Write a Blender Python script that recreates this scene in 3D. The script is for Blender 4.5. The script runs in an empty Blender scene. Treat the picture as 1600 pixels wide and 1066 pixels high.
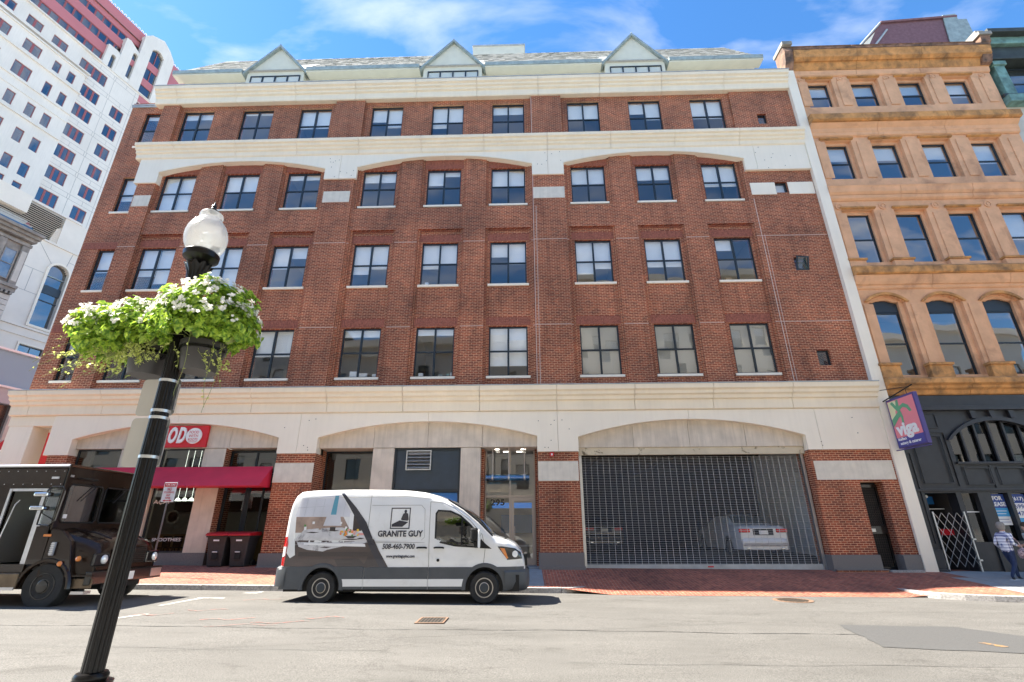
import bpy, bmesh, math, random
from mathutils import Vector, Matrix
S = bpy.context.scene
col = S.collection
random.seed(7)
rad = math.radians

# ---------------------------------------------------------------- camera
cam_data = bpy.data.cameras.new('camera')
cam = bpy.data.objects.new('camera', cam_data)
col.objects.link(cam)
P_, YW, RL = rad(21.3), rad(-1.55), rad(-0.2)
fw = Vector((math.sin(YW)*math.cos(P_), math.cos(YW)*math.cos(P_), math.sin(P_)))
r0 = Vector((math.cos(YW), -math.sin(YW), 0)); u0 = r0.cross(fw)
rv = math.cos(RL)*r0 + math.sin(RL)*u0; uv = -math.sin(RL)*r0 + math.cos(RL)*u0
m = Matrix((rv, uv, -fw)).transposed().to_4x4()
m.translation = Vector((0, 0, 1.58))
cam.matrix_world = m
cam_data.sensor_width = 36; cam_data.lens = 762/1600*36
cam_data.clip_end = 2000; cam_data.clip_start = 0.05
S.camera = cam

# ---------------------------------------------------------------- light
SUN_DIR = Vector((-0.75, 0.105, 1.0)).normalized()      # towards the sun
el = math.asin(SUN_DIR.z); az = math.atan2(SUN_DIR.x, SUN_DIR.y)
sun_d = bpy.data.lights.new('sun', 'SUN'); sun_d.energy = 5.0; sun_d.angle = rad(0.5); sun_d.color = (1, .935, .83)
sun = bpy.data.objects.new('sun', sun_d); col.objects.link(sun)
sun.rotation_euler = SUN_DIR.to_track_quat('Z', 'Y').to_euler(); sun.location = (0, 0, 60)
W = bpy.data.worlds.new('World'); S.world = W; W.use_nodes = True
wn = W.node_tree.nodes; wl = W.node_tree.links; wn.clear()
wo = wn.new('ShaderNodeOutputWorld'); bg = wn.new('ShaderNodeBackground')
sky = wn.new('ShaderNodeTexSky'); sky.sky_type = 'NISHITA'; sky.sun_disc = False
sky.sun_elevation = el; sky.sun_rotation = az; sky.air_density = 1.0; sky.dust_density = 0.1; sky.ozone_density = 3.5
bg.inputs['Strength'].default_value = 0.085
# high thin clouds, laid over the whole sky by direction
tc = wn.new('ShaderNodeTexCoord')
sep = wn.new('ShaderNodeSeparateXYZ'); wl.new(tc.outputs['Generated'], sep.inputs[0])
mx = wn.new('ShaderNodeMath'); mx.operation = 'MAXIMUM'; mx.inputs[1].default_value = 0.12; wl.new(sep.outputs['Z'], mx.inputs[0])
dx = wn.new('ShaderNodeMath'); dx.operation = 'DIVIDE'; wl.new(sep.outputs['X'], dx.inputs[0]); wl.new(mx.outputs[0], dx.inputs[1])
dy = wn.new('ShaderNodeMath'); dy.operation = 'DIVIDE'; wl.new(sep.outputs['Y'], dy.inputs[0]); wl.new(mx.outputs[0], dy.inputs[1])
cb = wn.new('ShaderNodeCombineXYZ'); wl.new(dx.outputs[0], cb.inputs[0]); wl.new(dy.outputs[0], cb.inputs[1])
mp = wn.new('ShaderNodeMapping'); mp.inputs['Location'].default_value = (1.0, 3.1, 0); mp.inputs['Rotation'].default_value = (0, 0, rad(-28)); mp.inputs['Scale'].default_value = (1.0, 1.9, 1)
wl.new(cb.outputs[0], mp.inputs[0])
nz = wn.new('ShaderNodeTexNoise'); nz.inputs['Scale'].default_value = 2.1; nz.inputs['Detail'].default_value = 9; nz.inputs['Roughness'].default_value = 0.52; nz.inputs['Distortion'].default_value = 0.35
wl.new(mp.outputs[0], nz.inputs['Vector'])
cr = wn.new('ShaderNodeValToRGB'); cr.color_ramp.elements[0].position = 0.47; cr.color_ramp.elements[1].position = 0.72
wl.new(nz.outputs['Fac'], cr.inputs[0])
cm = wn.new('ShaderNodeMath'); cm.operation = 'MULTIPLY'; cm.inputs[1].default_value = 0.68; wl.new(cr.outputs[0], cm.inputs[0])
mixs = wn.new('ShaderNodeMix'); mixs.data_type = 'RGBA'; wl.new(cm.outputs[0], mixs.inputs['Factor'])
hs_ = wn.new('ShaderNodeHueSaturation'); hs_.inputs['Saturation'].default_value = 1.22; wl.new(sky.outputs[0], hs_.inputs['Color']); wl.new(hs_.outputs[0], mixs.inputs['A']); mixs.inputs['B'].default_value = (4.2, 4.35, 4.7, 1)
wl.new(mixs.outputs['Result'], bg.inputs['Color']); wl.new(bg.outputs[0], wo.inputs[0])
S.view_settings.view_transform = 'Standard'; S.view_settings.look = 'None'
S.view_settings.gamma = 1; S.view_settings.use_curve_mapping = False
S.view_settings.exposure = 2.0
S.cycles.max_bounces = 8; S.cycles.transparent_max_bounces = 24; S.cycles.diffuse_bounces = 4; S.cycles.glossy_bounces = 4

# ---------------------------------------------------------------- materials
MATS = {}
def nodes_of(name):
    mt = bpy.data.materials.new(name); mt.use_nodes = True
    nt = mt.node_tree; b = nt.nodes['Principled BSDF']
    MATS[name] = mt
    return mt, nt, b
def ramp2(nt, fac, c0, c1, p0=0.3, p1=0.7):
    r = nt.nodes.new('ShaderNodeValToRGB')
    r.color_ramp.elements[0].position = p0; r.color_ramp.elements[1].position = p1
    r.color_ramp.elements[0].color = (*c0, 1); r.color_ramp.elements[1].color = (*c1, 1)
    nt.links.new(fac, r.inputs[0]); return r.outputs[0]
def noise(nt, vec, scale, detail=6, rough=.55, dist=0):
    n = nt.nodes.new('ShaderNodeTexNoise'); n.inputs['Scale'].default_value = scale
    n.inputs['Detail'].default_value = detail; n.inputs['Roughness'].default_value = rough; n.inputs['Distortion'].default_value = dist
    nt.links.new(vec, n.inputs['Vector']); return n.outputs['Fac']
def mapped(nt, vec, sc):
    n = nt.nodes.new('ShaderNodeMapping'); n.inputs['Scale'].default_value = sc; nt.links.new(vec, n.inputs[0]); return n.outputs[0]
def mixc(nt, fac, a, b, mode='MIX'):
    n = nt.nodes.new('ShaderNodeMix'); n.data_type = 'RGBA'; n.blend_type = mode
    if isinstance(fac, (int, float)): n.inputs['Factor'].default_value = fac
    else: nt.links.new(fac, n.inputs['Factor'])
    for k, s in (('A', a), ('B', b)):
        if isinstance(s, tuple): n.inputs[k].default_value = (*s, 1)
        else: nt.links.new(s, n.inputs[k])
    return n.outputs['Result']
def bumpn(nt, b, h, strength=.3, dist=.01):
    n = nt.nodes.new('ShaderNodeBump'); n.inputs['Strength'].default_value = strength; n.inputs['Distance'].default_value = dist
    nt.links.new(h, n.inputs['Height']); nt.links.new(n.outputs[0], b.inputs['Normal'])
def mul(c, k): return tuple(min(1, x*k) for x in c)
def M(name, base, rough=.6, metal=0, var=.0, scale=3, bump=0, bscale=40, coat=0, streak=0, emit=None, world=True, dirt=None, dscale=1.3, dp=(.5, .75), rvar=0):
    """general weathered material: colour noise, vertical rain streaks, blotches of another colour, fine relief"""
    mt, nt, b = nodes_of(name)
    if name in ('pole_black', 'black_matt', 'truck_brown'): b.inputs['Specular IOR Level'].default_value = .25
    b.inputs['Base Color'].default_value = (*base, 1); b.inputs['Roughness'].default_value = rough
    b.inputs['Metallic'].default_value = metal; b.inputs['Coat Weight'].default_value = coat; b.inputs['Coat Roughness'].default_value = .04
    if world: vec = nt.nodes.new('ShaderNodeNewGeometry').outputs['Position']
    else: vec = nt.nodes.new('ShaderNodeTexCoord').outputs['Object']
    c = None
    if var:
        c = ramp2(nt, noise(nt, vec, scale), mul(base, 1-var), mul(base, 1+var))
    if streak:
        s = noise(nt, mapped(nt, vec, (5, 5, .35)), 1.6, 5, .6)
        c = mixc(nt, ramp2(nt, s, (0, 0, 0), (streak,)*3, .45, .8), c if c else base, mul(base, .55))
    if dirt:
        d = noise(nt, vec, dscale, 9, .65, .4)
        c = mixc(nt, ramp2(nt, d, (0, 0, 0), (1, 1, 1), *dp), c if c else base, dirt)
    if c: nt.links.new(c, b.inputs['Base Color'])
    if rvar:
        r = nt.nodes.new('ShaderNodeMapRange'); nt.links.new(noise(nt, vec, scale*2), r.inputs[0])
        r.inputs[1].default_value = .3; r.inputs[2].default_value = .7; r.inputs[3].default_value = max(.02, rough-rvar); r.inputs[4].default_value = rough+rvar
        nt.links.new(r.outputs[0], b.inputs['Roughness'])
    if bump: bumpn(nt, b, noise(nt, vec, bscale, 4), bump)
    if emit: b.inputs['Emission Color'].default_value = (*emit[0], 1); b.inputs['Emission Strength'].default_value = emit[1]
    return mt
def brick_mat(name, c1, c2, mortar, bw=.21, bh=.0722, ms=.011, floor=False, herring=0):
    mt, nt, b = nodes_of(name)
    pos = nt.nodes.new('ShaderNodeNewGeometry').outputs['Position']
    s = nt.nodes.new('ShaderNodeSeparateXYZ'); nt.links.new(pos, s.inputs[0])
    c = nt.nodes.new('ShaderNodeCombineXYZ')
    if floor:
        nt.links.new(s.outputs['X'], c.inputs[0]); nt.links.new(s.outputs['Y'], c.inputs[1])
    else:
        a = nt.nodes.new('ShaderNodeMath'); a.operation = 'ADD'; nt.links.new(s.outputs['X'], a.inputs[0]); nt.links.new(s.outputs['Y'], a.inputs[1])
        nt.links.new(a.outputs[0], c.inputs[0]); nt.links.new(s.outputs['Z'], c.inputs[1])
    vec = c.outputs[0]
    if floor: 
        mpp = nt.nodes.new('ShaderNodeMapping'); mpp.inputs['Rotation'].default_value = (0, 0, rad(herring)); nt.links.new(vec, mpp.inputs[0]); vec = mpp.outputs[0]
    t = nt.nodes.new('ShaderNodeTexBrick'); nt.links.new(vec, t.inputs['Vector'])
    t.inputs['Scale'].default_value = 1; t.inputs['Brick Width'].default_value = bw; t.inputs['Row Height'].default_value = bh
    t.inputs['Mortar Size'].default_value = ms; t.inputs['Mortar Smooth'].default_value = .15
    t.inputs['Color1'].default_value = (*c1, 1); t.inputs['Color2'].default_value = (*c2, 1); t.inputs['Mortar'].default_value = (*mortar, 1)
    big = ramp2(nt, noise(nt, pos, .45, 5, .6), (.66, .66, .67), (1.28, 1.2, 1.14), .32, .68)
    fine = ramp2(nt, noise(nt, mapped(nt, pos, (1, 1, 3)), 9, 5, .7), (.66, .63, .62), (1.36, 1.3, 1.25), .3, .7)
    strk = ramp2(nt, noise(nt, mapped(nt, pos, (1.6, 1.6, .16)), 2.0, 6, .65), (1, 1, 1), (.66, .64, .64), .5, .74)
    o = mixc(nt, 1, t.outputs['Color'], big, 'MULTIPLY'); o = mixc(nt, 1, o, fine, 'MULTIPLY'); o = mixc(nt, 1, o, strk, 'MULTIPLY')
    nt.links.new(o, b.inputs['Base Color']); b.inputs['Roughness'].default_value = .85
    inv = nt.nodes.new('ShaderNodeMath'); inv.operation = 'SUBTRACT'; inv.inputs[0].default_value = 1; nt.links.new(t.outputs['Fac'], inv.inputs[1])
    bumpn(nt, b, inv.outputs[0], .8, .008)
    return mt
brick_mat('brick', (.35, .086, .036), (.165, .037, .020), (.60, .37, .23), ms=.0095)
brick_mat('paver', (.40, .125, .075), (.25, .07, .048), (.36, .24, .17), .21, .105, .008, True, 90)
M('soldier_brick', (.30, .10, .065), .85, var=.35, scale=14, bump=.2)
M('cream_panel', (.86, .775, .635), .7, var=.035, scale=.8, bump=.08, bscale=90, streak=.10)
M('cream_cornice', (.83, .73, .565), .7, var=.045, scale=1.2, bump=.08, bscale=90, streak=.12)
M('stone_panel', (.68, .62, .52), .8, var=.08, scale=4, bump=.15, streak=.3)
M('concrete', (.62, .54, .44), .85, var=.12, scale=2, bump=.2, streak=.55)
M('beige_beam', (.58, .50, .36), .7, var=.1, scale=2, dirt=(.16, .13, .08), dscale=3, dp=(.6, .66))
M('granite', (.17, .155, .145), .6, var=.3, scale=60, bump=.1)
M('flashing', (.42, .44, .44), .5, metal=.3, var=.15, scale=3)
M('sealant', (.62, .52, .46), .7)
M('joint_dark', (.09, .08, .07), .9)
M('window_frame', (.012, .02, .026), .38)
M('blind', (.84, .83, .80), .8, var=.04, scale=2)
M('slat_blind', (.55, .54, .51), .7)
M('interior', (.42, .40, .37), .9)
M('interior_white', (.68, .70, .68), .9, var=.05)
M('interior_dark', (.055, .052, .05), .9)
M('ceiling_tile', (.62, .61, .58), .9)
M('lamp_glow', (.9, .85, .7), .5, emit=((1, .93, .8), 1.8))
M('copper_patina', (.30, .355, .345), .6, metal=.3, var=.22, scale=3.5)
M('stucco', (.60, .595, .50), .9, var=.05, scale=2, bump=.1)
M('shingle', (.37, .37, .345), .9, var=.12, scale=9, bump=.3, bscale=25)
M('asphalt_patch', (.070, .069, .067), .9, var=.12, scale=30, bump=.4, bscale=160)
M('kerb_granite', (.34, .32, .30), .8, var=.35, scale=22, bump=.6, bscale=30)
M('flag_concrete', (.27, .275, .275), .85, var=.08, scale=5, bump=.15)
M('slab_blue', (.22, .25, .27), .75, var=.12, scale=5, bump=.15)
M('iron', (.10, .085, .07), .65, metal=.5, var=.35, scale=30)
M('iron_rust', (.21, .13, .085), .8, metal=.2, var=.4, scale=30)
M('black_gloss', (.012, .012, .012), .22, coat=.5)
M('black_matt', (.02, .02, .02), .6)
M('blue_black', (.028, .045, .062), .4, var=.15)
M('store_black', (.022, .023, .027), .42, var=.25, scale=3)
M('white_line', (.55, .54, .52), .8, dirt=(.2, .19, .175), dscale=9, dp=(.45, .6))
M('red_spray', (.40, .13, .10), .9, dirt=(.21, .18, .16), dscale=10, dp=(.42, .55))
M('galvanised', (.55, .56, .56), .35, metal=.85, var=.08, scale=8)
M('grille_metal', (.55, .55, .53), .42, metal=.25)
M('awning', (.60, .02, .055), .7, var=.12, scale=1.2)
M('sign_red', (.60, .008, .02), .4)
M('sign_white', (.82, .82, .80), .4)
M('bin_black', (.028, .028, .03), .5, var=.2, scale=10)
M('bin_red', (.45, .012, .02), .38)
M('door_frame_champagne', (.42, .37, .32), .4, metal=.4)
M('blue_glow', (.05, .25, .45), .15, coat=.5)
M('blue_panel', (.02, .16, .45), .35)
M('tan_wood', (.35, .2, .09), .6)
M('tower_concrete', (.74, .69, .62), .8, var=.06, scale=.25, bump=.08, streak=.2)
M('tower_pink', (.50, .17, .18), .55, var=.05, scale=.3)
M('tower_frame', (.30, .085, .09), .5)
M('podium_stone', (.78, .71, .61), .8, var=.05, scale=.7)
M('old_stone', (.26, .245, .215), .85, var=.3, scale=2, bump=.3, bscale=12)
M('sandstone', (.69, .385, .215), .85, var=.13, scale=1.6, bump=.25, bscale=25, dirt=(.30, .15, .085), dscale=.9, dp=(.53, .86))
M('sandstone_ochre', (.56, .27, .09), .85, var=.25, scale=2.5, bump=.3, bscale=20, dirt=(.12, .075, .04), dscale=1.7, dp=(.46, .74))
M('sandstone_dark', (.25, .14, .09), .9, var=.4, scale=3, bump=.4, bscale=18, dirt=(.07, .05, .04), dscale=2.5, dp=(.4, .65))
M('green_copper', (.13, .24, .21), .6, var=.45, scale=3)
M('green_black', (.035, .045, .042), .6, var=.3, scale=3)
M('pale_stone', (.52, .50, .44), .8, var=.1, scale=2)
M('purple_slate', (.17, .085, .10), .8, var=.2, scale=5, bump=.3)
M('grey_modern', (.42, .43, .45), .85, var=.05, scale=1)
M('red_canvas', (.38, .01, .02), .6)
M('blue_ink', (.02, .06, .28), .5)
M('blue_light', (.05, .33, .62), .5)
M('purple_paint', (.075, .055, .21), .5)
M('purple_ink', (.06, .06, .28), .5)
M('pink_paint', (.78, .23, .27), .5)
M('pale_yellow', (.72, .70, .42), .5)
M('leaf_paint', (.12, .36, .20), .5)
M('joint_grey', (.34, .33, .32), .9)
M('spandrel_blue', (.27, .40, .48), .85)
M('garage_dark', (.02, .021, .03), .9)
M('tar', (.05, .048, .045), .7, var=.3, scale=20)
M('ochre_paint', (.30, .16, .05), .8, dirt=(.12, .1, .08), dscale=14, dp=(.45, .55))
M('blue_band', (.02, .2, .7), .4, emit=((.03, .25, .8), .12))  # faintly glowing blue, stands in for sky mirrored in the entrance glass
M('soil', (.03, .02, .015), .95)
M('stem', (.22, .25, .07), .7)
M('rubber', (.02, .02, .02), .85, var=.2, scale=20)

def glass_mat(name, tint=(.93, .95, .95), refl=.09, base_refl=.12, rough=.01, wav=.0):
    mt, nt, b = nodes_of(name); nt.nodes.remove(b)
    out = nt.nodes['Material Output']
    tr = nt.nodes.new('ShaderNodeBsdfTransparent'); tr.inputs[0].default_value = (*tint, 1)
    gl = nt.nodes.new('ShaderNodeBsdfGlossy'); gl.inputs['Roughness'].default_value = rough
    fr = nt.nodes.new('ShaderNodeFresnel'); fr.inputs['IOR'].default_value = 1.6
    a = nt.nodes.new('ShaderNodeMath'); a.operation = 'MULTIPLY_ADD'; a.inputs[1].default_value = 1.2; a.inputs[2].default_value = base_refl
    nt.links.new(fr.outputs[0], a.inputs[0]); a.use_clamp = True
    ge = nt.nodes.new('ShaderNodeNewGeometry'); fb = nt.nodes.new('ShaderNodeMath'); fb.operation = 'SUBTRACT'; fb.inputs[0].default_value = 1; nt.links.new(ge.outputs['Backfacing'], fb.inputs[1])
    a2 = nt.nodes.new('ShaderNodeMath'); a2.operation = 'MULTIPLY'; nt.links.new(a.outputs[0], a2.inputs[0]); nt.links.new(fb.outputs[0], a2.inputs[1])
    mx_ = nt.nodes.new('ShaderNodeMixShader'); nt.links.new(a2.outputs[0], mx_.inputs[0])
    nt.links.new(tr.outputs[0], mx_.inputs[1]); nt.links.new(gl.outputs[0], mx_.inputs[2]); nt.links.new(mx_.outputs[0], out.inputs[0])
    if wav:
        pos = nt.nodes.new('ShaderNodeNewGeometry').outputs['Position']
        bn = nt.nodes.new('ShaderNodeBump'); bn.inputs['Strength'].default_value = wav; bn.inputs['Distance'].default_value = .02
        nt.links.new(noise(nt, pos, .9, 1, .4, .3), bn.inputs['Height'])
        nt.links.new(bn.outputs[0], gl.inputs['Normal']); nt.links.new(bn.outputs[0], fr.inputs['Normal'])
    return mt
glass_mat('glass', base_refl=.10, wav=.0)
glass_mat('glass_old', (.7, .76, .8), base_refl=.2, wav=.25)
glass_mat('glass_tower', (.25, .33, .4), base_refl=.24)
glass_mat('glass_dark', (.30, .36, .36), base_refl=.05)
glass_mat('glass_van', (.22, .26, .26), base_refl=.08)
glass_mat('glass_truck', (.7, .76, .74), base_refl=.22)
glass_mat('glass_blue', (.35, .72, .95), base_refl=.1, rough=.15)

# road: bleached asphalt with wear, tyre lines and cracks
mt, nt, b = nodes_of('road')
pos = nt.nodes.new('ShaderNodeNewGeometry').outputs['Position']
c_ = ramp2(nt, noise(nt, pos, 62, 4, .85), (.038, .037, .034), (.172, .165, .153), .34, .64)
w_ = ramp2(nt, noise(nt, mapped(nt, pos, (.35, 1.0, 1)), .9, 7, .68), (.80, .79, .77), (1.14, 1.13, 1.11), .3, .7)
c_ = mixc(nt, 1, c_, w_, 'MULTIPLY')
st = ramp2(nt, noise(nt, mapped(nt, pos, (.5, 1, 1)), 1.9, 10, .72, .6), (1, 1, 1), (.62, .61, .59), .55, .72)
c_ = mixc(nt, 1, c_, st, 'MULTIPLY')
vo = nt.nodes.new('ShaderNodeTexVoronoi'); vo.feature = 'DISTANCE_TO_EDGE'; vo.inputs['Scale'].default_value = .33
dn = noise(nt, pos, 1.4, 8, .7)
vm = nt.nodes.new('ShaderNodeVectorMath'); vm.operation = 'MULTIPLY_ADD'; vm.inputs[1].default_value = (1, 1, 1)
cx = nt.nodes.new('ShaderNodeCombineXYZ'); nt.links.new(dn, cx.inputs[0]); nt.links.new(dn, cx.inputs[1])
nt.links.new(mapped(nt, pos, (.35, 1, 1)), vm.inputs[0]); nt.links.new(cx.outputs[0], vm.inputs[2]); nt.links.new(vm.outputs[0], vo.inputs['Vector'])
crk = ramp2(nt, vo.outputs['Distance'], (.72, .71, .7), (1, 1, 1), .0, .006)
c_ = mixc(nt, 1, c_, crk, 'MULTIPLY')
nt.links.new(c_, b.inputs['Base Color']); b.inputs['Roughness'].default_value = .9
bumpn(nt, b, noise(nt, pos, 150, 3, .7), .5, .006)

# leaves and petals
def leaf_mat(name, c0, c1, trans=.5):
    mt, nt, b = nodes_of(name); out = nt.nodes['Material Output']
    pos = nt.nodes.new('ShaderNodeNewGeometry').outputs['Position']
    c = ramp2(nt, noise(nt, pos, 38, 2, .5), c0, c1, .35, .65)
    nt.links.new(c, b.inputs['Base Color']); b.inputs['Roughness'].default_value = .45
    t = nt.nodes.new('ShaderNodeBsdfTranslucent'); nt.links.new(c, t.inputs[0])
    x = nt.nodes.new('ShaderNodeMixShader'); x.inputs[0].default_value = trans
    nt.links.new(b.outputs[0], x.inputs[1]); nt.links.new(t.outputs[0], x.inputs[2]); nt.links.new(x.outputs[0], out.inputs[0])
leaf_mat('leaf', (.08, .20, .02), (.50, .66, .08), .5)
leaf_mat('vine_leaf', (.42, .50, .09), (.72, .74, .26), .5)
leaf_mat('petal', (.82, .80, .74), (.92, .90, .84), .35)

# ---------------------------------------------------------------- mesh builder
class MB:
    def __init__(s): s.v = []; s.f = []
    def add(s, vs, fs):
        o = len(s.v); s.v += [tuple(p) for p in vs]; s.f += [tuple(i+o for i in f) for f in fs]
    def box(s, x0, x1, y0, y1, z0, z1):
        s.add([(x0,y0,z0),(x1,y0,z0),(x1,y1,z0),(x0,y1,z0),(x0,y0,z1),(x1,y0,z1),(x1,y1,z1),(x0,y1,z1)],
              [(0,3,2,1),(4,5,6,7),(0,1,5,4),(1,2,6,5),(2,3,7,6),(3,0,4,7)]); return s
    def prism(s, pts, a, b_, axis='y'):
        n = len(pts)
        if axis == 'y': f = lambda p, t: (p[0], t, p[1])
        elif axis == 'x': f = lambda p, t: (t, p[0], p[1])
        else: f = lambda p, t: (p[0], p[1], t)
        vs = [f(p, a) for p in pts] + [f(p, b_) for p in pts]
        fs = [tuple(range(n)), tuple(range(2*n-1, n-1, -1))] + [(i, i+n, (i+1) % n+n, (i+1) % n) for i in range(n)]
        s.add(vs, fs); return s
    def cyl(s, p0, p1, r0, r1=None, n=12, caps=True):
        r1 = r0 if r1 is None else r1
        p0, p1 = Vector(p0), Vector(p1); d = (p1-p0).normalized()
        a = d.orthogonal().normalized(); c = d.cross(a)
        vs = []
        for p, r in ((p0, r0), (p1, r1)):
            for i in range(n):
                t = 2*math.pi*i/n; vs.append(p + a*math.cos(t)*r + c*math.sin(t)*r)
        fs = [(i, (i+1) % n, (i+1) % n+n, i+n) for i in range(n)]
        if caps: fs += [tuple(range(n-1, -1, -1)), tuple(range(n, 2*n))]
        s.add(vs, fs); return s
    def tube(s, pts, r, n=6):
        pts = [Vector(p) for p in pts]; vs = []; N = len(pts)
        up = Vector((0.13, .2, 1)).normalized()
        for i, p in enumerate(pts):
            d = (pts[min(i+1, N-1)] - pts[max(i-1, 0)]).normalized()
            a = d.cross(up); a = a.normalized() if a.length > 1e-4 else d.orthogonal().normalized()
            c = d.cross(a); rr = r[i] if isinstance(r, (list, tuple)) else r
            vs += [p + a*math.cos(2*math.pi*k/n)*rr + c*math.sin(2*math.pi*k/n)*rr for k in range(n)]
        fs = [(i*n+k, i*n+(k+1) % n, (i+1)*n+(k+1) % n, (i+1)*n+k) for i in range(N-1) for k in range(n)]
        fs += [tuple(range(n-1, -1, -1)), tuple(range((N-1)*n, N*n))]
        s.add(vs, fs); return s
    def lathe(s, prof, c, n=24, axis='z', flute=0):
        vs = []; K = len(prof)
        for r, z in prof:
            for i in range(n):
                t = 2*math.pi*i/n; rr = r*(1 - (flute if i % 2 else 0))
                if axis == 'z': vs.append((c[0]+rr*math.cos(t), c[1]+rr*math.sin(t), c[2]+z))
                elif axis == 'y': vs.append((c[0]+rr*math.cos(t), c[1]+z, c[2]+rr*math.sin(t)))
                else: vs.append((c[0]+z, c[1]+rr*math.cos(t), c[2]+rr*math.sin(t)))
        fs = [(j*n+i, j*n+(i+1) % n, (j+1)*n+(i+1) % n, (j+1)*n+i) for j in range(K-1) for i in range(n)]
        fs += [tuple(range(n-1, -1, -1)), tuple(range((K-1)*n, K*n))]
        s.add(vs, fs); return s
    def grid(s, rows):
        n = len(rows[0]); vs = [p for r in rows for p in r]
        fs = [(j*n+i, j*n+i+1, (j+1)*n+i+1, (j+1)*n+i) for j in range(len(rows)-1) for i in range(n-1)]
        s.add(vs, fs); return s

def linked_base(o):
    L = Vector((0, 0, 0)); p = o
    while p is not None: L += Vector(p.location); p = p.parent
    return L
def build(name, mb, mat, parent=None, local=False, loc=None, smooth=False, kind=None, label=None, bevel=0, recalc=True):
    """link a mesh builder as one object; world coordinates are made relative to the parent unless local"""
    if isinstance(mb, MB):
        base = Vector((0, 0, 0))
        if parent is not None and not local: base = linked_base(parent)
        me = bpy.data.meshes.new(name)
        me.from_pydata([(p[0]-base.x, p[1]-base.y, p[2]-base.z) for p in mb.v], [], mb.f)
        if recalc:
            bm = bmesh.new(); bm.from_mesh(me); bmesh.ops.recalc_face_normals(bm, faces=bm.faces); bm.to_mesh(me); bm.free()
        if smooth:
            me.polygons.foreach_set('use_smooth', [True]*len(me.polygons)); me.set_sharp_from_angle(angle=rad(38))
        for mm in (mat if isinstance(mat, (list, tuple)) else [mat]): me.materials.append(MATS[mm])
    else: me = mb
    o = bpy.data.objects.new(name, me); col.objects.link(o)
    if parent is not None: o.parent = parent
    if loc is not None: o.location = loc
    if kind: o['kind'] = kind
    if label: o['label'] = label
    if bevel:
        md = o.modifiers.new('bevel', 'BEVEL'); md.width = bevel; md.segments = 2; md.limit_method = 'ANGLE'; md.angle_limit = rad(40)
    return o
def inst(src, parent, loc, rot=None, scale=None):
    """copy a part and its sub-parts, sharing mesh data"""
    o = src.copy(); col.objects.link(o); o.parent = parent; o.location = loc
    if rot: o.rotation_euler = rot
    if scale: o.scale = scale
    for ch in list(src.children):
        c = ch.copy(); col.objects.link(c); c.parent = o
    return o
def copy_tree(o, parent=None):
    c = o.copy(); col.objects.link(c); c.parent = parent
    for ch in list(o.children): copy_tree(ch, c)
    return c
def thing(name, label, cat, loc=(0, 0, 0), rz=0, group=None):
    o = bpy.data.objects.new(name, None); col.objects.link(o); o.location = loc; o.rotation_euler = (0, 0, rz)
    o.empty_display_size = .3
    o['label'] = label; o['category'] = cat
    if group: o['group'] = group
    return o
def tag(o, label, cat, group=None):
    o['label'] = label; o['category'] = cat
    if group: o['group'] = group
    return o
def text_mesh(txt, size, depth=.004, align='CENTER', bold=0, shear=0):
    cu = bpy.data.curves.new('t', 'FONT'); cu.body = txt; cu.size = size; cu.extrude = depth/2; cu.align_x = align; cu.offset = bold; cu.shear = shear
    cu.resolution_u = 3; cu.align_y = 'CENTER'
    o = bpy.data.objects.new('t', cu); col.objects.link(o)
    dg = bpy.context.evaluated_depsgraph_get(); dg.update()
    me = bpy.data.meshes.new_from_object(o.evaluated_get(dg)); bpy.data.objects.remove(o)
    return me
def text(name, txt, size, mat, parent, loc, rot=(math.pi/2, 0, 0), width=None, depth=.004, align='CENTER', bold=0, shear=0):
    """loc in the parent's own coordinates (world minus base for unrotated parents)"""
    me = text_mesh(txt, size, depth, align, bold, shear); me.materials.clear(); me.materials.append(MATS[mat])
    o = bpy.data.objects.new(name, me); col.objects.link(o); o.parent = parent
    o.location = Vector(loc) - (linked_base(parent) if parent else Vector((0, 0, 0))); o.rotation_euler = rot
    if width:
        w = max(v.co.x for v in me.vertices)-min(v.co.x for v in me.vertices); k = width/w
        for v in me.vertices: v.co.x *= k
    return o
def arc(x0, x1, zs, zc, n=16):
    """points of a segmental arch from (x0,zs) over the crown zc to (x1,zs)"""
    h = (x1-x0)/2; rise = zc-zs; R = (h*h+rise*rise)/(2*rise); cx = (x0+x1)/2; cz = zc-R
    a = math.asin(h/R)
    return [(cx+R*math.sin(-a+2*a*i/n), cz+R*math.cos(-a+2*a*i/n)) for i in range(n+1)]
def arcz(x, x0, x1, zs, zc):
    h = (x1-x0)/2; rise = zc-zs; R = (h*h+rise*rise)/(2*rise); cx = (x0+x1)/2
    d = abs(x-cx)
    return zs if d >= h else zc-R+math.sqrt(R*R-d*d)
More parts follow.
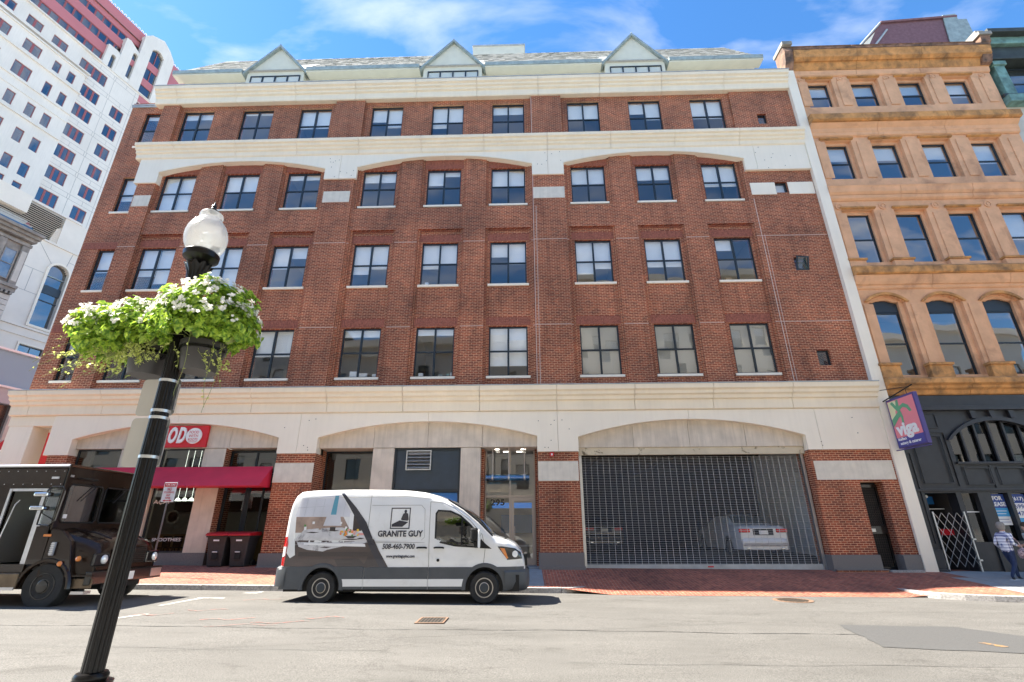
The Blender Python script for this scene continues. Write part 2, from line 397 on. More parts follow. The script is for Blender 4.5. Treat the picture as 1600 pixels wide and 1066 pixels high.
def relief(mb, xs, zs, depth, yback, merge=True):
    """stepped wall in the XZ plane: every cell has a front depth or is a hole (None)"""
    xs = sorted(set(round(x, 4) for x in xs)); zs = sorted(set(round(z, 4) for z in zs))
    D = [[depth((xs[i]+xs[i+1])/2, (zs[j]+zs[j+1])/2) for j in range(len(zs)-1)] for i in range(len(xs)-1)]
    nx, nz_ = len(xs)-1, len(zs)-1
    def q(a, b_, c, d): mb.add([a, b_, c, d], [(0, 1, 2, 3)])
    for i in range(nx):
        for j in range(nz_):
            d = D[i][j]
            if d is not None: q((xs[i], d, zs[j]), (xs[i+1], d, zs[j]), (xs[i+1], d, zs[j+1]), (xs[i], d, zs[j+1]))
    g = lambda i, j: yback if not (0 <= i < nx and 0 <= j < nz_) or D[i][j] is None else D[i][j]
    for i in range(nx+1):
        for j in range(nz_):
            a, b_ = g(i-1, j), g(i, j)
            if abs(a-b_) > 1e-5: q((xs[i], min(a, b_), zs[j]), (xs[i], max(a, b_), zs[j]), (xs[i], max(a, b_), zs[j+1]), (xs[i], min(a, b_), zs[j+1]))
    for j in range(nz_+1):
        for i in range(nx):
            a, b_ = g(i, j-1), g(i, j)
            if abs(a-b_) > 1e-5: q((xs[i], min(a, b_), zs[j]), (xs[i+1], min(a, b_), zs[j]), (xs[i+1], max(a, b_), zs[j]), (xs[i], max(a, b_), zs[j]))
def zg(X): return -.008*(max(-45, min(45, X))+4)
def zw(X): return .40 - .008*max(-45, min(45, X))      # paving level at the foot of the facades
# ================================================================ GROUND
g = MB(); g.box(-700, 700, -700, 700, -.9, -.6)
build('ground', g, 'flag_concrete', kind='structure')
KR = [(11.0, 17.5), (10.64, 16.4), (10.52, 15.6), (10.62, 15.1), (11.05, 14.6), (11.7, 14.25), (12.6, 14.05), (14, 13.95)]
def yk(X):
    if X <= .9: return 15.25
    if X < 2.2: return 15.25-.3*(X-.9)/1.3
    if X <= 10.5: return 14.95
    if X < 12.6:
        t = (X-10.5)/2.1; return 14.95-.9*(t*t*(3-2*t))
    return 14.02
def hk(X):
    if X <= .9: return .13
    if X < 2.3: return .13*(1-(X-.9)/1.4)+.006*(X-.9)/1.4
    if X <= 10.2: return .006
    if X < 11.4: return .006+.124*(X-10.2)/1.2
    return .13
def zpave(X, Y):
    t = max(0, min(1, (Y-yk(X))/(18.3-yk(X)))); return (zg(X)+hk(X))*(1-t)+zw(X)*t
XS = [-45, -30, -20] + [-18+i*2 for i in range(9)] + [.5+.25*i for i in range(54)] + [15, 18, 24, 32, 45]
XS = sorted(set(XS))
# road
r = MB()
ys = [-3.0, -.5, 3, 6, 9, 12, 14.4, 15.6]
XR = [-250] + XS + [250]
r.grid([[(x, y, zg(x) + .10*math.sin(math.pi*min(1, max(0, (y+1)/16)))*.25) for x in XR] for y in ys])
r.v = [(x, y, zg(x)+.0 + (0.02*math.sin(math.pi*max(0, min(1, (y)/15.2))))) for (x, y, z) in r.v]
build('road', r, 'road', kind='structure', smooth=True, recalc=False)
# brick pavement
p = MB(); rows = []
for k in range(13):
    t = k/10
    rows.append([(x, yk(x)+.02+(18.3-yk(x))*t, zpave(x, yk(x)+(18.3-yk(x))*t)) for x in XS])
p.grid(rows)
build('pavement', p, 'paver', kind='structure', smooth=True, recalc=False)
# near pavement under the camera (out of frame) and its kerb
p = MB(); p.grid([[(x, y, zg(x)+.13) for x in XS] for y in (-3.5, 4.3)])
build('pavement', p, 'flag_concrete', kind='structure', recalc=False)
# blue-grey slab in front of the entrance, concrete flags past the garage: each slab a piece
def slab(parent, x0, x1, y0, y1, mt, name='paving_slab', off=.005, g_=.008):
    m_ = MB(); n = 3
    m_.grid([[(x0+g_+(x1-x0-2*g_)*i/n, y0+g_+(y1-y0-2*g_)*j/n, zpave(x0+(x1-x0)*i/n, y0+(y1-y0)*j/n)+off) for i in range(n+1)] for j in range(n+1)])
    return build(name, m_, mt, parent, recalc=False)
walk = bpy.data.objects.new('slab_paving', None); col.objects.link(walk); walk['kind'] = 'structure'
for i in range(2):
    for j in range(3):
        slab(walk, -1.55+i*1.02, -.53+i*1.02, 15.45+j*1.0, 16.45+j*1.0, 'slab_blue')
def kerbx(y):   # left edge of the flags at the right
    return 10.75
for i in range(7):
    for j in range(3):
        x0 = 13.6+i*1.5
        slab(walk, x0, x0+1.5, 14.25+j*1.38, 15.63+j*1.38, 'flag_concrete')
for j, (xa) in enumerate((12.9, 13.0)):
    slab(walk, xa, 13.6, 14.25+j*1.38, 15.63+j*1.38, 'flag_concrete')
# kerb stones
kerb = bpy.data.objects.new('kerb', None); col.objects.link(kerb); kerb['kind'] = 'structure'
def stone(pts_l, pts_r, h):
    """a kerb stone from its street-side and pavement-side edges"""
    m_ = MB(); n = len(pts_l); vs = []
    for (a, b_) in zip(pts_l, pts_r):
        j = random.uniform(-.006, .006)
        vs += [(a[0], a[1]-.012+j, zg(a[0])-.06), (a[0], a[1]+j, zg(a[0])+h-.012), (a[0], a[1]+.014, zg(a[0])+h), (b_[0], b_[1], zg(b_[0])+h), (b_[0], b_[1], zg(b_[0])-.06)]
    fs = [(i*5+k, i*5+(k+1) % 5, (i+1)*5+(k+1) % 5, (i+1)*5+k) for i in range(n-1) for k in range(5)]
    fs += [(0, 1, 2, 3, 4), tuple((n-1)*5+k for k in (4, 3, 2, 1, 0))]
    m_.add(vs, fs); build('kerb_stone', m_, 'kerb_granite', kerb)
x = -40
while x < .6:
    L_ = random.uniform(1.5, 2.1); x1 = min(x+L_, .95)
    if .95-x1 < .7: x1 = .95
    n = 8; xs_ = [x+.008+(x1-x-.016)*i/n for i in range(n+1)]
    stone([(q, 15.25) for q in xs_], [(q, 15.42) for q in xs_], .14); x = x1
c1 = [(.96+.9*math.sin(t), 15.25+1.25*(1-math.cos(t))) for t in [i*1.25/8 for i in range(9)]]
c2 = [(.96+.74*math.sin(t), 15.42+1.15*(1-math.cos(t))) for t in [i*1.25/8 for i in range(9)]]
stone(c1[:5], c2[:5], .14); stone(c1[4:], c2[4:], .14)
def offs(path, d):
    o = []
    for i, p_ in enumerate(path):
        a, b_ = path[max(0, i-1)], path[min(len(path)-1, i+1)]
        t = Vector((b_[0]-a[0], b_[1]-a[1])).normalized(); o.append((p_[0]-t.y*d, p_[1]+t.x*d))
    return o
kp = [(10.72, 16.5), (10.55, 16.0), (10.5, 15.55), (10.58, 15.12), (10.85, 14.72), (11.25, 14.42), (11.8, 14.2), (12.5, 14.05), (13.4, 13.98), (14.6, 13.95)]
ko = offs(kp, .17)
for a in range(0, len(kp)-1, 3): stone(kp[a:a+4], ko[a:a+4], .145)
x = 14.61
while x < 40:
    x1 = x+random.uniform(1.5, 2.2); n = 5; xs_ = [x+.01+(x1-x-.02)*i/n for i in range(n+1)]
    stone([(q, 13.95) for q in xs_], [(q, 14.12) for q in xs_], .145); x = x1
# asphalt patch, lines, spray marks, crack seal: flat things laid on the road
def flat(name, pts, mat, dz, label=None, cat=None, kind=None):
    m_ = MB(); m_.add([(a, b_, zg(a)+.02*math.sin(math.pi*max(0, min(1, b_/15.2)))+dz) for a, b_ in pts], [tuple(range(len(pts)))])
    o = build(name, m_, mat, None, recalc=False)
    if kind: o['kind'] = kind
    if label: tag(o, label, cat)
    return o
def wob(pts, a=.03, n=10):
    out = []
    for i in range(len(pts)):
        p_, q = pts[i], pts[(i+1) % len(pts)]
        for k in range(n): t = k/n; out.append((p_[0]+(q[0]-p_[0])*t+random.uniform(-a, a), p_[1]+(q[1]-p_[1])*t+random.uniform(-a, a)))
    return out
flat('road_patch', wob([(5.3, 8.6), (7.3, 8.25), (11.5, 8.25), (11.5, 8.62), (8.4, 9.3), (7.75, 10.4), (5.75, 10.5)]), 'asphalt_patch', .006, kind='structure')
for pts, mt_ in (([(-8.3, 12.1), (-8.22, 12.1), (-8.1, 13.55), (-8.25, 13.5)], 'white_line'), ([(-7.92, 10.4), (-7.82, 10.4), (-7.62, 10.95), (-7.75, 10.95)], 'white_line'),
                 ([(-8.3, 13.5), (-7.6, 13.45), (-7.6, 13.58), (-8.3, 13.62)], 'white_line'), ([(-7.75, 14.6), (-7.35, 14.6), (-7.3, 15.0), (-7.4, 15.0)], 'white_line')):
    flat('road_marking', pts, mt_, .005, kind='structure')
for k, (xx, yy, L_, w_) in enumerate([(-6.2, 10.3, .9, .035), (-5.1, 10.0, 1.0, .03), (-7.2, 11.4, .8, .03), (-4.3, 10.6, .7, .03), (-5.7, 9.7, 1.2, .02), (-6.9, 13.2, .8, .03), (-7.9, 10.7, .7, .04)]):
    n = 7; ys_ = [yy+.10*math.sin(i*1.3+k)+.04*i for i in range(n)]
    pts = [(xx+L_*i/(n-1), ys_[i]+w_) for i in range(n)] + [(xx+L_*i/(n-1), ys_[i]-w_*.2) for i in range(n-1, -1, -1)]
    flat('spray_mark', pts, 'red_spray', .007+.0005*k, kind='structure')
flat('painted_mark', wob([(7.0, 8.98), (7.10, 9.0), (7.24, 8.70), (7.09, 8.64)], .012, 4), 'ochre_paint', .010, 'small ochre painted patch on the grey asphalt repair', 'road patch')
# the long tar seam in the carriageway and two shorter cracks
def seam_strip(x0, x1, y, w_, seed):
    q = random.Random(seed); n = int((x1-x0)/.16); up, dn_ = [], []; yy = y
    for i in range(n+1):
        x = x0+(x1-x0)*i/n; yy = y+.05*math.sin(x*.9+seed)+.025*math.sin(x*3.1); a = w_*q.uniform(.25, 1.15); up.append((x, yy+a)); dn_.append((x, yy-a*q.uniform(.3, 1)))
    flat('tar_seam', up+dn_[::-1], 'tar', .0045, kind='structure')
seam_strip(-14, 5.6, 9.62, .020, 1); seam_strip(-9, -2, 8.0, .006, 2); seam_strip(.5, 6.8, 7.45, .007, 3); seam_strip(6, 14, 12.2, .007, 4)
# manhole cover and drain grate
mh = thing('manhole_cover', 'round rusty iron manhole cover in the road before the garage', 'manhole cover', (6.72, 14.1, zg(6.72)+.004))
m_ = MB(); m_.lathe([(.0, .0), (.47, .0), (.47, .012), (.40, .014), (.40, .006), (.0, .006)], (0, 0, 0), 40); build('rim', m_, 'iron_rust', mh, local=True)
m_ = MB()
for i in range(-5, 6):
    for j in range(-5, 6):
        if i*i+j*j < 27: m_.box(i*.066-.02, i*.066+.02, j*.066-.02, j*.066+.02, .006, .016)
build('tread_stud', m_, 'iron', mh, local=True, kind='stuff')
dg_ = thing('drain_grate', 'rectangular iron drain grate set in the road in front of the white van', 'drain grate', (-1.82, 10.5, zg(-1.8)+.022))
m_ = MB(); m_.box(-.27, .27, -.33, -.28, 0, .012); m_.box(-.27, .27, .28, .33, 0, .012); m_.box(-.27, -.23, -.28, .28, 0, .012); m_.box(.23, .27, -.28, .28, 0, .012); build('frame', m_, 'iron_rust', dg_, local=True)
m_ = MB(); m_.box(-.23, .23, -.28, .28, -.002, .003); build('well', m_, 'black_matt', dg_, local=True)
for i in range(7):
    m_ = MB(); m_.box(-.21+i*.065, -.175+i*.065, -.28, .28, .003, .011); build('bar', m_, 'iron', dg_, local=True)

# ================================================================ BRICK OFFICE BUILDING
BB = thing('brick_office_building', 'long five storey red brick building with cream cornices, arched bays and a shuttered garage door', 'building', (-3, 18.3, .4))
WX = [-16.33, -13.28, -10.32, -6.69, -3.65, -.65, 3.05, 6.07, 9.1]
ROWS = [(7.29, 9.42), (11.38, 13.47), (15.47, 17.5), (19.35, 21.52)]
HW = .79
SW = [(11.37, 11.80, 19.71, 20.33), (11.42, 11.95, 15.70, 16.28), (11.45, 12.01, 11.73, 12.36), (11.45, 11.95, 7.53, 8.17)]
PIL = [(-18.12, -17.28), (-9.27, -7.82), (.46, 1.94)]
GR = [(-17.21, -9.25, 17.45, 18.0), (-7.73, .46, 17.48, 18.05), (1.93, 10.2, 17.5, 18.04)]
XR0 = 13.14
def dep(x, z):
    for c in WX:
        if abs(x-c) < HW:
            for a, b_ in ROWS:
                if a < z < b_: return None
    if -19.14 < x < -18.36:
        for a, b_ in ROWS:
            if a+.02 < z < b_-.02: return None
    for a, b_, c, d in SW:
        if a < x < b_ and c < z < d: return None
    if x < -18.12: return 18.45
    for a, b_ in PIL:
        if a < x < b_: return 18.24
    if x > 10.25: return 18.30
    if z > 18.5: return 18.40
    for c in WX:
        if 6.5 < z < 14.12 or 15.25 < z < 18.5:
            if abs(x-c) < .92: return 18.43
            if abs(x-c) < 1.01: return 18.365
    return 18.30
xs = [-19.96, -19.14, -18.36, -18.12, -17.28, -9.27, -7.82, .46, 1.94, 10.25, XR0] + [c+s for c in WX for s in (-1.01, -.92, -HW, HW, .92, 1.01)] + [v for s in SW for v in s[:2]]
zs_ = [6.3, 14.12, 15.25, 18.5, 22.2] + [v for a in ROWS for v in a] + [v+.02 for v, _ in ROWS] + [v-.02 for _, v in ROWS] + [v for s in SW for v in s[2:]]
w = MB(); relief(w, xs, zs_, dep, 18.75)
build('brick_wall', w, 'brick', BB)
# body: side walls, back, roof slabs and floors
w = MB()
w.box(-19.94, -19.6, 18.76, 36, 6.3, 22.2); w.box(12.9, XR0-.01, 18.76, 36, .3, 22.2); w.box(-19.59, 12.89, 35.7, 36, .3, 22.2)
build('side_wall', w, 'brick', BB)
w = MB()
for z in (6.35, 10.45, 14.5, 18.4, 21.9): w.box(-19.55, 12.85, 18.77, 35.6, z, z+.28)
build('floor_slab', w, 'ceiling_tile', BB)
w = MB()
for z0, z1 in ((6.65, 10.43), (10.75, 14.48), (14.8, 18.38), (18.7, 21.88)):
    w.box(-19.5, 12.8, 24.0, 24.2, z0, z1)
    for x in (-11.9, -5.2, -2.1, 1.2, 4.6, 10.8): w.box(x-.06, x+.06, 18.85, 23.9, z0, z1)
build('partition', w, 'interior', BB)
# soldier courses: single bricks standing on end over the windows (about 900, joined), corbelled headers
so = MB()
def soldiers(x0, x1, z0, ztop, y):
    n = int((x1-x0)/.0745)
    for i in range(n):
        a = x0+(x1-x0)*i/n; zt = ztop(a+.035) if callable(ztop) else ztop
        if zt-z0 > .03: so.box(a+.006, a+(x1-x0)/n-.006, y+random.uniform(-.004, .002), y+.03, z0, zt)
for c in WX:
    soldiers(c-.92, c+.92, 9.46, 9.82, 18.41); soldiers(c-.92, c+.92, 13.51, 13.86, 18.41)
    for i in range(20): so.box(c-.9+i*.092, c-.9+i*.092+.05, 18.38, 18.44, 14.04, 14.11)
    for a, b_, c1_, d1_ in GR:
        if a < c < b_: soldiers(c-.92, c+.92, 17.54, lambda q: arcz(q, a, b_, c1_, d1_)+.03, 18.41)
soldiers(-19.9, -18.14, 9.42, 9.78, 18.43); soldiers(-19.9, -18.14, 13.48, 13.83, 18.43)
build('soldier_course', so, 'soldier_brick', BB, kind='stuff')
# sealant lines
class Pieces(MB):
    def box(s, *q): m9 = MB(); m9.box(*q); build('sealant_joint', m9, 'sealant', BB)
se = Pieces()
for z in (9.41, 13.46):
    for xa, xb, y in [(-9.26, -7.83, 18.236), (.47, 1.93, 18.236), (-18.11, -17.29, 18.236), (10.26, 13.1, 18.296)]: se.box(xa, xb, y, y+.01, z-.008, z+.008)
    for i in range(len(WX)):
        for s in (-1, 1):
            xa = WX[i]+s*1.02; k = i+s
            xb = (WX[k]-s*1.02) if 0 <= k < 9 and abs(WX[k]-WX[i]) < 3.2 else WX[i]+s*1.3
            if s == 1 or not (0 <= k < 9 and abs(WX[k]-WX[i]) < 3.2): se.box(min(xa, xb), max(xa, xb), 18.296, 18.306, z-.008, z+.008)
se.box(.475, .495, 18.232, 18.24, 6.6, 22); se.box(.60, .618, 18.232, 18.24, 6.6, 15.2); se.box(10.33, 10.35, 18.292, 18.3, 6.6, 15.4); se.box(10.45, 10.462, 18.292, 18.3, 6.6, 13.5)

# ---- windows: frame > panes, sill, blind
_wc = {}
def pillow(q, a, b_):
    """a pane that bows out by a few millimetres, as real panes do"""
    n = 6; q.grid([[(-a+2*a*i/n, -.0022*(1-(2*i/n-1)**2)*(1-(2*j/n-1)**2)*max(.5, a*2), -b_+2*b_*j/n) for i in range(n+1)] for j in range(n+1)])
    q.smooth = True
def frame_mesh(name, w_, h, cols, rows, mat='window_frame', fr=.055, mul_=.075, dep_=.07):
    k = (name, round(w_, 3), round(h, 3), cols, rows, mat)
    if k in _wc: return _wc[k]
    m_ = MB(); m_.box(-w_/2, -w_/2+fr, 0, dep_, 0, h); m_.box(w_/2-fr, w_/2, 0, dep_, 0, h)
    m_.box(-w_/2+fr, w_/2-fr, 0, dep_, 0, fr); m_.box(-w_/2+fr, w_/2-fr, 0, dep_, h-fr, h)
    for i in range(1, cols): x = -w_/2+w_*i/cols; m_.box(x-mul_/2, x+mul_/2, -.006, dep_-.004, fr, h-fr)
    for j in range(1, rows):
        z = h*j/rows
        for i in range(cols):
            xa = -w_/2+w_*i/cols+(fr if i == 0 else mul_/2); xb = -w_/2+w_*(i+1)/cols-(fr if i == cols-1 else mul_/2)
            m_.box(xa, xb, .002, dep_-.006, z-.03, z+.03)
    me = build(name, m_, mat).data; ob = [o for o in bpy.data.objects if o.data == me][0]; bpy.data.objects.remove(ob)
    _wc[k] = me; return me
def mesh_only(key, fn, mat):
    if key in _wc: return _wc[key]
    m_ = MB(); fn(m_); o = build('tmp', m_, mat, smooth=getattr(m_, 'smooth', False), recalc=not getattr(m_, 'smooth', False)); me = o.data; bpy.data.objects.remove(o); _wc[key] = me; return me
def window(parent, x, y, z, w_, h, cols=2, rows=2, mat='window_frame', glass='glass', blind=0, sill=None, base=None, slat=False, rz=0, fr=.055, mul_=.075, name='window'):
    """world position of the bottom centre of the outside face; blind = fraction drawn down"""
    base = linked_base(parent) if base is None else Vector(base)
    o = bpy.data.objects.new(name, frame_mesh(name+'_frame', w_, h, cols, rows, mat, fr, mul_)); col.objects.link(o); o.parent = parent
    o.location = Vector((x, y, z))-base; o.rotation_euler = (0, 0, rz)
    cw, rh = w_/cols, h/rows
    pw, ph = cw-fr*.5-mul_*.5, rh-fr*.5-.03
    pm = mesh_only(('pane', round(pw, 3), round(ph, 3), glass), lambda q: pillow(q, pw/2+.012, ph/2+.012), glass)
    for i in range(cols):
        for j in range(rows):
            q = bpy.data.objects.new('pane', pm); col.objects.link(q); q.parent = o
            xa = -w_/2+cw*i+(fr if i == 0 else mul_/2); xb = -w_/2+cw*(i+1)-(fr if i == cols-1 else mul_/2)
            za = rh*j+(fr if j == 0 else .03); zb = rh*(j+1)-(fr if j == rows-1 else .03)
            q.location = ((xa+xb)/2, .03+.004*j, (za+zb)/2); q.rotation_euler = (rad(random.uniform(-.9, .9)), 0, rad(random.uniform(-.8, .8)))
    if sill:
        sm = mesh_only(('sill', round(w_, 3), sill[0]), lambda q: q.box(-w_/2-.09, w_/2+.09, -sill[1], -.002, -.10, -.004), sill[0])
        q = bpy.data.objects.new('sill', sm); col.objects.link(q); q.parent = o
    if blind:
        d = h*blind
        if slat:
            def f(q):
                n = int(d/.05)
                for k in range(n): q.add([(-w_/2+.03, .14, h-.03-k*.05), (w_/2-.03, .14, h-.03-k*.05), (w_/2-.03, .17, h-.065-k*.05), (-w_/2+.03, .17, h-.065-k*.05)], [(0, 1, 2, 3)])
            bm_ = mesh_only(('slat', round(w_, 3), round(d, 3)), f, 'slat_blind')
        else:
            e2 = random.choice([0, 0, 0, .12, -.18, .25])*h if .2 < blind < .8 and h > 1.5 else 0
            def f(q):
                for (xa, xb, e) in ((-w_/2+.02, -.02, 0), (.02, w_/2-.02, e2)) if cols > 1 else ((-w_/2+.02, w_/2-.02, 0),): q.box(xa, xb, .15, .16, h-d+e, h-.01); q.box(xa, xb, .145, .165, h-d-.03+e, h-d+e)
            bm_ = mesh_only(('blind', round(w_, 3), round(d, 3), round(e2, 3)), f, 'blind')
        q = bpy.data.objects.new('blind', bm_); col.objects.link(q); q.parent = o
    return o
BL = [[.45, .30, .52, .14, .12, .76, 1.0, 1.0, 1.0], [.62, .97, .50, .66, .56, .30, .74, .60, .24], [.97, .42, .12, .24, .36, .45, .40, .33, .55], [.15, .05, .5, .35, .58, .22, .42, .30, .48]]
for ri, (za, zb) in enumerate(ROWS):
    for ci, c in enumerate(WX):
        window(BB, c, 18.50, za, 2*HW, zb-za, 2, 2, blind=BL[ri][ci], slat=(ri == 0 and ci >= 6), sill=('cream_panel', .13) if ri < 3 else None)
    window(BB, -18.75, 18.54, za+.02, .78, zb-za-.04, 1, 2, blind=(.3, .5, .6, .1)[ri], sill=('cream_panel', .13))
for i, (a, b_, c, d) in enumerate(SW):
    window(BB, (a+b_)/2, 18.40, c, b_-a, d-c, 1, 1, blind=(.0, .9, 0, 0)[i])
# the third small window swings open
m_ = MB(); m_.box(-.28, .28, -.03, .0, 0, .06); m_.box(-.28, .28, -.03, 0, .56, .62); m_.box(-.28, -.22, -.03, 0, .06, .56); m_.box(.22, .28, -.03, 0, .06, .56)
hp = build('hopper_sash', m_, 'window_frame', BB, local=True, loc=Vector((11.73, 18.33, 11.74))-linked_base(BB)); hp.rotation_euler = (rad(14), 0, rad(8))
m_ = MB(); m_.box(-.22, .22, -.02, -.01, .06, .56); build('pane', m_, 'glass', hp, local=True)
# lit ceiling lamps and objects standing inside the windows
def lit(x, y, z, w_, d_):
    m_ = MB(); m_.box(x-w_/2, x+w_/2, y-d_/2, y+d_/2, z-.03, z); build('ceiling_light', m_, 'lamp_glow', BB)
for x, z in ((-6.2, 14.49), (4.0, 14.49), (7.0, 14.49), (3.6, 10.44), (-.4, 10.44), (-10.0, 14.49), (-12.7, 18.39)): lit(x, 20.2, z, .5, 1.1)
m_ = MB(); m_.lathe([(0, 0), (.16, .02), (.2, .08), (.1, .12), (0, .12)], (-3.3, 19.4, 11.75), 16); build('ceiling_light', m_, 'beige_beam', BB, smooth=True)
for (x, z, w_, h, mt_) in [(-6.95, 7.35, .28, .28, 'sign_white'), (-6.55, 7.35, .34, .2, 'blind'), (-6.0, 7.35, .32, .16, 'blind'), (-4.2, 7.35, .2, .18, 'blind'), (-3.1, 7.35, .12, .15, 'green_copper'), (-2.95, 7.35, .1, .2, 'blind'), (-3.4, 7.35, .16, .12, 'copper_patina'), (-14.9, 11.45, .3, .2, 'blue_panel'), (-5.9, 15.52, .5, .14, 'sign_white'), (-7.1, 15.52, .5, .12, 'sign_white'), (-3.9, 15.52, .5, .14, 'sign_white'), (2.6, 15.52, .6, .12, 'sign_white'), (3.5, 15.52, .5, .14, 'sign_white'), (8.75, 11.45, .25, .2, 'tan_wood'), (-4.2, 11.45, .15, .2, 'sign_white')]:
    m_ = MB(); m_.box(x-w_/2, x+w_/2, 18.68, 18.8, z, z+h); build('sill_item', m_, mt_, BB, bevel=.01)

# ---- cream bands
def band_panels(X, z_top, y0, y1, openings, mat='cream_panel', bottom=None, name='cream_panel'):
    """panels between joints; lower edge follows arches"""
    for i in range(len(X)-1):
        a, b_ = X[i]+.006, X[i+1]-.006; n = 24
        low = [(a+(b_-a)*k/n) for k in range(n+1)]
        ext = sorted(set([round(v, 4) for v in low] + [round(q+e, 4) for o_ in openings for q, e in ((o_[0], -.0005), (o_[0], .0005), (o_[1], -.0005), (o_[1], .0005)) if a < q < b_]))
        pts = []
        for v in ext:
            z = bottom
            for o_ in openings:
                if o_[0] < v < o_[1]: z = arcz(v, *o_)
            pts.append((v, z))
        m_ = MB(); m_.prism(pts+[(b_, z_top), (a, z_top)], y0, y1); build(name, m_, mat, BB)
PR = lambda y0, pts: [(y0-a, z) for a, z in pts]
def cornice(X, prof, mat='cream_cornice', name='cornice_block', yb=18.4, parent=None):
    for i in range(len(X)-1):
        m_ = MB(); m_.prism([(y, z) for y, z in prof]+[(yb, prof[-1][1]), (yb, prof[0][1])], X[i]+.008, X[i+1]-.008, 'x'); build(name, m_, mat, parent or BB)
JX = lambda a, b_, s, o: [a]+[x for x in [o+s*k for k in range(-12, 12)] if a+.6 < x < b_-.6]+[b_]
# band above row 4
band_panels([-18.3, -13.3, -8.55, -3.65, 1.2, 6.1, 10.75, XR0], 18.35, 18.17, 18.44, GR, bottom=16.9)
cornice(JX(-18.55, XR0, 2.98, 1.2), [(18.15, 18.28), (18.1, 18.33), (18.1, 18.52), (18.02, 18.57), (18.02, 18.67), (17.93, 18.72), (17.93, 18.84), (17.84, 18.88), (17.82, 19.02)], yb=18.43)
# narrow lip under the arches
for (a, b_, c, d) in GR:
    pts = arc(a, b_, c-.0, d, 28); m_ = MB()
    m_.prism(pts+[(x, z+.055) for x, z in pts[::-1]], 18.12, 18.166); build('arch_moulding', m_, 'cream_cornice', BB)
cornice(JX(-18.55, XR0, 3.05, .85), [(18.15, 21.78), (18.12, 21.85), (18.12, 22.12), (18.03, 22.17), (18.03, 22.28), (17.94, 22.33), (17.94, 22.44), (17.84, 22.5), (17.82, 22.66)], yb=18.6)
m_ = MB(); m_.box(-18.58, XR0+.02, 17.80, 20.5, 22.67, 22.71); build('flashing', m_, 'flashing', BB)
m_ = MB(); m_.box(-19.98, -18.56, 18.38, 20.5, 22.0, 22.06); m_.box(-19.98, -18.56, 18.4, 18.7, 21.9, 21.98); build('coping', m_, 'flashing', BB)
# pier stones at row 4 and the small-window band
for a, b_ in ((-9.17, -7.93), (.5, 1.92), (-18.1, -17.3)):
    m_ = MB(); m_.box(a, b_, 18.225, 18.3, 15.62, 16.22); build('pier_stone', m_, 'stone_panel', BB)
for a, b_ in ((10.3, 11.4), (11.97, 13.1)):
    m_ = MB(); m_.box(a, b_, 18.275, 18.35, 15.6, 16.24); build('pier_stone', m_, 'cream_panel', BB)
# ground floor band and cornice
GA = [(-17.24, -9.28, 4.89, 5.47), (-7.8, .43, 4.88, 5.46), (1.94, 10.24, 4.83, 5.46)]
band_panels([-18.2, -13.3, -8.55, -3.67, 1.2, 6.1, 10.75, XR0], 5.80, 18.17, 18.62, GA, bottom=4.3)
cornice(JX(-20.05, XR0, 2.93, 1.2), [(18.16, 5.81), (18.10, 5.84), (18.09, 6.18), (18.0, 6.22), (17.99, 6.34), (17.9, 6.39), (17.89, 6.5), (17.8, 6.56), (17.78, 6.72)], yb=18.62)
m_ = MB(); m_.box(-20.07, XR0+.0, 17.76, 18.3, 6.725, 6.76); build('flashing', m_, 'flashing', BB)
# fixings: small spots where plugs sit in the panels
m_ = MB()
for _ in range(70):
    x = random.choice([-8.55, 1.2, 11.4, -13.3])+random.uniform(-1.0, 1.0); z = random.choice([random.uniform(4.4, 5.7), random.uniform(16.95, 18.2)])
    if any(o_[0]-.05 < x < o_[1]+.05 for o_ in GA): continue
    m_.cyl((x, 18.168, z), (x, 18.16, z), .018, n=7)
build('panel_fixing', m_, 'joint_dark', BB, kind='stuff')
# piers at street level: brick, stone block, granite base
for a, b_ in ((-18.05, -17.26), (-9.27, -7.82), (.44, 1.92)):
    w = MB(); w.box(a, b_, 18.22, 18.9 if a < 0 and a > -10 else 18.9, .6, 4.3); build('brick_pier', w, 'brick', BB)
    w = MB(); w.box(a+.0, b_-.02 if a > 0 else b_-.0, 18.195, 18.219, 3.26, 3.95); build('pier_stone', w, 'stone_panel', BB)
    w = MB(); w.box(a-.03, b_+.03, 18.15, 18.92, .2, .89); build('granite_base', w, 'granite', BB, bevel=.01)
    w = MB(); w.box(a-.05, b_+.05, 18.08, 18.149, .2, .47); build('plinth', w, 'granite', BB, bevel=.01)
# right pier with the side door
w = MB(); relief(w, [10.26, 11.79, 12.57, XR0], [.5, 3.17, 4.3], lambda x, z: None if 11.79 < x < 12.57 and z < 3.17 else 18.22, 19.0)
build('brick_pier', w, 'brick', BB)
w = MB(); w.box(10.33, XR0-.06, 18.195, 18.219, 3.24, 3.90); build('pier_stone', w, 'stone_panel', BB)
for a, b_ in ((10.2, 11.82), (12.56, XR0)):
    w = MB(); w.box(a, b_, 18.15, 18.9, .1, .80); build('granite_base', w, 'granite', BB, bevel=.01)
w = MB(); w.box(10.25, 11.9, 18.05, 18.149, .1, .33); build('brick_plinth', w, 'brick', BB)
w = MB(); w.box(10.22, 11.92, 18.03, 18.149, .331, .37); build('plinth', w, 'granite', BB, bevel=.006)
w = MB(); w.box(11.95, 13.0, 17.95, 18.149, .1, .34); build('step', w, 'kerb_granite', BB, bevel=.01)
dr = build('side_door', MB().box(11.8, 12.56, 18.62, 18.68, .3, 3.16), 'black_matt', BB)
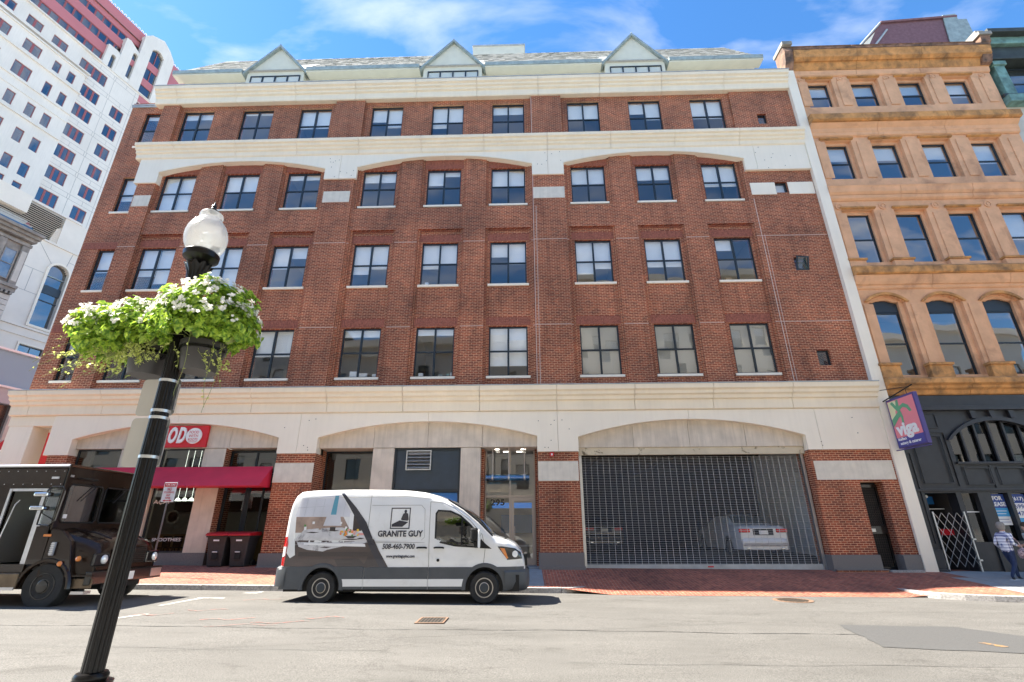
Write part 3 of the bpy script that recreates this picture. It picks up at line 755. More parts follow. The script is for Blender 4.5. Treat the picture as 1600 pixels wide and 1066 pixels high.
m_ = MB(); m_.box(11.8, 11.87, 18.56, 18.615, .3, 3.1); m_.box(12.49, 12.56, 18.56, 18.615, .3, 3.1); m_.box(11.87, 12.49, 18.56, 18.615, 3.0, 3.1); m_.box(11.87, 12.49, 18.56, 18.615, 1.45, 1.7); m_.box(11.87, 12.49, 18.56, 18.615, .3, .4)
build('door_frame', m_, 'black_gloss', dr)
m_ = MB()
for i in range(9): m_.tube([(11.87+i*.07, 18.6, 1.7), (11.87+min(i*.07+.62, .62), 18.6, 1.7+min(.62, .62-(max(0, i*.07))))], .004, 4)
for z0 in (.42, 1.72):
    for k in range(16):
        z = z0+k*.08
        m_.tube([(11.88, 18.598, z), (12.48, 18.598, z+.0)], .003, 4)
    for k in range(9): m_.tube([(11.9+k*.07, 18.594, z0), (11.9+k*.07, 18.594, z0+1.0)], .003, 4)
build('mesh_grille', m_, 'iron', dr)
m_ = MB(); m_.box(11.9, 12.12, 18.52, 18.558, 1.52, 1.62); build('handle', m_, 'galvanised', dr)
# left end: open corner bay with a cream pillar
w = MB(); w.box(-20.0, -18.2, 18.2, 18.6, 5.42, 5.80); build('cream_beam', w, 'cream_cornice', BB)
w = MB(); w.box(-19.95, -19.0, 18.22, 18.9, .3, 5.419); build('cream_pillar', w, 'cream_panel', BB)
w = MB(); w.box(-19.6, -18.06, 20.2, 20.3, .3, 5.8); w.box(-20.0, -18.06, 18.61, 20.19, 5.5, 5.8); w.box(-18.19, -18.06, 18.63, 20.1, .3, 5.49); build('bay_lining', w, 'concrete', BB)
w = MB(); w.box(-18.9, -18.3, 20.1, 20.18, .6, 5.0); build('bay_glazing', w, 'glass_tower', BB)
# side wall at ground level, floor slab behind the shops
w = MB(); w.box(-19.9, -19.6, 20.35, 35.9, .2, 6.3); build('side_wall', w, 'brick', BB)

# ---- arch infills
def infill(op, zb, holes, y=18.42):
    a, b_, zs0, zc = op; a += .002; b_ -= .002
    n = 28; pts = arc(a, b_, zs0+.02, zc+.02, n)
    XX = sorted(set([a, b_, (a+b_)/2, a+(b_-a)*.25, a+(b_-a)*.75])); 
    for i in range(len(XX)-1):
        x0, x1 = XX[i]+.006, XX[i+1]-.006; k = 10
        t = [(x0+(x1-x0)*j/k, arcz(x0+(x1-x0)*j/k, a-.01, b_+.01, zs0+.02, zc+.02)) for j in range(k+1)]
        m_ = MB(); m_.prism([(x0, zb), (x1, zb)]+t[::-1], y, y+.19); build('arch_panel', m_, 'concrete', BB)
infill(GA[0], 4.56, None); infill(GA[1], 4.52, None); infill(GA[2], 4.47, None)
# shop columns
def column(a, b_, base=True, zt=4.55, y=18.44):
    w = MB(); w.box(a, b_, y, 18.8, .9, zt); build('concrete_column', w, 'concrete', BB, bevel=.012)
    w = MB(); w.box(a-.02, b_+.02, y-.03, 18.82, .2, .9); build('granite_base', w, 'granite', BB, bevel=.01)
column(-12.2, -11.37); column(-15.42, -13.88, zt=4.55)
column(-5.74, -4.93, zt=4.51); column(-2.43, -1.69, zt=4.51)
def glazing(name, x0, x1, z0, z1, y, cols, rows, frm='window_frame', gl='glass_dark', fr=.05):
    w_ = x1-x0
    return window(BB, (x0+x1)/2, y, z0, w_, z1-z0, cols, rows, mat=frm, glass=gl, fr=fr, mul_=.06, name=name)
# left shop: transom windows and shopfront under the awning
glazing('transom_window', -17.2, -15.43, 3.7, 4.55, 18.55, 1, 1)
glazing('transom_window', -13.87, -12.21, 3.7, 4.55, 18.55, 1, 1)
for a, b_ in ((-17.2, -15.43), (-13.87, -12.21)):
    w = MB(); w.box(a, b_, 18.46, 18.8, .2, .9); build('granite_base', w, 'granite', BB)
    w = MB(); w.box(a, b_, 18.56, 18.7, 3.3, 3.69); build('transom_panel', w, 'black_matt', BB)
glazing('shop_window', -17.2, -15.43, .91, 3.29, 18.55, 1, 1); SH = glazing('shop_window', -13.87, -12.21, .91, 3.29, 18.55, 1, 1)
glazing('shop_door', -11.36, -10.45, .42, 3.25, 18.82, 1, 1, fr=.09); glazing('shop_door', -10.44, -9.29, .42, 3.25, 18.82, 2, 1, fr=.09)
glazing('transom_window', -11.36, -9.29, 3.66, 4.5, 18.82, 2, 1, fr=.07)
w = MB(); w.box(-11.36, -9.29, 18.83, 18.95, 3.26, 3.65); build('transom_panel', w, 'black_matt', BB)
w = MB(); w.box(-11.43, -11.37, 18.81, 19.4, .3, 4.55); build('brick_jamb', w, 'brick', BB)
w = MB(); w.box(-11.36, -9.29, 18.45, 19.3, 4.551, 4.6); build('soffit', w, 'concrete', BB)
w = MB(); w.box(-11.372, -11.362, 18.46, 18.8, .9, 4.55); build('brick_jamb', w, 'brick', BB)
# shop interior
w = MB(); w.box(-19.0, 1.3, 24.5, 24.7, .2, 5.9); w.box(-18.9, -18.7, 20.35, 24.4, .2, 5.9); w.box(-8.7, -8.4, 18.95, 24.4, .2, 5.9); w.box(-2.05, -1.9, 18.85, 24.4, .2, 5.9); w.box(1.1, 1.3, 18.95, 24.4, .2, 5.9)
build('partition', w, 'interior', BB)
w = MB(); w.box(-19.5, 13.0, 18.95, 35.5, .30, .36); build('floor_slab', w, 'interior_dark', BB)
w = MB(); w.box(-18.6, -8.75, 18.9, 24.4, 5.0, 5.05); w.box(-8.3, 1.0, 19.5, 24.4, 5.0, 5.05); build('ceiling', w, 'ceiling_tile', BB)
w = MB(); w.box(-17, -10, 23.6, 24.4, .36, 1.5); build('shop_counter', w, 'tan_wood', BB)
w = MB(); w.box(-17.0, -9.5, 24.38, 24.46, 2.5, 3.3); build('menu_board', w, 'black_matt', BB)
w = MB(); w.box(-13.6, -9.6, 20.5, 20.55, 3.05, 3.35); build('wall_sign_band', w, 'sign_red', BB)
for i in range(5):
    m_ = MB(); m_.lathe([(0, .12), (.05, .11), (.11, 0), (.06, .02), (0, .05)], (-13.6+i*.27, 19.6, 2.72), 12); m_.cyl((-13.6+i*.27, 19.6, 2.84), (-13.6+i*.27, 19.6, 5.0), .006, n=4)
    build('pendant_lamp', m_, 'lamp_glow', BB, smooth=True)
for i in range(4):
    x = -13.65+i*.42; m_ = MB(); m_.box(x-.16, x+.16, 19.3, 19.62, 1.02, 1.06); m_.box(x-.16, x+.16, 19.6, 19.63, 1.06, 1.45)
    for a in (-.14, .14):
        for b_ in (19.32, 19.6): m_.box(x+a-.012, x+a+.012, b_-.012, b_+.012, .36, 1.02)
    build('bar_stool', m_, 'black_matt', BB)
w = MB(); w.box(-14.0, -12.0, 19.02, 19.28, 1.35, 1.39); build('window_counter', w, 'tan_wood', BB)
m_ = MB(); m_.cyl((-12.95, 18.60, 2.1), (-12.95, 18.603, 2.1), .19, n=28); build('window_roundel', m_, 'beige_beam', BB)
m_ = MB(); m_.lathe([(.22, 0), (.235, 0), (.235, .003), (.22, .003)], (-12.95, 18.60, 2.1), 30, 'y'); build('window_roundel', m_, 'beige_beam', BB)
text('window_lettering', 'SMOOTHIES', .16, 'sign_white', BB, (-12.95, 18.545, 1.33), width=1.05)
text('window_lettering', 'AÇAÍ', .2, 'sign_white', BB, (-13.45, 18.545, 2.62), width=.6)
# awning
aw = MB()
aw.prism([(18.4, 3.86), (17.62, 3.12), (17.62, 3.10), (18.4, 3.10)], -17.1, -9.43, 'x')
AW = tag(build('awning', aw, 'awning', None), 'long dark red sloping shop awning on the left of the brick building', 'awning')
# red fascia sign with letters
sg = thing('shop_sign', 'red fascia sign with white raised letters and a round white badge above the awning', 'sign', (-13.6, 18.38, 4.62))
build('sign_board', MB().box(-15.0, -12.13, 18.30, 18.4, 4.58, 5.40), 'sign_red', sg)
for i, ch in enumerate('OD'):
    text('letter', ch, .80, 'sign_white', sg, (-13.47+i*.36, 18.27, 5.0), depth=.05, bold=.03, shear=.2, width=.32)
m_ = MB(); m_.cyl((-12.62, 18.24, 5.0), (-12.62, 18.298, 5.0), .30, n=40); bd = build('badge', m_, 'sign_white', sg, bevel=.01)
for i, t_ in enumerate(('FOOD', 'WITH', 'ROOTS')):
    text('letter', t_, .15, 'sign_red', sg, (-12.62, 18.236, 5.13-.14*i), width=.36)
build('badge_line', MB().box(-12.78, -12.46, 18.23, 18.238, 4.76, 4.775), 'sign_red', bd)
# second arch: dark window, louvred panel, entrance
glazing('shop_window', -7.8, -5.75, .91, 4.5, 19.2, 1, 2)
w = MB(); w.box(-7.78, -5.75, 19.25, 19.45, .3, .9); build('granite_base', w, 'granite', BB)
w = MB(); w.box(-7.82, -7.80, 18.905, 19.6, .9, 4.5); build('brick_jamb', w, 'brick', BB)
w = MB(); w.box(-7.8, -5.75, 18.62, 19.6, 4.52, 4.6); build('soffit', w, 'concrete', BB)
w = MB(); w.box(-4.92, -2.44, 18.56, 18.6, 3.0, 4.5); build('metal_panel', w, 'blue_black', BB) if 'blue_black' in MATS else build('metal_panel', w, 'store_black', BB)
w = MB()
for a in ((-4.92, -4.85, .9, 4.5), (-2.51, -2.44, .9, 4.5)): w.box(a[0], a[1], 18.5, 18.555, a[2], a[3])
w.box(-4.85, -2.51, 18.5, 18.555, 4.43, 4.5); w.box(-4.85, -2.51, 18.5, 18.555, 2.92, 3.02); build('panel_frame', w, 'window_frame', BB)
w = MB(); w.box(-4.85, -2.51, 18.57, 18.6, .9, 2.9); build('blue_panel', w, 'blue_panel', BB)
w = MB(); w.box(-4.92, -2.44, 18.5, 18.9, .2, .9); build('granite_base', w, 'granite', BB)
lv = build('vent', MB().box(-4.45, -3.55, 18.54, 18.558, 3.72, 4.40), 'interior_dark', BB)
m_ = MB(); m_.box(-4.47, -4.43, 18.44, 18.538, 3.70, 4.42); m_.box(-3.57, -3.53, 18.44, 18.538, 3.70, 4.42); m_.box(-4.43, -3.57, 18.44, 18.538, 4.38, 4.42); m_.box(-4.43, -3.57, 18.44, 18.538, 3.70, 3.74); build('frame', m_, 'galvanised', lv)
for i in range(5):
    z = 3.77+i*.125; m_ = MB(); m_.prism([(18.44, z), (18.45, z-.008), (18.53, z+.08), (18.52, z+.088)], -4.42, -3.58, 'x'); build('louvre', m_, 'galvanised', lv)
# entrance
EN = window(BB, -.615, 19.3, .42, 1.91, 4.2, 2, 1, mat='door_frame_champagne', glass='glass', fr=.05, mul_=.07, name='entrance_glazing')
build('transom_bar', MB().box(-1.55, .32, 19.285, 19.375, 2.76, 2.84), 'door_frame_champagne', EN)
ed = build('entrance_door', MB().box(-.57, -.47, 19.27, 19.299, .44, 2.75), 'door_frame_champagne', EN)
build('door_stile', MB().box(.2, .31, 19.27, 19.299, .44, 2.75), 'door_frame_champagne', EN); build('door_rail', MB().box(-.469, .199, 19.27, 19.299, 2.63, 2.75), 'door_frame_champagne', EN); build('door_rail', MB().box(-.469, .199, 19.27, 19.299, .44, .68), 'door_frame_champagne', EN)
build('handle', MB().cyl((-.44, 19.23, 1.1), (-.44, 19.23, 1.75), .014).cyl((-.44, 19.23, 1.15), (-.44, 19.28, 1.15), .01).cyl((-.44, 19.23, 1.7), (-.44, 19.28, 1.7), .01), 'galvanised', EN)
w = MB(); w.box(-1.69, -1.575, 18.81, 19.4, .4, 4.5); build('brick_jamb', w, 'brick', BB); w = MB(); w.box(.345, .43, 18.905, 19.4, .4, 4.5); build('brick_jamb', w, 'brick', BB)
w = MB(); w.box(-1.69, .43, 18.62, 19.5, 4.52, 4.6); build('soffit', w, 'concrete', BB)
text('house_number', '295', .30, 'black_gloss', BB, (-1.08, 19.29, 2.58), width=.52, bold=.008)
for x in (-1.1, -.1):
    m_ = MB(); m_.cyl((x, 19.0, 4.505), (x, 19.0, 4.519), .09, n=16); build('downlight', m_, 'lamp_glow', BB)
build('slab_step', MB().box(-1.68, .43, 18.3, 19.29, .30, .43), 'slab_blue', BB)
cn = thing('entrance_light_tube', 'blue glass tube light hanging on three rods over the entrance door', 'lamp', (-.66, 18.62, 3.3))
m_ = MB(); m_.cyl((-1.5, 18.62, 3.43), (.12, 18.62, 3.43), .115, n=20); build('tube', m_, 'glass_blue', cn, smooth=True)
m_ = MB(); m_.cyl((-1.48, 18.62, 3.43), (.1, 18.62, 3.43), .05, n=12); build('inner_tube', m_, 'blue_glow', cn, smooth=True)
for x in (-1.24, -.64, -.06):
    m_ = MB(); m_.cyl((x, 18.63, 3.5), (x, 18.63, 4.52), .022, n=8); build('rod', m_, 'door_frame_champagne', cn)
    m_ = MB(); m_.lathe([(.12, -.03), (.124, -.03), (.124, .03), (.12, .03)], (x, 18.62, 3.43), 20, 'x'); build('collar', m_, 'galvanised', cn)
# lobby
for x, y in ((-.9, 22.6), (-.3, 22.6)): w = MB(); w.box(x-.12, x+.12, y-.12, y+.12, 4.95, 4.98); build('ceiling_light', w, 'lamp_glow', BB)  # made-up lights, added to brighten the lobby behind the glass
for x in (-16, -13, -10.4): w = MB(); w.box(x-.5, x+.5, 21.0, 21.2, 4.93, 4.98); build('ceiling_light', w, 'lamp_glow', BB)  # made-up lights too, added to lift the dark left shop interior
w = MB(); w.box(-1.4, .35, 20.9, 20.95, 2.45, 2.66); build('sky_reflection_band', w, 'blue_band', BB)  # painted sky reflection: a glowing strip at door-top height, no real lamp
w = MB(); w.box(-.7, .7, 21.2, 21.9, 1.0, 1.05); w.box(-.6, -.55, 21.3, 21.8, .36, 1.0); w.box(.5, .55, 21.3, 21.8, .36, 1.0); build('lobby_table', w, 'sign_white', BB)
w = MB(); w.box(-1.2, .3, 24.4, 24.48, 1.5, 2.3); build('lobby_picture', w, 'blue_panel', BB)
# ---- garage
w = MB(); w.box(1.95, 10.23, 18.46, 18.62, 4.2, 4.465); build('door_lintel', w, 'beige_beam', BB)
w = MB(); w.box(1.921, 1.96, 18.46, 19.1, .3, 4.47); build('brick_jamb', w, 'brick', BB); w = MB(); w.box(10.242, 10.259, 18.23, 19.1, .5, 4.3); build('brick_jamb', w, 'brick', BB)
GD = build('garage_door', MB().box(1.97, 10.2, 18.6, 18.64, .30, .50), 'flashing', BB, label='open mesh roller grille of the garage')
def rail(q, x): q.box(x-.05, x+.05, 18.55, 18.66, .3, 4.2)
m_ = MB(); rail(m_, 2.02); build('guide_rail', m_, 'galvanised', GD); m_ = MB(); rail(m_, 10.15); build('guide_rail', m_, 'galvanised', GD)
rodm = mesh_only('rod', lambda q: q.cyl((2.08, 0, 0), (10.09, 0, 0), .0042, n=5, caps=False), 'grille_metal')
z = .53; k = 0
GB = linked_base(GD)
while z < 4.18:
    o = bpy.data.objects.new('grille_rod', rodm); col.objects.link(o); o.parent = GD; o.location = (0-GB.x, 18.62-GB.y, z-GB.z); z += .058
linkm = mesh_only('link', lambda q: [q.box(-.0055, .0055, -.008, .008, j*.058, j*.058+.05) for j in range(63)], 'grille_metal')
for k in range(36):
    o = bpy.data.objects.new('grille_chain', linkm); col.objects.link(o); o.parent = GD; o.location = (2.2+k*.222-GB.x, 18.612-GB.y, .5-GB.z)
build('warning_label', MB().box(6.2, 6.4, 18.592, 18.599, .40, .44), 'sign_red', GD)
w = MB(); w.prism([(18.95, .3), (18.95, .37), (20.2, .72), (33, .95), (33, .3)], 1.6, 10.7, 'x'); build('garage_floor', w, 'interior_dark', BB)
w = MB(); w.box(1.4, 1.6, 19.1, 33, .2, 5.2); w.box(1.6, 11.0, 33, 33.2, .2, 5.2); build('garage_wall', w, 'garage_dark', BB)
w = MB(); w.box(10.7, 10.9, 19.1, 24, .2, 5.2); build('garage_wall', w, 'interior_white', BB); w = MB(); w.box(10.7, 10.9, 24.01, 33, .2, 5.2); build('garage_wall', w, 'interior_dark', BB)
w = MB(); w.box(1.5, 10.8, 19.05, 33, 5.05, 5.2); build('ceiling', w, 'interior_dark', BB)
w = MB()
for y in (20.5, 23, 25.5, 28): w.box(1.65, 10.65, y, y+.25, 4.75, 5.04)
for x in (3.2, 6.5): w.cyl((x, 19.4, 4.6), (x, 32, 4.6), .06, n=8)
build('ceiling_beam', w, 'interior_dark', BB)
for y in (29,):
    for x in (): w = MB(); w.box(x-.08, x+.08, y-.6, y+.6, 4.68, 4.73); build('ceiling_light', w, 'lamp_glow', BB)
for x, y in ((5.9, 30.0),): w = MB(); w.box(x-.25, x+.25, y, y+.5, .36, 5.0); build('garage_column', w, 'garage_dark', BB)
# ---- attic: setback wall, eaves, shingled slope, three gables, stair tower
w = MB(); w.box(-19.4, 13.1, 20.3, 30, 22.2, 26.0); build('attic_wall', w, 'stucco', BB)
X0, X1 = -19.75, 13.35
rf = MB(); rf.prism([(19.82, 26.02), (23.1, 30.95), (30, 30.95), (30, 26.02)], X0+.1, X1-.1, 'x'); build('roof', rf, 'shingle', BB)
sh = MB(); n = 17
for i in range(n):
    t0, t1 = i/n, (i+1)/n
    ya, za, yb_, zb_ = 19.82+3.28*t0, 26.02+4.93*t0, 19.82+3.28*t1, 26.02+4.93*t1
    x = X0+.1
    while x < X1-.15:
        x1 = min(x+random.uniform(.25, .42), X1-.1); dy = random.uniform(.02, .035)
        if not any(abs((x+x1)/2-gc) < 1.75*(1-t0*.0) and za < 28 for gc in (-13.93, -3.83, 6.36)): sh.add([(x, ya-dy, za+.012), (x1-.006, ya-dy, za+.012), (x1-.006, yb_-.004, zb_+.004), (x, yb_-.004, zb_+.004), (x, ya-.002, za-.006), (x1-.006, ya-.002, za-.006)], [(0, 1, 2, 3), (4, 5, 1, 0)])
        x = x1
build('shingles', sh, 'shingle', BB, kind='stuff')
GB_ = [(-13.93, 1.82, 28.02), (-3.83, 1.83, 28.05), (6.36, 1.84, 28.15)]
XE = [X0]
for c, hw, zt in GB_: XE += [c-hw-.02, c+hw+.02]
XE += [X1]
for i in range(0, len(XE), 2):
    m_ = MB(); m_.prism([(19.70, 25.80), (19.68, 26.03), (19.86, 26.06), (20.3, 25.95), (20.3, 25.83)], XE[i], XE[i+1], 'x'); build('gutter', m_, 'copper_patina', BB)
    m_ = MB(); m_.box(XE[i], XE[i+1], 19.74, 20.299, 25.72, 25.795); build('soffit_board', m_, 'stucco', BB)
for c, hw, zt in GB_:
    m_ = MB(); m_.prism([(c-hw+.18, 22.6), (c+hw-.18, 22.6), (c+hw-.18, 25.9), (c, zt-.18), (c-hw+.18, 25.9)], 19.95, 22.8); build('gable_wall', m_, 'stucco', BB)
    for s in (-1, 1):
        a = (c+s*hw, 25.88); b_ = (c, zt); d = Vector((b_[0]-a[0], b_[1]-a[1])).normalized(); nrm = Vector((-d.y, d.x))*(.1 if s < 0 else -.1)
        m_ = MB(); m_.prism([a, b_, (b_[0], b_[1]-.19), (a[0], a[1]-.17)], 19.78, 23.5); build('gable_roof', m_, 'copper_patina', BB)
    m_ = MB(); m_.box(c-.02, c+.02, 19.77, 23.5, zt-.02, zt+.03); build('ridge_cap', m_, 'copper_patina', BB)
    wd = window(BB, c+.03, 19.90, 23.9, 2.85, 1.78, 4, 1, glass='glass', mat='window_frame')
w = MB(); w.box(-3.55, .3, 26, 30, 29.5, 35.45); PT = build('stair_tower', w, 'stucco', BB)
build('tower_coping', MB().box(-3.6, .35, 25.95, 30.05, 35.451, 35.6), 'flashing', PT)
m_ = MB(); m_.box(-2.0, -1.9, 25.97, 25.999, 32.2, 34.6); m_.box(-.35, -.25, 25.97, 25.999, 32.2, 34.6); m_.box(-1.9, -.35, 25.97, 25.999, 34.5, 34.6); build('panel_trim', m_, 'stucco', PT)
m_ = MB(); m_.box(-1.55, -.45, 25.95, 25.998, 33.3, 34.0); build('vent', m_, 'interior_dark', PT)
for i in range(5): m_ = MB(); m_.box(-1.5, -.5, 25.90, 25.949, 33.34+i*.13, 33.39+i*.13); build('louvre', m_, 'flashing', PT)
build('vent_frame', MB().box(-1.8, -.3, 25.93, 25.998, 34.03, 34.2), 'stucco', PT)
# fire alarm strobe
st = thing('alarm_strobe', 'small red fire alarm strobe high on the brick pier beside the entrance', 'alarm', (.95, 18.21, 4.2))
build('strobe_box', MB().box(.88, 1.02, 18.13, 18.218, 4.12, 4.26), 'sign_red', st, bevel=.01); build('lens', MB().box(.92, .98, 18.1, 18.129, 4.15, 4.22), 'sign_white', st)
# ---- cream corner strip between the two houses, bracket on top
w = MB(); w.box(XR0+.004, 13.57, 18.12, 18.6, .0, 22.9); CS = build('corner_strip', w, 'cream_panel', BB)
build('strip_cap', MB().prism([(18.12, 22.9), (17.9, 23.25), (17.78, 23.85), (17.9, 24.25), (18.6, 24.25), (18.6, 22.9)], XR0+.02, 13.56, 'x'), 'sandstone_dark', BB)
build('strip_cap', MB().box(XR0-.03, 13.6, 17.72, 18.65, 24.251, 24.45), 'old_stone', BB)
# ================================================================ SANDSTONE BUILDING
OB = thing('sandstone_building', 'orange brown sandstone building with deep weathered cornices and a black shopfront', 'building', (18, 18.4, .2))
OX = [14.70, 16.96, 19.22, 21.46, 23.7]; OH = .565
OR_ = [(12.04, 14.54, 'r'), (16.36, 18.42, 'r'), (20.64, 22.30, 'r')]
OXL, OXR = 13.58, 23.15
def odep(x, z):
    if x > OXR-.0: return None
    for c in OX[:4]:
        for a, b_, t in OR_:
            if abs(x-c) < OH and a < z < b_: return None
            if abs(x-c) < OH+.13 and a-.0 < z < b_+.16: return 18.47
        if abs(x-c) < OH+.02 and 7.1 < z < 10.25: return None
        if abs(x-c) < OH+.02 and 10.25 < z < arcz(x, c-OH-.02, c+OH+.02, 10.15, 10.34): return None
        if abs(x-c) < OH+.2 and 7.1 < z < arcz(x, c-OH-.2, c+OH+.2, 10.2, 10.5): return 18.44
    return 18.30
xs = [OXL, OXR] + [c+s for c in OX[:4] for s in (-OH-.2, -OH-.13, -OH-.02, -OH, OH, OH+.02, OH+.13, OH+.2)] + [c-OH+.09*k for c in OX[:4] for k in range(1, 12)]
zs_ = [6.9, 7.1, 10.15, 10.2, 10.25, 10.34, 10.5] + [10.2+.03*k for k in range(10)] + [v for a, b_, t in OR_ for v in (a, b_, b_+.16)] + [23.6]
w = MB(); relief(w, xs, zs_, odep, 18.75); build('wall', w, 'sandstone', OB)
w = MB(); w.box(OXR-.3, OXR, 18.76, 34, 0, 23.6); w.box(OXL+.01, OXR-.31, 33.7, 34, 0, 23.6); w.box(OXL+.02, OXR-.31, 18.8, 33.6, 23.3, 23.59); w.box(OXL+.02, OXR-.32, 22.6, 22.8, 7, 23.2)
for z in (6.7, 11.1, 15.4, 19.6): w.box(OXL+.03, OXR-.33, 18.78, 33.6, z, z+.3)
build('inner_structure', w, 'interior', OB)
for c in OX[:4]:
    for i, (a, b_, t) in enumerate(OR_):
        window(OB, c, 18.54, a, 2*OH, b_-a, 1, 2, glass='glass_old', blind=(0 if i == 0 else .35) if c < 20 else .5, name='sash_window')
        # splayed lintel soffit and drip
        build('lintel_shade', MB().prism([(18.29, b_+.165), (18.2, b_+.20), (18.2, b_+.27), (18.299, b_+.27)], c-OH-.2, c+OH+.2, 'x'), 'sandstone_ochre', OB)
    window(OB, c, 18.54, 7.1, 2*OH, 2.72, 1, 2, glass='glass_old', blind=0, name='sash_window')
    build('fanlight', MB().prism([(c-OH, 9.83)]+[(x, z+.03) for x, z in arc(c-OH-.0, c+OH+.0, 10.15, 10.34, 12)][::-1][::-1]+[(c+OH, 9.83)], 18.53, 18.6), 'window_frame', OB)
    # arch moulding
    o_ = arc(c-OH-.32, c+OH+.32, 10.2, 10.62, 14); i_ = arc(c-OH-.2, c+OH+.2, 10.2, 10.5, 14)
    build('arch_moulding', MB().prism(o_+i_[::-1], 18.22, 18.31), 'sandstone_ochre', OB)
# pier pedestals, panels and roundels
px_ = [OXL+.36]+[(OX[i]+OX[i+1])/2 for i in range(3)]+[OXR-.42]
for i, x in enumerate(px_):
    hw = .36 if i in (0, 4) else .42
    build('pedestal', MB().box(x-hw, x+hw, 18.06, 18.32, 6.91, 7.42), 'sandstone_ochre', OB, bevel=.012)
    build('pedestal_cap', MB().box(x-hw-.05, x+hw+.05, 18.0, 18.32, 7.421, 7.52), 'sandstone_ochre', OB, bevel=.01)
    build('pilaster_panel', MB().box(x-.2, x+.2, 18.255, 18.30, 7.53, 10.1), 'sandstone', OB, bevel=.02)
    build('pedestal', MB().box(x-hw+.02, x+hw-.02, 18.12, 18.32, 11.75, 12.05), 'sandstone', OB, bevel=.01); build('pedestal_cap', MB().box(x-hw-.03, x+hw+.03, 18.06, 18.32, 12.051, 12.14), 'sandstone_ochre', OB, bevel=.01)
    build('pilaster_panel', MB().box(x-.22, x+.22, 18.26, 18.30, 12.2, 14.5), 'sandstone', OB, bevel=.02)
    build('pilaster_panel', MB().box(x-.22, x+.22, 18.26, 18.30, 16.4, 18.5), 'sandstone', OB, bevel=.02)
    build('pilaster_panel', MB().box(x-.22, x+.22, 18.26, 18.30, 20.7, 22.3), 'sandstone', OB, bevel=.02)
    for z in (14.85, 22.42):
        m_ = MB(); m_.lathe([(0, 0), (.07, 0), (.07, .03), (.11, .03), (.11, 0), (.16, 0), (.16, .045), (0, .045)], (x, 18.25, z), 20, 'y'); build('roundel', m_, 'sandstone', OB, smooth=True)
def ocorn(z0, prof, mat, x0=OXL, x1=OXR, step=3.1):
    X = [x0]; 
    while X[-1]+step*1.4 < x1: X.append(X[-1]+step)
    X.append(x1); cornice(X, [(18.3-y, z0+z) for y, z in prof], mat, 'cornice_stone', 18.4, OB)
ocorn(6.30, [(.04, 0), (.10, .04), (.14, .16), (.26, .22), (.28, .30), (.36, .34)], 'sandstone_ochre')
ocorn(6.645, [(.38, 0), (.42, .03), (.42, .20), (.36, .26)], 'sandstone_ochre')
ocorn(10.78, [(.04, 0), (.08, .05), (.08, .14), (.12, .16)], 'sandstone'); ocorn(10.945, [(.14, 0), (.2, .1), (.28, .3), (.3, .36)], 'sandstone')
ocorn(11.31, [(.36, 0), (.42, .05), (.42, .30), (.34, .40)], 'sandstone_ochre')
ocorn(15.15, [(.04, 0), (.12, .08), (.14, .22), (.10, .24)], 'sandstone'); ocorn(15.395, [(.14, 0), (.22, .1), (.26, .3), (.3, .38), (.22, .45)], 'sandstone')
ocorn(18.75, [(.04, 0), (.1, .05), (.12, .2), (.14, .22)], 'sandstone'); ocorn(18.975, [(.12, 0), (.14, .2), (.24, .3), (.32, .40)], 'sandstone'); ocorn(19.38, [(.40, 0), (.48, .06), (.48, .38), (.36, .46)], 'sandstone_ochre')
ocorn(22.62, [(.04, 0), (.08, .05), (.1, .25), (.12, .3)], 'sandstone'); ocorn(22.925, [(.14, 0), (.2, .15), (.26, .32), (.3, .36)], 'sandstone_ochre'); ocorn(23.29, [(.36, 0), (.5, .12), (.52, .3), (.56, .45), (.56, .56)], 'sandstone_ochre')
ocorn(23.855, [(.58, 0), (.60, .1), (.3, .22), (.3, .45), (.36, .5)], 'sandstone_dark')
build('parapet_back', MB().box(OXL+.02, OXR-.02, 18.41, 18.7, 23.3, 24.3), 'sandstone_dark', OB)
for x in (OXR-.22,):
    build('end_bracket', MB().prism([(18.3, 22.9), (18.0, 23.0), (17.85, 23.35), (17.95, 23.7), (17.66, 24.0), (17.62, 24.35), (18.3, 24.35)], x-.22, x+.26, 'x'), 'sandstone_dark', OB, bevel=.02)
    build('bracket_cap', MB().box(x-.3, x+.34, 17.55, 18.7, 24.351, 24.55), 'old_stone', OB, bevel=.01); build('bracket_cap', MB().box(x-.2, x+.22, 17.75, 18.6, 24.551, 24.85), 'old_stone', OB, bevel=.02)
# roof dormer of purple slate
DM = build('roof_dormer', MB().prism([(17.3, 23.6), (24.9-.2, 23.6), (24.9-.2, 25.0), (17.3, 25.0)], 24, 32), 'sandstone_dark', OB)
bpy.data.objects.remove(DM)
w = MB(); w.prism([(23.0, 23.6), (24.9, 34.0), (25.2, 34.1), (29.9, 34.35), (29.9, 23.6)], 24.0, 30); 
m_ = MB(); m_.add([(22.0, 24.0, 31.0), (29.9, 24.0, 31.0), (29.9, 24.0, 34.35), (24.7, 24.0, 34.0), (22.2, 29, 31.0), (24.7, 29, 34.0), (29.9, 29, 34.35), (29.9, 29, 31.0)], [(0, 1, 2, 3), (0, 3, 5, 4), (3, 2, 6, 5), (1, 7, 6, 2), (4, 5, 6, 7)])
SD = thing('slate_roof_house', 'purple slate roof structure rising behind the sandstone parapet', 'roof house', (26, 26, 24))
build('roof', m_, 'purple_slate', SD)
m_ = MB(); m_.box(23.0, 29.8, 24.15, 29, 0, 30.99); build('wall', m_, 'pale_stone', SD)
m_ = MB(); m_.add([(22.25, 23.97, 31.2), (23.0, 23.95, 31.2), (24.1, 23.95, 33.1)], [(0, 1, 2)]); build('pale_panel', m_, 'cream_panel', SD)
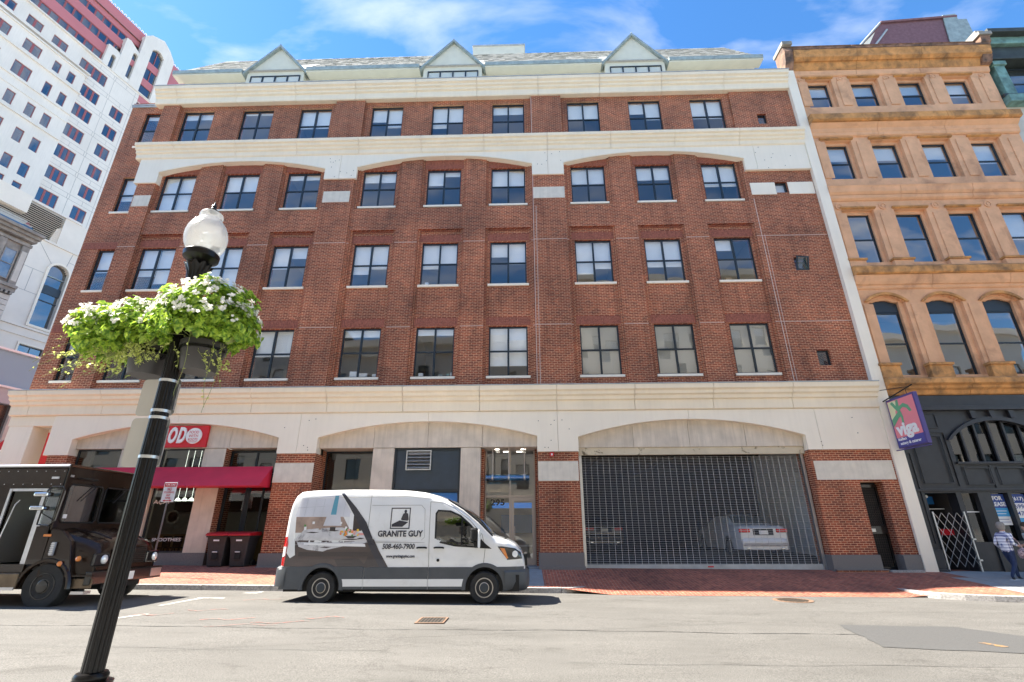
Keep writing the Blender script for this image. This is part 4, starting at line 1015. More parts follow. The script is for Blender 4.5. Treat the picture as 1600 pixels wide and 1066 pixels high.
for a, b_ in (((22.0, 31.0), (24.7, 34.0)), ((23.1, 31.0), (24.95, 33.3))):
    m_ = MB(); m_.tube([(a[0], 23.95, a[1]), (b_[0], 23.95, b_[1])], .07, 5); build('rake_board', m_, 'flashing', SD)
m_ = MB(); m_.tube([(24.7, 23.93, 34.0), (29.9, 23.93, 34.38)], .10, 5); build('ridge_board', m_, 'purple_slate', SD)
m_ = MB(); m_.prism([(28.6, 31.0), (29.9, 31.0), (29.9, 34.6), (29.0, 34.5)], 23.9, 23.96); m_.box(29.9, 30.6, 24, 29, 31, 34.2); build('side_roof', m_, 'copper_patina', SD)
# black shopfront
SF = 18.32
w = MB()
def aopen(x): return arcz(x, 15.45, 18.95, 4.62, 5.32)
def sdep(x, z):
    if 14.0 < x < 15.06 and z < 2.78: return None
    if 15.24 < x < 15.80 and 1.18 < z < 2.78: return None
    if 16.24 < x < 16.83 and 1.22 < z < 2.78: return None
    if 16.95 < x < 17.6 and 1.22 < z < 2.78: return None
    if 17.75 < x < 18.9 and z < 2.78: return None
    if 15.45 < x < 18.95 and 3.84 < z < aopen(x): return None
    if z > 2.95 and z < 3.72 and 15.5 < x < 18.9 and not any(abs(x-q) < .06 for q in (16.6, 17.8)): return SF+.04
    if z > 3.0 and z < 4.9 and 13.98 < x < 15.3: return SF+.04
    if x > 15.8 and x < 18.95 and z > 5.4 and z < 5.62: return SF
    return SF
xs = [13.58, 13.98, 14.0, 15.06, 15.24, 15.3, 15.45, 15.5, 15.8, 16.24, 16.54, 16.66, 16.83, 16.95, 17.6, 17.74, 17.75, 17.86, 18.9, 18.95, 23.1] + [15.45+.1*k for k in range(36)]
zs_ = [.0, 1.18, 1.22, 2.78, 2.95, 3.0, 3.72, 3.84, 4.62, 4.9, 5.32, 5.84] + [4.62+.05*k for k in range(15)]
relief(w, xs, zs_, sdep, 18.7)
SFo = build('shopfront_wall', w, 'store_black', OB)
for (x0, x1, z0, z1, y) in [(13.58, 23.1, 5.86, 6.28, 18.26), (13.58, 23.1, 5.70, 5.859, 18.14), (13.58, 23.1, 2.84, 2.92, 18.24), (15.4, 19.0, 3.76, 3.84, 18.22), (13.62, 13.94, .1, .95, 18.2), (13.60, 13.96, .1, .35, 18.14), (15.82, 16.2, .1, 1.1, 18.26)]:
    build('moulding', MB().box(x0, x1, y, 18.319, z0, z1), 'store_black', OB, bevel=.01)
def pframe(x0, x1, z0, z1, y, t=.04):
    m_ = MB(); m_.box(x0, x1, y, y+.03, z0, z0+t); m_.box(x0, x1, y, y+.03, z1-t, z1); m_.box(x0, x0+t, y, y+.03, z0+t, z1-t); m_.box(x1-t, x1, y, y+.03, z0+t, z1-t); build('panel_moulding', m_, 'store_black', OB)
for a in [(14.1, 15.15, 3.1, 4.8), (13.66, 13.9, 1.1, 4.2), (13.66, 13.9, 4.6, 5.4), (14.1, 15.2, 5.05, 5.6), (15.6, 16.5, 3.05, 3.65), (16.75, 17.7, 3.05, 3.65), (17.95, 18.8, 3.05, 3.65), (15.86, 16.18, .45, .95), (16.3, 17.5, .25, 1.1)]: pframe(*a, 18.29)
o_ = arc(15.33, 19.07, 4.62, 5.46, 22); i_ = arc(15.45, 18.95, 4.62, 5.32, 22); build('arch_moulding', MB().prism(o_+i_[::-1], 18.22, 18.319), 'store_black', OB)
for x in (16.5, 17.2, 17.9): build('keystone', MB().prism([(x-.07, 5.4), (x+.07, 5.4), (x+.1, 5.69), (x-.1, 5.69)], 18.2, 18.319), 'store_black', OB)
for x in (15.97, 16.5, 17.02, 17.55, 18.1, 18.6): build('mullion', MB().box(x-.035, x+.035, 18.36, 18.44, 3.84, arcz(x, 15.45, 18.95, 4.62, 5.32)+.02), 'store_black', OB)
build('pane', MB().prism([(15.4, 3.8), (19.0, 3.8)]+arc(15.4, 19.0, 4.62, 5.4, 16)[::-1], 18.46, 18.47), 'glass_dark', OB)
build('pane', MB().box(15.2, 15.84, 18.5, 18.51, 1.1, 2.82), 'glass_dark', OB); build('pane', MB().box(16.2, 17.64, 18.5, 18.51, 1.15, 2.82), 'glass_dark', OB); build('pane', MB().box(17.7, 18.95, 18.55, 18.56, .3, 2.82), 'glass_dark', OB)
build('wall_lamp', MB().lathe([(0, -.06), (.08, -.05), (.11, 0), (.08, .05), (0, .06)], (14.16, 18.6, 2.68), 14), 'sign_white', OB, smooth=True)
w = MB(); w.box(13.62, 23.1, 22.6, 22.8, .1, 6.2); w.box(13.62, 23.1, 18.72, 22.5, .16, .2); w.box(13.62, 23.1, 18.72, 22.5, 6.0, 6.1); w.box(13.58, 13.7, 18.72, 22.5, .2, 6); w.box(15.06, 15.14, 18.72, 20.2, .2, 2.9); build('shop_interior', w, 'interior_dark', OB)
build('blue_notice', MB().box(14.55, 14.98, 19.3, 19.32, 2.45, 2.72), 'blue_panel', OB); build('door_leaf', MB().box(14.42, 14.52, 19.2, 19.25, .25, 2.6), 'door_frame_champagne', OB)
build('white_rail', MB().box(14.4, 15.05, 19.0, 19.02, 2.26, 2.29), 'sign_white', OB); build('white_rail', MB().box(15.2, 15.8, 18.48, 18.495, 2.14, 2.17), 'sign_white', OB)
build('red_band', MB().box(14.6, 17.6, 18.9, 18.92, 1.40, 1.60), 'sign_red', OB)
for x in (15.52, 15.72): build('yellow_post', MB().cyl((x, 18.65, 1.2), (x, 18.65, 1.62), .035, n=10), 'beige_beam', OB)
build('threshold', MB().box(13.95, 15.1, 18.2, 19.4, .0, .19), 'flag_concrete', OB)
# scissor gate
sc = thing('scissor_gate', 'grey metal folding lattice gate drawn across the shop doorway', 'gate', (14.5, 18.25, .25))
for x, z0 in ((14.02, .32), (15.08, .12)):
    build('post', MB().box(x-.022, x+.022, 18.24, 18.28, z0, 2.16), 'galvanised', sc)
for i in range(-4, 5):
    for s in (1, -1):
        pts = []
        for k in range(41):
            t = k/40; z = .42+1.7*t; x = 14.04+ (i*.26 + (s*1.06*t if s > 0 else 1.06*(1-t)-.0)*.98)
            if 14.03 < x < 15.08: pts.append((x, 18.25+.008*s, z))
        if len(pts) > 5: m_ = MB(); m_.tube([pts[0], pts[-1]], .0085, 4); build('lattice_bar', m_, 'galvanised', sc)
for z in (1.25, .6): build('clip', MB().box(15.06, 15.16, 18.2, 18.239, z, z+.05), 'galvanised', sc)
# window posters
po = thing('lease_poster', 'blue and white FOR LEASE poster in the black shop window', 'poster', (16.54, 18.49, 1.7))
build('sheet', MB().box(16.28, 16.80, 18.485, 18.492, 1.72, 2.74), 'sign_white', po); build('blue_block', MB().box(16.28, 16.80, 18.478, 18.484, 2.28, 2.74), 'blue_ink', po); build('light_block', MB().box(16.28, 16.80, 18.478, 18.484, 2.0, 2.279), 'blue_light', po)
text('letter', 'FOR', .19, 'sign_white', po, (16.54, 18.474, 2.6), width=.33, bold=.006); text('letter', 'LEASE', .19, 'sign_white', po, (16.54, 18.474, 2.4), width=.46, bold=.006)
for i, wd_ in enumerate((.4, .3)): build('print_line', MB().box(16.54-wd_/2, 16.54+wd_/2, 18.474, 18.477, 2.17-.09*i, 2.19-.09*i), 'sign_white', po)
for i, wd_ in enumerate((.36, .42)): build('print_line', MB().box(16.54-wd_/2, 16.54+wd_/2, 18.474, 18.477, 1.9-.09*i, 1.915-.09*i), 'blue_ink', po)
po = thing('phone_poster', 'blue and white phone number poster right of the FOR LEASE poster', 'poster', (17.25, 18.49, 1.7))
build('sheet', MB().box(17.0, 17.5, 18.485, 18.492, 1.72, 2.74), 'sign_white', po); build('blue_block', MB().box(17.0, 17.5, 18.478, 18.484, 2.44, 2.74), 'blue_ink', po); build('light_block', MB().box(17.0, 17.5, 18.478, 18.484, 1.72, 1.95), 'blue_light', po)
text('letter', '(617)', .17, 'sign_white', po, (17.25, 18.474, 2.58), width=.38, bold=.004); text('letter', '699-', .19, 'blue_ink', po, (17.25, 18.474, 2.32), width=.38, bold=.002); text('letter', '475', .19, 'blue_ink', po, (17.25, 18.474, 2.09), width=.34, bold=.002)
# hanging shop sign
hs = thing('hanging_sign', 'purple framed projecting sign reading viga with a green and pink picture', 'sign', (13.6, 17.75, 4.5))
SX = 13.38
build('sign_box', MB().box(SX, SX+.14, 16.72, 18.08, 4.28, 6.04), 'purple_paint', hs, bevel=.01)
build('picture', MB().box(SX-.008, SX-.001, 16.78, 18.02, 4.64, 5.96), 'pink_paint', hs)
build('blue_band', MB().box(SX-.008, SX-.001, 16.78, 18.02, 4.32, 4.639), 'purple_ink', hs)
def yz(name, pts, mat, d=.012):
    m_ = MB(); m_.prism([(y-.22 if y < 18.21 else 18.0, z+.02) for y, z in pts], SX-d-.003, SX-d, 'x'); return build(name, m_, mat, hs)
yz('picture_shape', [(18.22, 5.92), (17.85, 5.92), (17.8, 5.7), (17.95, 5.55), (18.0, 5.3), (18.22, 5.2)], 'pale_yellow', .010)
yz('picture_shape', [(18.22, 5.28), (17.98, 5.42), (17.84, 5.5), (17.95, 5.65), (18.1, 5.86), (17.98, 5.9), (17.86, 5.72), (17.80, 5.92), (17.70, 5.92), (17.72, 5.68), (17.5, 5.75), (17.3, 5.64), (17.2, 5.42), (17.3, 5.4), (17.4, 5.55), (17.55, 5.62), (17.72, 5.55), (17.66, 5.3), (17.7, 5.0), (17.78, 5.02), (17.76, 5.32), (17.86, 5.3), (18.22, 5.02)], 'leaf_paint', .013)
RT = (math.pi/2, 0, -math.pi/2)
text('letter', 'viga', .60, 'sign_white', hs, (SX-.02, 17.40, 4.90), rot=RT, width=1.02, bold=.024, depth=.01)
text('letter', 'italian', .14, 'sign_white', hs, (SX-.02, 17.76, 4.58), rot=RT, width=.40, bold=.004)
text('letter', 'eatery & caterer', .14, 'sign_white', hs, (SX-.02, 17.42, 4.43), rot=RT, width=.98, bold=.004)
m_ = MB(); m_.tube([(13.3, 18.1, 6.02), (SX+.08, 16.75, 6.30)], .022, 6); m_.tube([(SX+.08, 17.1, 6.24), (SX+.08, 17.1, 6.0)], .012, 5); m_.tube([(13.3, 18.1, 6.45), (SX+.08, 17.0, 6.28)], .014, 5)
build('bracket', m_, 'black_matt', hs); build('lower_bracket', MB().tube([(13.3, 18.1, 4.22), (SX+.08, 16.7, 4.22)], .02, 6), 'purple_paint', hs)

# ================================================================ GREEN TRIMMED HOUSE at the far right
GH = thing('green_trimmed_building', 'dark green copper trimmed building with pale stone lower floors at the right edge', 'building', (28, 18.6, .2))
w = MB(); relief(w, [23.18, 24.0, 25.6, 27.2, 28.6, 30.2, 34], [.1, 1.2, 4.2, 8, 10.2, 12, 14.2, 16, 18.2, 20.45], lambda x, z: None if (24.0 < x < 25.6 or 27.2 < x < 28.6 or 30.2 < x < 34 and 0) and (1.2 < z < 4.2 or 8 < z < 10.2 or 12 < z < 14.2 or 16 < z < 18.2) else 18.4, 18.8)
build('wall', w, 'pale_stone', GH)
for x in (24.8, 27.9):
    for z, h in ((1.2, 3.0), (8, 2.2), (12, 2.2), (16, 2.2)): window(GH, x, 18.6, z, 1.6 if x < 26 else 1.4, h, 1, 2, glass='glass_old')
build('inner_structure', MB().box(23.2, 34, 19.6, 34, .1, 20.4), 'interior_dark', GH)
for i, (z0, z1, y, mt_) in enumerate([(20.45, 20.9, 18.0, 'green_copper'), (20.9, 21.1, 18.15, 'green_black'), (23.3, 24.1, 18.1, 'green_black'), (24.1, 24.55, 17.9, 'green_copper'), (24.55, 24.8, 17.6, 'green_black')]):
    build('cornice', MB().box(23.18, 34, y, 18.9, z0+.001, z1), mt_, GH, bevel=.02)
for x in (23.4, 25.9, 28.8):
    build('pilaster', MB().box(x, x+.5, 18.2, 18.8, 21.1, 23.3), 'green_copper', GH, bevel=.02); build('capital', MB().box(x-.08, x+.58, 18.12, 18.8, 22.95, 23.2), 'green_copper', GH, bevel=.02)
build('back_wall', MB().box(23.2, 34, 18.75, 33, 21.1, 24.6), 'green_black', GH)
for x in (24.9, 27.6): window(GH, x, 18.6, 21.15, 1.7, 2.0, 1, 2, mat='window_frame', glass='glass_old')

# ================================================================ TOWER AND ITS PODIUM, left
TA = rad(14.5)
def tframe(name, label, cat, loc):
    # local x runs along the face away from the street, local y points out of the face, towards the viewer's right
    o = thing(name, label, cat, loc); o.rotation_euler = (0, 0, math.pi/2-TA); return o
# local +x = (sin a, cos a); local +y = (-cos a, sin a) points INTO the building; the front face looks along -y
TW = tframe('white_tower', 'tall white stone tower with pink upper floors and red framed windows', 'building', (-67.193, 60.0, 0))
def tb(name, x0, x1, y0, y1, z0, z1, mat, parent=TW, bevel=0): return build(name, MB().box(x0, x1, y0, y1, z0, z1), mat, parent, local=True, bevel=bevel)
FT = [47.5, 51.46, 55.4, 59.4, 63.4, 67.32, 71.35]
def holes_relief(x0, x1, z0, z1, wins, y, yb, mat, name='wall', parent=TW):
    xs = [x0, x1]; zs2 = [z0, z1]
    for a, b_, c, d in wins: xs += [a, b_]; zs2 += [c, d]
    m_ = MB(); relief(m_, xs, zs2, lambda x, z: None if any(a < x < b_ and c < z < d for a, b_, c, d in wins) else y, yb); return build(name, m_, mat, parent, local=True)
def twin(x0, x1, z0, z1, cols, y, mat='tower_frame', glass='glass_tower', rows=1, parent=TW, fr=.09):
    return window(parent, (x0+x1)/2, y, z0, x1-x0, z1-z0, cols, rows, mat=mat, glass=glass, base=(0, 0, 0), fr=fr, mul_=.28 if cols > 1 else .1)
H_ = 2.17
F0 = [27.5, 31.5, 35.5, 39.5, 43.5] + FT
W1 = []
for zt in F0:
    if zt < 70: W1.append((-5.55, -3.03, zt-H_, zt))
    W1.append((2.0, 3.9, zt-H_, zt))
    if zt < 71: W1.append((-1.07, .85, zt-H_, zt))
    W1.append((5.6, 7.5, zt-H_, zt))
W1.append((-6.9, -2.93, 69.2, 71.35))
holes_relief(-6.95, 12, 20, 73.0, W1, 0, .5, 'tower_concrete')
for a, b_, c, d in W1: twin(a, b_, c, d, 3 if 2.3 < b_-a < 3 else 4 if b_-a > 3 else 2, .12)
# proud left section in two steps
W2 = []
for zt in F0[:10]:
    if zt > 59.5: continue
    o = 0
    for a in (-8.52, -10.5, -12.55): W2.append((a, a+1.0, zt-1.85-H_+.0, zt-1.85))
W2 = [(a, b_, c, d) for a, b_, c, d in W2 if c < 56.5]
W2 = []
for zt in (29.5, 34.0, 38.3, 42.4, 46.1, 49.25+.0, 53.6, 58.1):
    zb = zt-(2.1)
    for a in (-8.52, -10.5, -12.9, -14.9, -17, -19): W2.append((a, a+1.02, zb, zt))
holes_relief(-21, -5.75, 20, 60.35, W2, -.55, .5, 'tower_concrete')
for a, b_, c, d in W2: twin(a, b_, c, d, 1, -.42)
W3 = []
for zt, hh in ((63.03, 2.2), (67.22, 1.85)):
    for a, b_ in ((-7.77, -6.84), (-9.68, -8.77), (-13.4, -11.33), (-17.1, -15.05), (-19.2, -18.2)): W3.append((a, b_, zt-hh, zt))
holes_relief(-21, -5.75, 60.36, 68.6, W3, -.40, .5, 'tower_concrete')
for a, b_, c, d in W3: twin(a, b_, c, d, 2 if b_-a > 1.5 else 1, -.28)
W4 = [(a, b_, 69.8, 71.35) for a, b_ in ((-14.08, -12.17), (-10.82, -8.86), (-17.4, -15.5), (-20.5, -18.7))]
holes_relief(-21, -6.96, 68.61, 73.0, W4, -.05, .5, 'tower_concrete')
for a, b_, c, d in W4: twin(a, b_, c, d, 2, .07)
for z, x1, y in ((68.9, -5.3, -.55), (68.2, -5.5, -.62), (64.6, -5.6, -.7), (60.2, -5.72, -.75), (58.75, -5.75, -.66), (55.3, -5.8, -.8), (72.9, -4.5, -.35)):
    tb('ledge', -21, x1, y, -.02 if z > 60 else -.56, z, z+.22, 'tower_concrete')
# stone joints
m_ = MB()
for zt in F0:
    m_.box(-5.7, 12, -.012, -.001, zt+.42, zt+.46); m_.box(-5.7, 12, -.012, -.001, zt+1.2, zt+1.24)
    for x in (-4.3, -2.2, -1.9, -.1, 1.4, 4.3): m_.box(x, x+.04, -.012, -.001, zt+.46, zt+1.2)
    for x in (-2.0, 1.4, 4.6): m_.box(x, x+.04, -.012, -.001, zt-2.6, zt+.42)
build('stone_joint', m_, 'joint_grey', TW, local=True, kind='stuff')
# pink upper storeys: ribbon windows
tb('core', -21, 12, 1.4, 16, 20, 84.5, 'interior_dark')
for i, (z0, z1, y) in enumerate(((73.2, 75.1, .35), (77.0, 78.9, .65), (80.6, 82.3, .95))):
    zn = (77.0, 80.6, 83.4)[i]
    x = -20.9; n = 0
    xe = (-4.6, -2.6, -.4)[i]
    while x < xe:
        window(TW, x+.62, y+.1, z0, 1.24, z1-z0, 1, 1, mat='tower_frame', glass='glass_tower', base=(0, 0, 0), fr=.12, name='ribbon_window'); x += 1.25
    tb('spandrel', -21, xe+.4, y, 1.3, z1, zn, 'tower_pink')
tb('parapet', -21, .5, .7, 1.5, 83.45, 85.45, 'tower_pink'); tb('parapet', 5.3, 12, .6, 1.5, 73, 84.8, 'tower_pink'); tb('parapet_groove', -21, .4, .69, .75, 83.35, 83.449, 'joint_dark')
# stepped gables with arched windows
def gable(x0, x1, y0, top, win, name='gable_block'):
    a, b_, zb, zt = win; n = 12
    xs = sorted(set([x0, x1, a, b_]+[a+(b_-a)*k/n for k in range(n+1)])); zz = sorted(set([73.01, zb, zt-(b_-a)/2]+[zt-(b_-a)/2+(b_-a)/2*k/8 for k in range(9)]+[zt+.05]))
    r_ = (b_-a)/2; c = (a+b_)/2
    def dd(x, z):
        if zb < z < zt-r_ and a < x < b_: return None
        if z >= zt-r_ and abs(x-c) < r_ and z < zt-r_+math.sqrt(max(0, r_*r_-(x-c)**2)): return None
        return y0
    m_ = MB(); relief(m_, xs, zz, dd, .45); o = build(name, m_, 'tower_concrete', TW, local=True)
    m_ = MB(); m_.prism([(x0, zt+.05)]+[(x1, zt+.05)]+top, y0, 1.2); build(name, m_, 'tower_concrete', TW, local=True)
    m_ = MB(); m_.box(a-.05, b_+.05, .25, .27, zb, zt); g_ = build('arched_window', m_, 'glass_tower', TW, local=True)
    return g_
gable(-4.5, -2.58, -.12, [(-2.58, 77.0), (-3.1, 77.3), (-4.5, 77.25)], (-3.66, -2.97, 73.15, 76.0))
gable(-2.57, -.22, -.16, [(-.22, 79.9+.3), (-1.9, 81.2), (-2.57, 81.1)], (-.98, .0-.24, 73.9, 79.6))
g_ = gable(-.21, 5.4, -.2, [(5.4, 84.5), (4.2, 86.0), (2.8, 86.95), (.74, 85.9), (-.21, 84.6)], (1.5, 3.62, 73.2, 83.9))
for z0 in (79.1, 75.2): tb('spandrel', 1.52, 3.6, .12, .24, z0, z0+1.5, 'tower_pink')
for z0 in (77.0,): tb('spandrel', -.96, -.26, .12, .24, z0, z0+1.2, 'tower_pink')
tb('mullion', 2.5, 2.62, .13, .24, 80.6, 83.8, 'tower_frame'); tb('mullion', 2.5, 2.62, .13, .24, 76.7, 79.1, 'tower_frame')
for x0, z0 in ((2.1, 71.45), (2.1, 67.5)): tb('spandrel', 2.0, 3.9, -.02, .1, z0, z0+1.4, 'tower_pink')
# railing loops along the roof edge
m_ = MB()
for k in range(44):
    x = -21+k*.62
    zr = 85.46 if x < .4 else None
    if zr: m_.tube([(x, .8, zr), (x-.12, .8, zr+.28), (x, .8, zr+.5), (x+.18, .8, zr+.5), (x+.28, .8, zr+.28), (x+.18, .8, zr)], .06, 5)
    if x > -9: pass
for k in range(10):
    x = 5.5+k*.62; m_.tube([(x, .8, 84.8), (x-.12, .8, 85.1), (x, .8, 85.3), (x+.18, .8, 85.3), (x+.28, .8, 85.1), (x+.18, .8, 84.8)], .06, 5)
build('roof_railing', m_, 'sign_white', TW, local=True, kind='stuff')
# podium
PD = tframe('tower_podium', 'pale stone building part with a tall arched window beside the brick building', 'building', (-50.04, 45.0, 0))
def pb(name, x0, x1, y0, y1, z0, z1, mat, bevel=0): return build(name, MB().box(x0, x1, y0, y1, z0, z1), mat, PD, local=True, bevel=bevel)
A0, A1, AZ0, AZ1 = -1.0, .85, 21.35, 28.5
n = 14; r_ = (A1-A0)/2; cx_ = (A0+A1)/2
def pdep(x, z):
    if A0 < x < A1 and AZ0 < z < AZ1-r_: return None
    if z >= AZ1-r_ and abs(x-cx_) < r_ and z < AZ1-r_+math.sqrt(max(0, r_*r_-(x-cx_)**2)): return None
    if -1.08 < x < 1.05 and 16.3 < z < 19.18: return None
    if z > 30.5 and x < -1.2: return None
    return 0
m_ = MB(); relief(m_, [-9, -1.2, -1.08, 1.05, 9]+[A0+(A1-A0)*k/n for k in range(n+1)], [.2, 16.3, 19.18, AZ0, AZ1-r_, 30.5, 33.9]+[AZ1-r_+r_*k/10 for k in range(11)], pdep, .6)
build('wall', m_, 'podium_stone', PD, local=True)
o_ = [(A0-.22, AZ0)]+[(cx_-(r_+.22)*math.cos(t), AZ1-r_+(r_+.22)*math.sin(t)) for t in [math.pi*k/18 for k in range(19)]]+[(A1+.22, AZ0)]
i_ = [(A0, AZ0)]+[(cx_-r_*math.cos(t), AZ1-r_+r_*math.sin(t)) for t in [math.pi*k/18 for k in range(19)]]+[(A1, AZ0)]
for k in range(len(o_)-1):
    build('arch_surround', MB().prism([o_[k], o_[k+1], i_[k+1], i_[k]], -.12, .3), 'cream_panel', PD, local=True) if k in (0, 19) else None
m_ = MB(); m_.prism(o_[1:20]+i_[1:20][::-1], -.12, .3); build('arch_surround', m_, 'cream_panel', PD, local=True)
pb('sill', A0-.22, A1+.22, -.15, .3, AZ0-.25, AZ0-.001, 'cream_panel')
aw_ = pb('arched_window', A0-.02, A1+.02, .38, .4, AZ0, AZ1+.02, 'glass_tower')
pb('spandrel', A0, A1, .28, .36, 25.1, 26.0, 'blue_black'); pb('glazing_bar', A0, A1, .28, .36, 24.2, 24.28, 'blue_black'); pb('glazing_bar', A0, A1, .28, .36, 27.0, 27.1, 'copper_patina')
window(PD, -.015, .2, 16.32, 2.1, 2.84, 2, 1, mat='blue_black', glass='glass_tower', base=(0, 0, 0), fr=.1)
for b_ in ((-1.25, -1.09, 16.15, 19.35), (1.06, 1.22, 16.15, 19.35)): pb('window_surround', b_[0], b_[1], -.08, .2, b_[2], b_[3], 'cream_panel')
pb('window_surround', -1.089, 1.059, -.08, .2, 19.19, 19.35, 'cream_panel'); pb('window_surround', -1.089, 1.059, -.08, .2, 16.1, 16.29, 'cream_panel')
for z0, z1, y in ((19.95, 20.1, -.12), (20.12, 20.75, -.06), (20.78, 21.0, -.2), (15.3, 15.6, -.12), (30.35, 30.55, -.15)): pb('string_course', -9, 9, y, -.001, z0, z1, 'podium_stone')
m_ = MB()
for (x0, x1, z) in ((-3.1, -1.23, 24.5), (-3.1, -1.3, 27.0), (1.1, 9, 24.5), (1.1, 9, 27), (.4, 9, 29.2)): m_.box(x0, x1, -.012, -.001, z, z+.035)
m_.box(-2.3, -2.265, -.012, -.001, 24.53, 27)
for a, b_ in (((-2.8, 30.3), (-1.0, 28.3)), ((.35, 28.6), (.55, 30.3))): m_.tube([(a[0], -.01, a[1]), (b_[0], -.01, b_[1])], .02, 4)
build('stone_joint', m_, 'joint_grey', PD, local=True)
# louvre bank and the slanted stone cheek
pb('louvre_back', -7, -.9, .5, .55, 30.5, 33.9, 'interior_dark')
for k in range(15):
    z = 30.6+k*.222; x1 = -.35-.08*k if k > 8 else -.9
    m_ = MB(); m_.prism([(.0, z), (.02, z-.03), (.3, z+.09), (.28, z+.12)], -7, -1.21, 'x'); build('louvre', m_, 'podium_stone', PD, local=True)
m_ = MB(); m_.prism([(-1.9, 30.5), (-.1, 30.5), (-.1, 33.8), (-1.6, 32.3)], .1, .5); build('cheek_stone', m_, 'tower_concrete', PD, local=True)
pb('string_course', -9, .4, -.1, .3, 33.9, 34.1, 'tower_concrete'); pb('chamfer_block', -9, -4.6, -.3, .5, 32.2, 34.2, 'podium_stone')
pb('body', -9, 9, .65, 14, .2, 33.5, 'interior_dark')
# old dark stone house, in front of the podium
OH_ = tframe('old_stone_building', 'old grey stone building with carved cornice and glazed top at the left edge', 'building', (-40.98, 34.0, 0))
def ob(name, x0, x1, y0, y1, z0, z1, mat, bevel=.02): return build(name, MB().box(x0, x1, y0, y1, z0, z1), mat, OH_, local=True, bevel=bevel)
ob('wall', -9, -.02, .35, 12, .2, 24.2, 'old_stone')
for z0, z1, y in ((24.2, 24.45, -.1), (24.451, 24.7, -.35), (24.701, 24.95, -.6), (23.75, 24.0, .15)): ob('cornice', -9, .12-y*.3, y, .6, z0, z1, 'old_stone')
ob('pilaster', -.55, -.04, .12, .349, 20.2, 23.7, 'old_stone'); ob('pilaster_panel', -.48, -.12, .09, .119, 20.5, 23.2, 'pale_stone'); ob('pilaster', -2.1, -1.6, .12, .349, 20.2, 23.7, 'old_stone')
window(OH_, -1.1, .2, 20.5, .9, 2.6, 1, 2, mat='old_stone', glass='glass_old', base=(0, 0, 0), fr=.08)
for z0, z1, y in ((19.9, 20.15, -.1), (19.6, 19.899, .05)): ob('string_course', -9, .05, y, .349, z0, z1, 'old_stone')
for k in range(7): ob('dentil', -.1-.3*k-.16, -.1-.3*k, -.02, .34, 19.35, 19.59, 'old_stone', .01)
for k in range(9): ob('rusticated_block', -1.9, -.05, .2, .349, 15.3+k*.45, 15.3+k*.45+.41, 'pale_stone')
m_ = MB(); m_.prism([(.3, 24.96), (.3, 25.5), (1.6, 26.6), (3, 26.6), (3, 24.96)], -9, -.3, 'x'); build('glazed_top', m_, 'glass_tower', OH_, local=True)
build('glazed_top_core', MB().box(-8.9, -.5, 1.7, 3, 24.96, 26.4), 'grey_modern', OH_, local=True)
# modern glazed corner building, lower left
MO = tframe('modern_glass_building', 'grey modern low building with glass band and white fascia at the lower left edge', 'building', (-32.9, 30.0, 0))
def mo(name, x0, x1, y0, y1, z0, z1, mat): return build(name, MB().box(x0, x1, y0, y1, z0, z1), mat, MO, local=True, bevel=.01)
mo('body', -9, 3, .6, 12, .2, 11.6, 'grey_modern'); mo('fascia', -9, 3, .0, .599, 9.25, 10.2, 'grey_modern'); mo('white_edge', -9, 3, -.15, .599, 10.201, 10.32, 'sign_white')
mo('glass_panel', -9, 3, .35, .45, 10.33, 12.6, 'spandrel_blue'); mo('glass_panel', -9, 3, .35, .45, 5.2, 9.24, 'glass_tower')
mo('column', -.1, .35, .1, .34, .2, 9.24, 'pale_stone'); mo('ledge', -9, 3, .0, .34, 6.9, 7.05, 'flashing'); mo('white_edge', -9, 3, .2, .599, 12.61, 12.75, 'sign_white')
for k in range(5): mo('mullion', -2.0-k*1.3, -1.92-k*1.3, .25, .349, 5.2, 9.24, 'window_frame')
RA = thing('red_canopy', 'dark red sloping canvas canopy at the lower left edge', 'awning', (-23.9, 22, 3.5))
m_ = MB(); m_.add([(-24.9, 21.4, 3.9), (-23.3, 22.2, 6.5), (-23.3, 25.5, 6.5), (-24.9, 25.5, 3.9)], [(0, 1, 2, 3)]); m_.add([(-24.9, 21.4, 3.75), (-24.9, 21.4, 4.05), (-23.3, 22.2, 6.65), (-23.3, 22.2, 5.7), (-24.0, 21.85, 4.45)], [(0, 1, 2, 3, 4)]); build('canvas', m_, 'red_canvas', RA)
build('frame_rod', MB().tube([(-24.9, 21.35, 3.8), (-23.2, 22.1, 5.9)], .03, 5), 'sign_white', RA)

# ================================================================ houses across the street (behind the camera, seen in the glass)
def opposite(x0, x1, H2, mt, lab, wn, Yf=-6.5, win_w=1.5):
    o = thing('street_house', lab, 'building', ((x0+x1)/2, Yf, .1), 0)
    rows = [4.5+3.9*k for k in range(int((H2-5)/3.9))]; n = wn; st = (x1-x0)/n
    wins = [(x0+st*(i+.5)-win_w/2, x0+st*(i+.5)+win_w/2, z+.9, z+3.1) for i in range(n) for z in rows]
    xs = [x0, x1]+[v for w_ in wins for v in w_[:2]]; zz = [.1, H2]+[v for w_ in wins for v in w_[2:]]
    m_ = MB(); relief(m_, xs, zz, lambda x, z: None if any(a < x < b_ and c < z < d for a, b_, c, d in wins) else 0.0, .35)
    m_.v = [(x, Yf-y, z) for x, y, z in m_.v]; build('wall', m_, mt, o)
    build('body', MB().box(x0, x1, Yf-14, Yf-.9, .1, H2), 'interior_dark', o)
    build('cornice', MB().box(x0-.1, x1+.1, Yf-1, Yf+.6, H2+.001, H2+.8), mt, o); build('belt', MB().box(x0, x1, Yf+.001, Yf+.3, 4.3, 4.7), mt, o)
    for a, b_, c, d in wins: window(o, (a+b_)/2, Yf-.2, c, b_-a, d-c, 1, 2, blind=random.choice([0, .4, .5]), rz=math.pi)
    return o
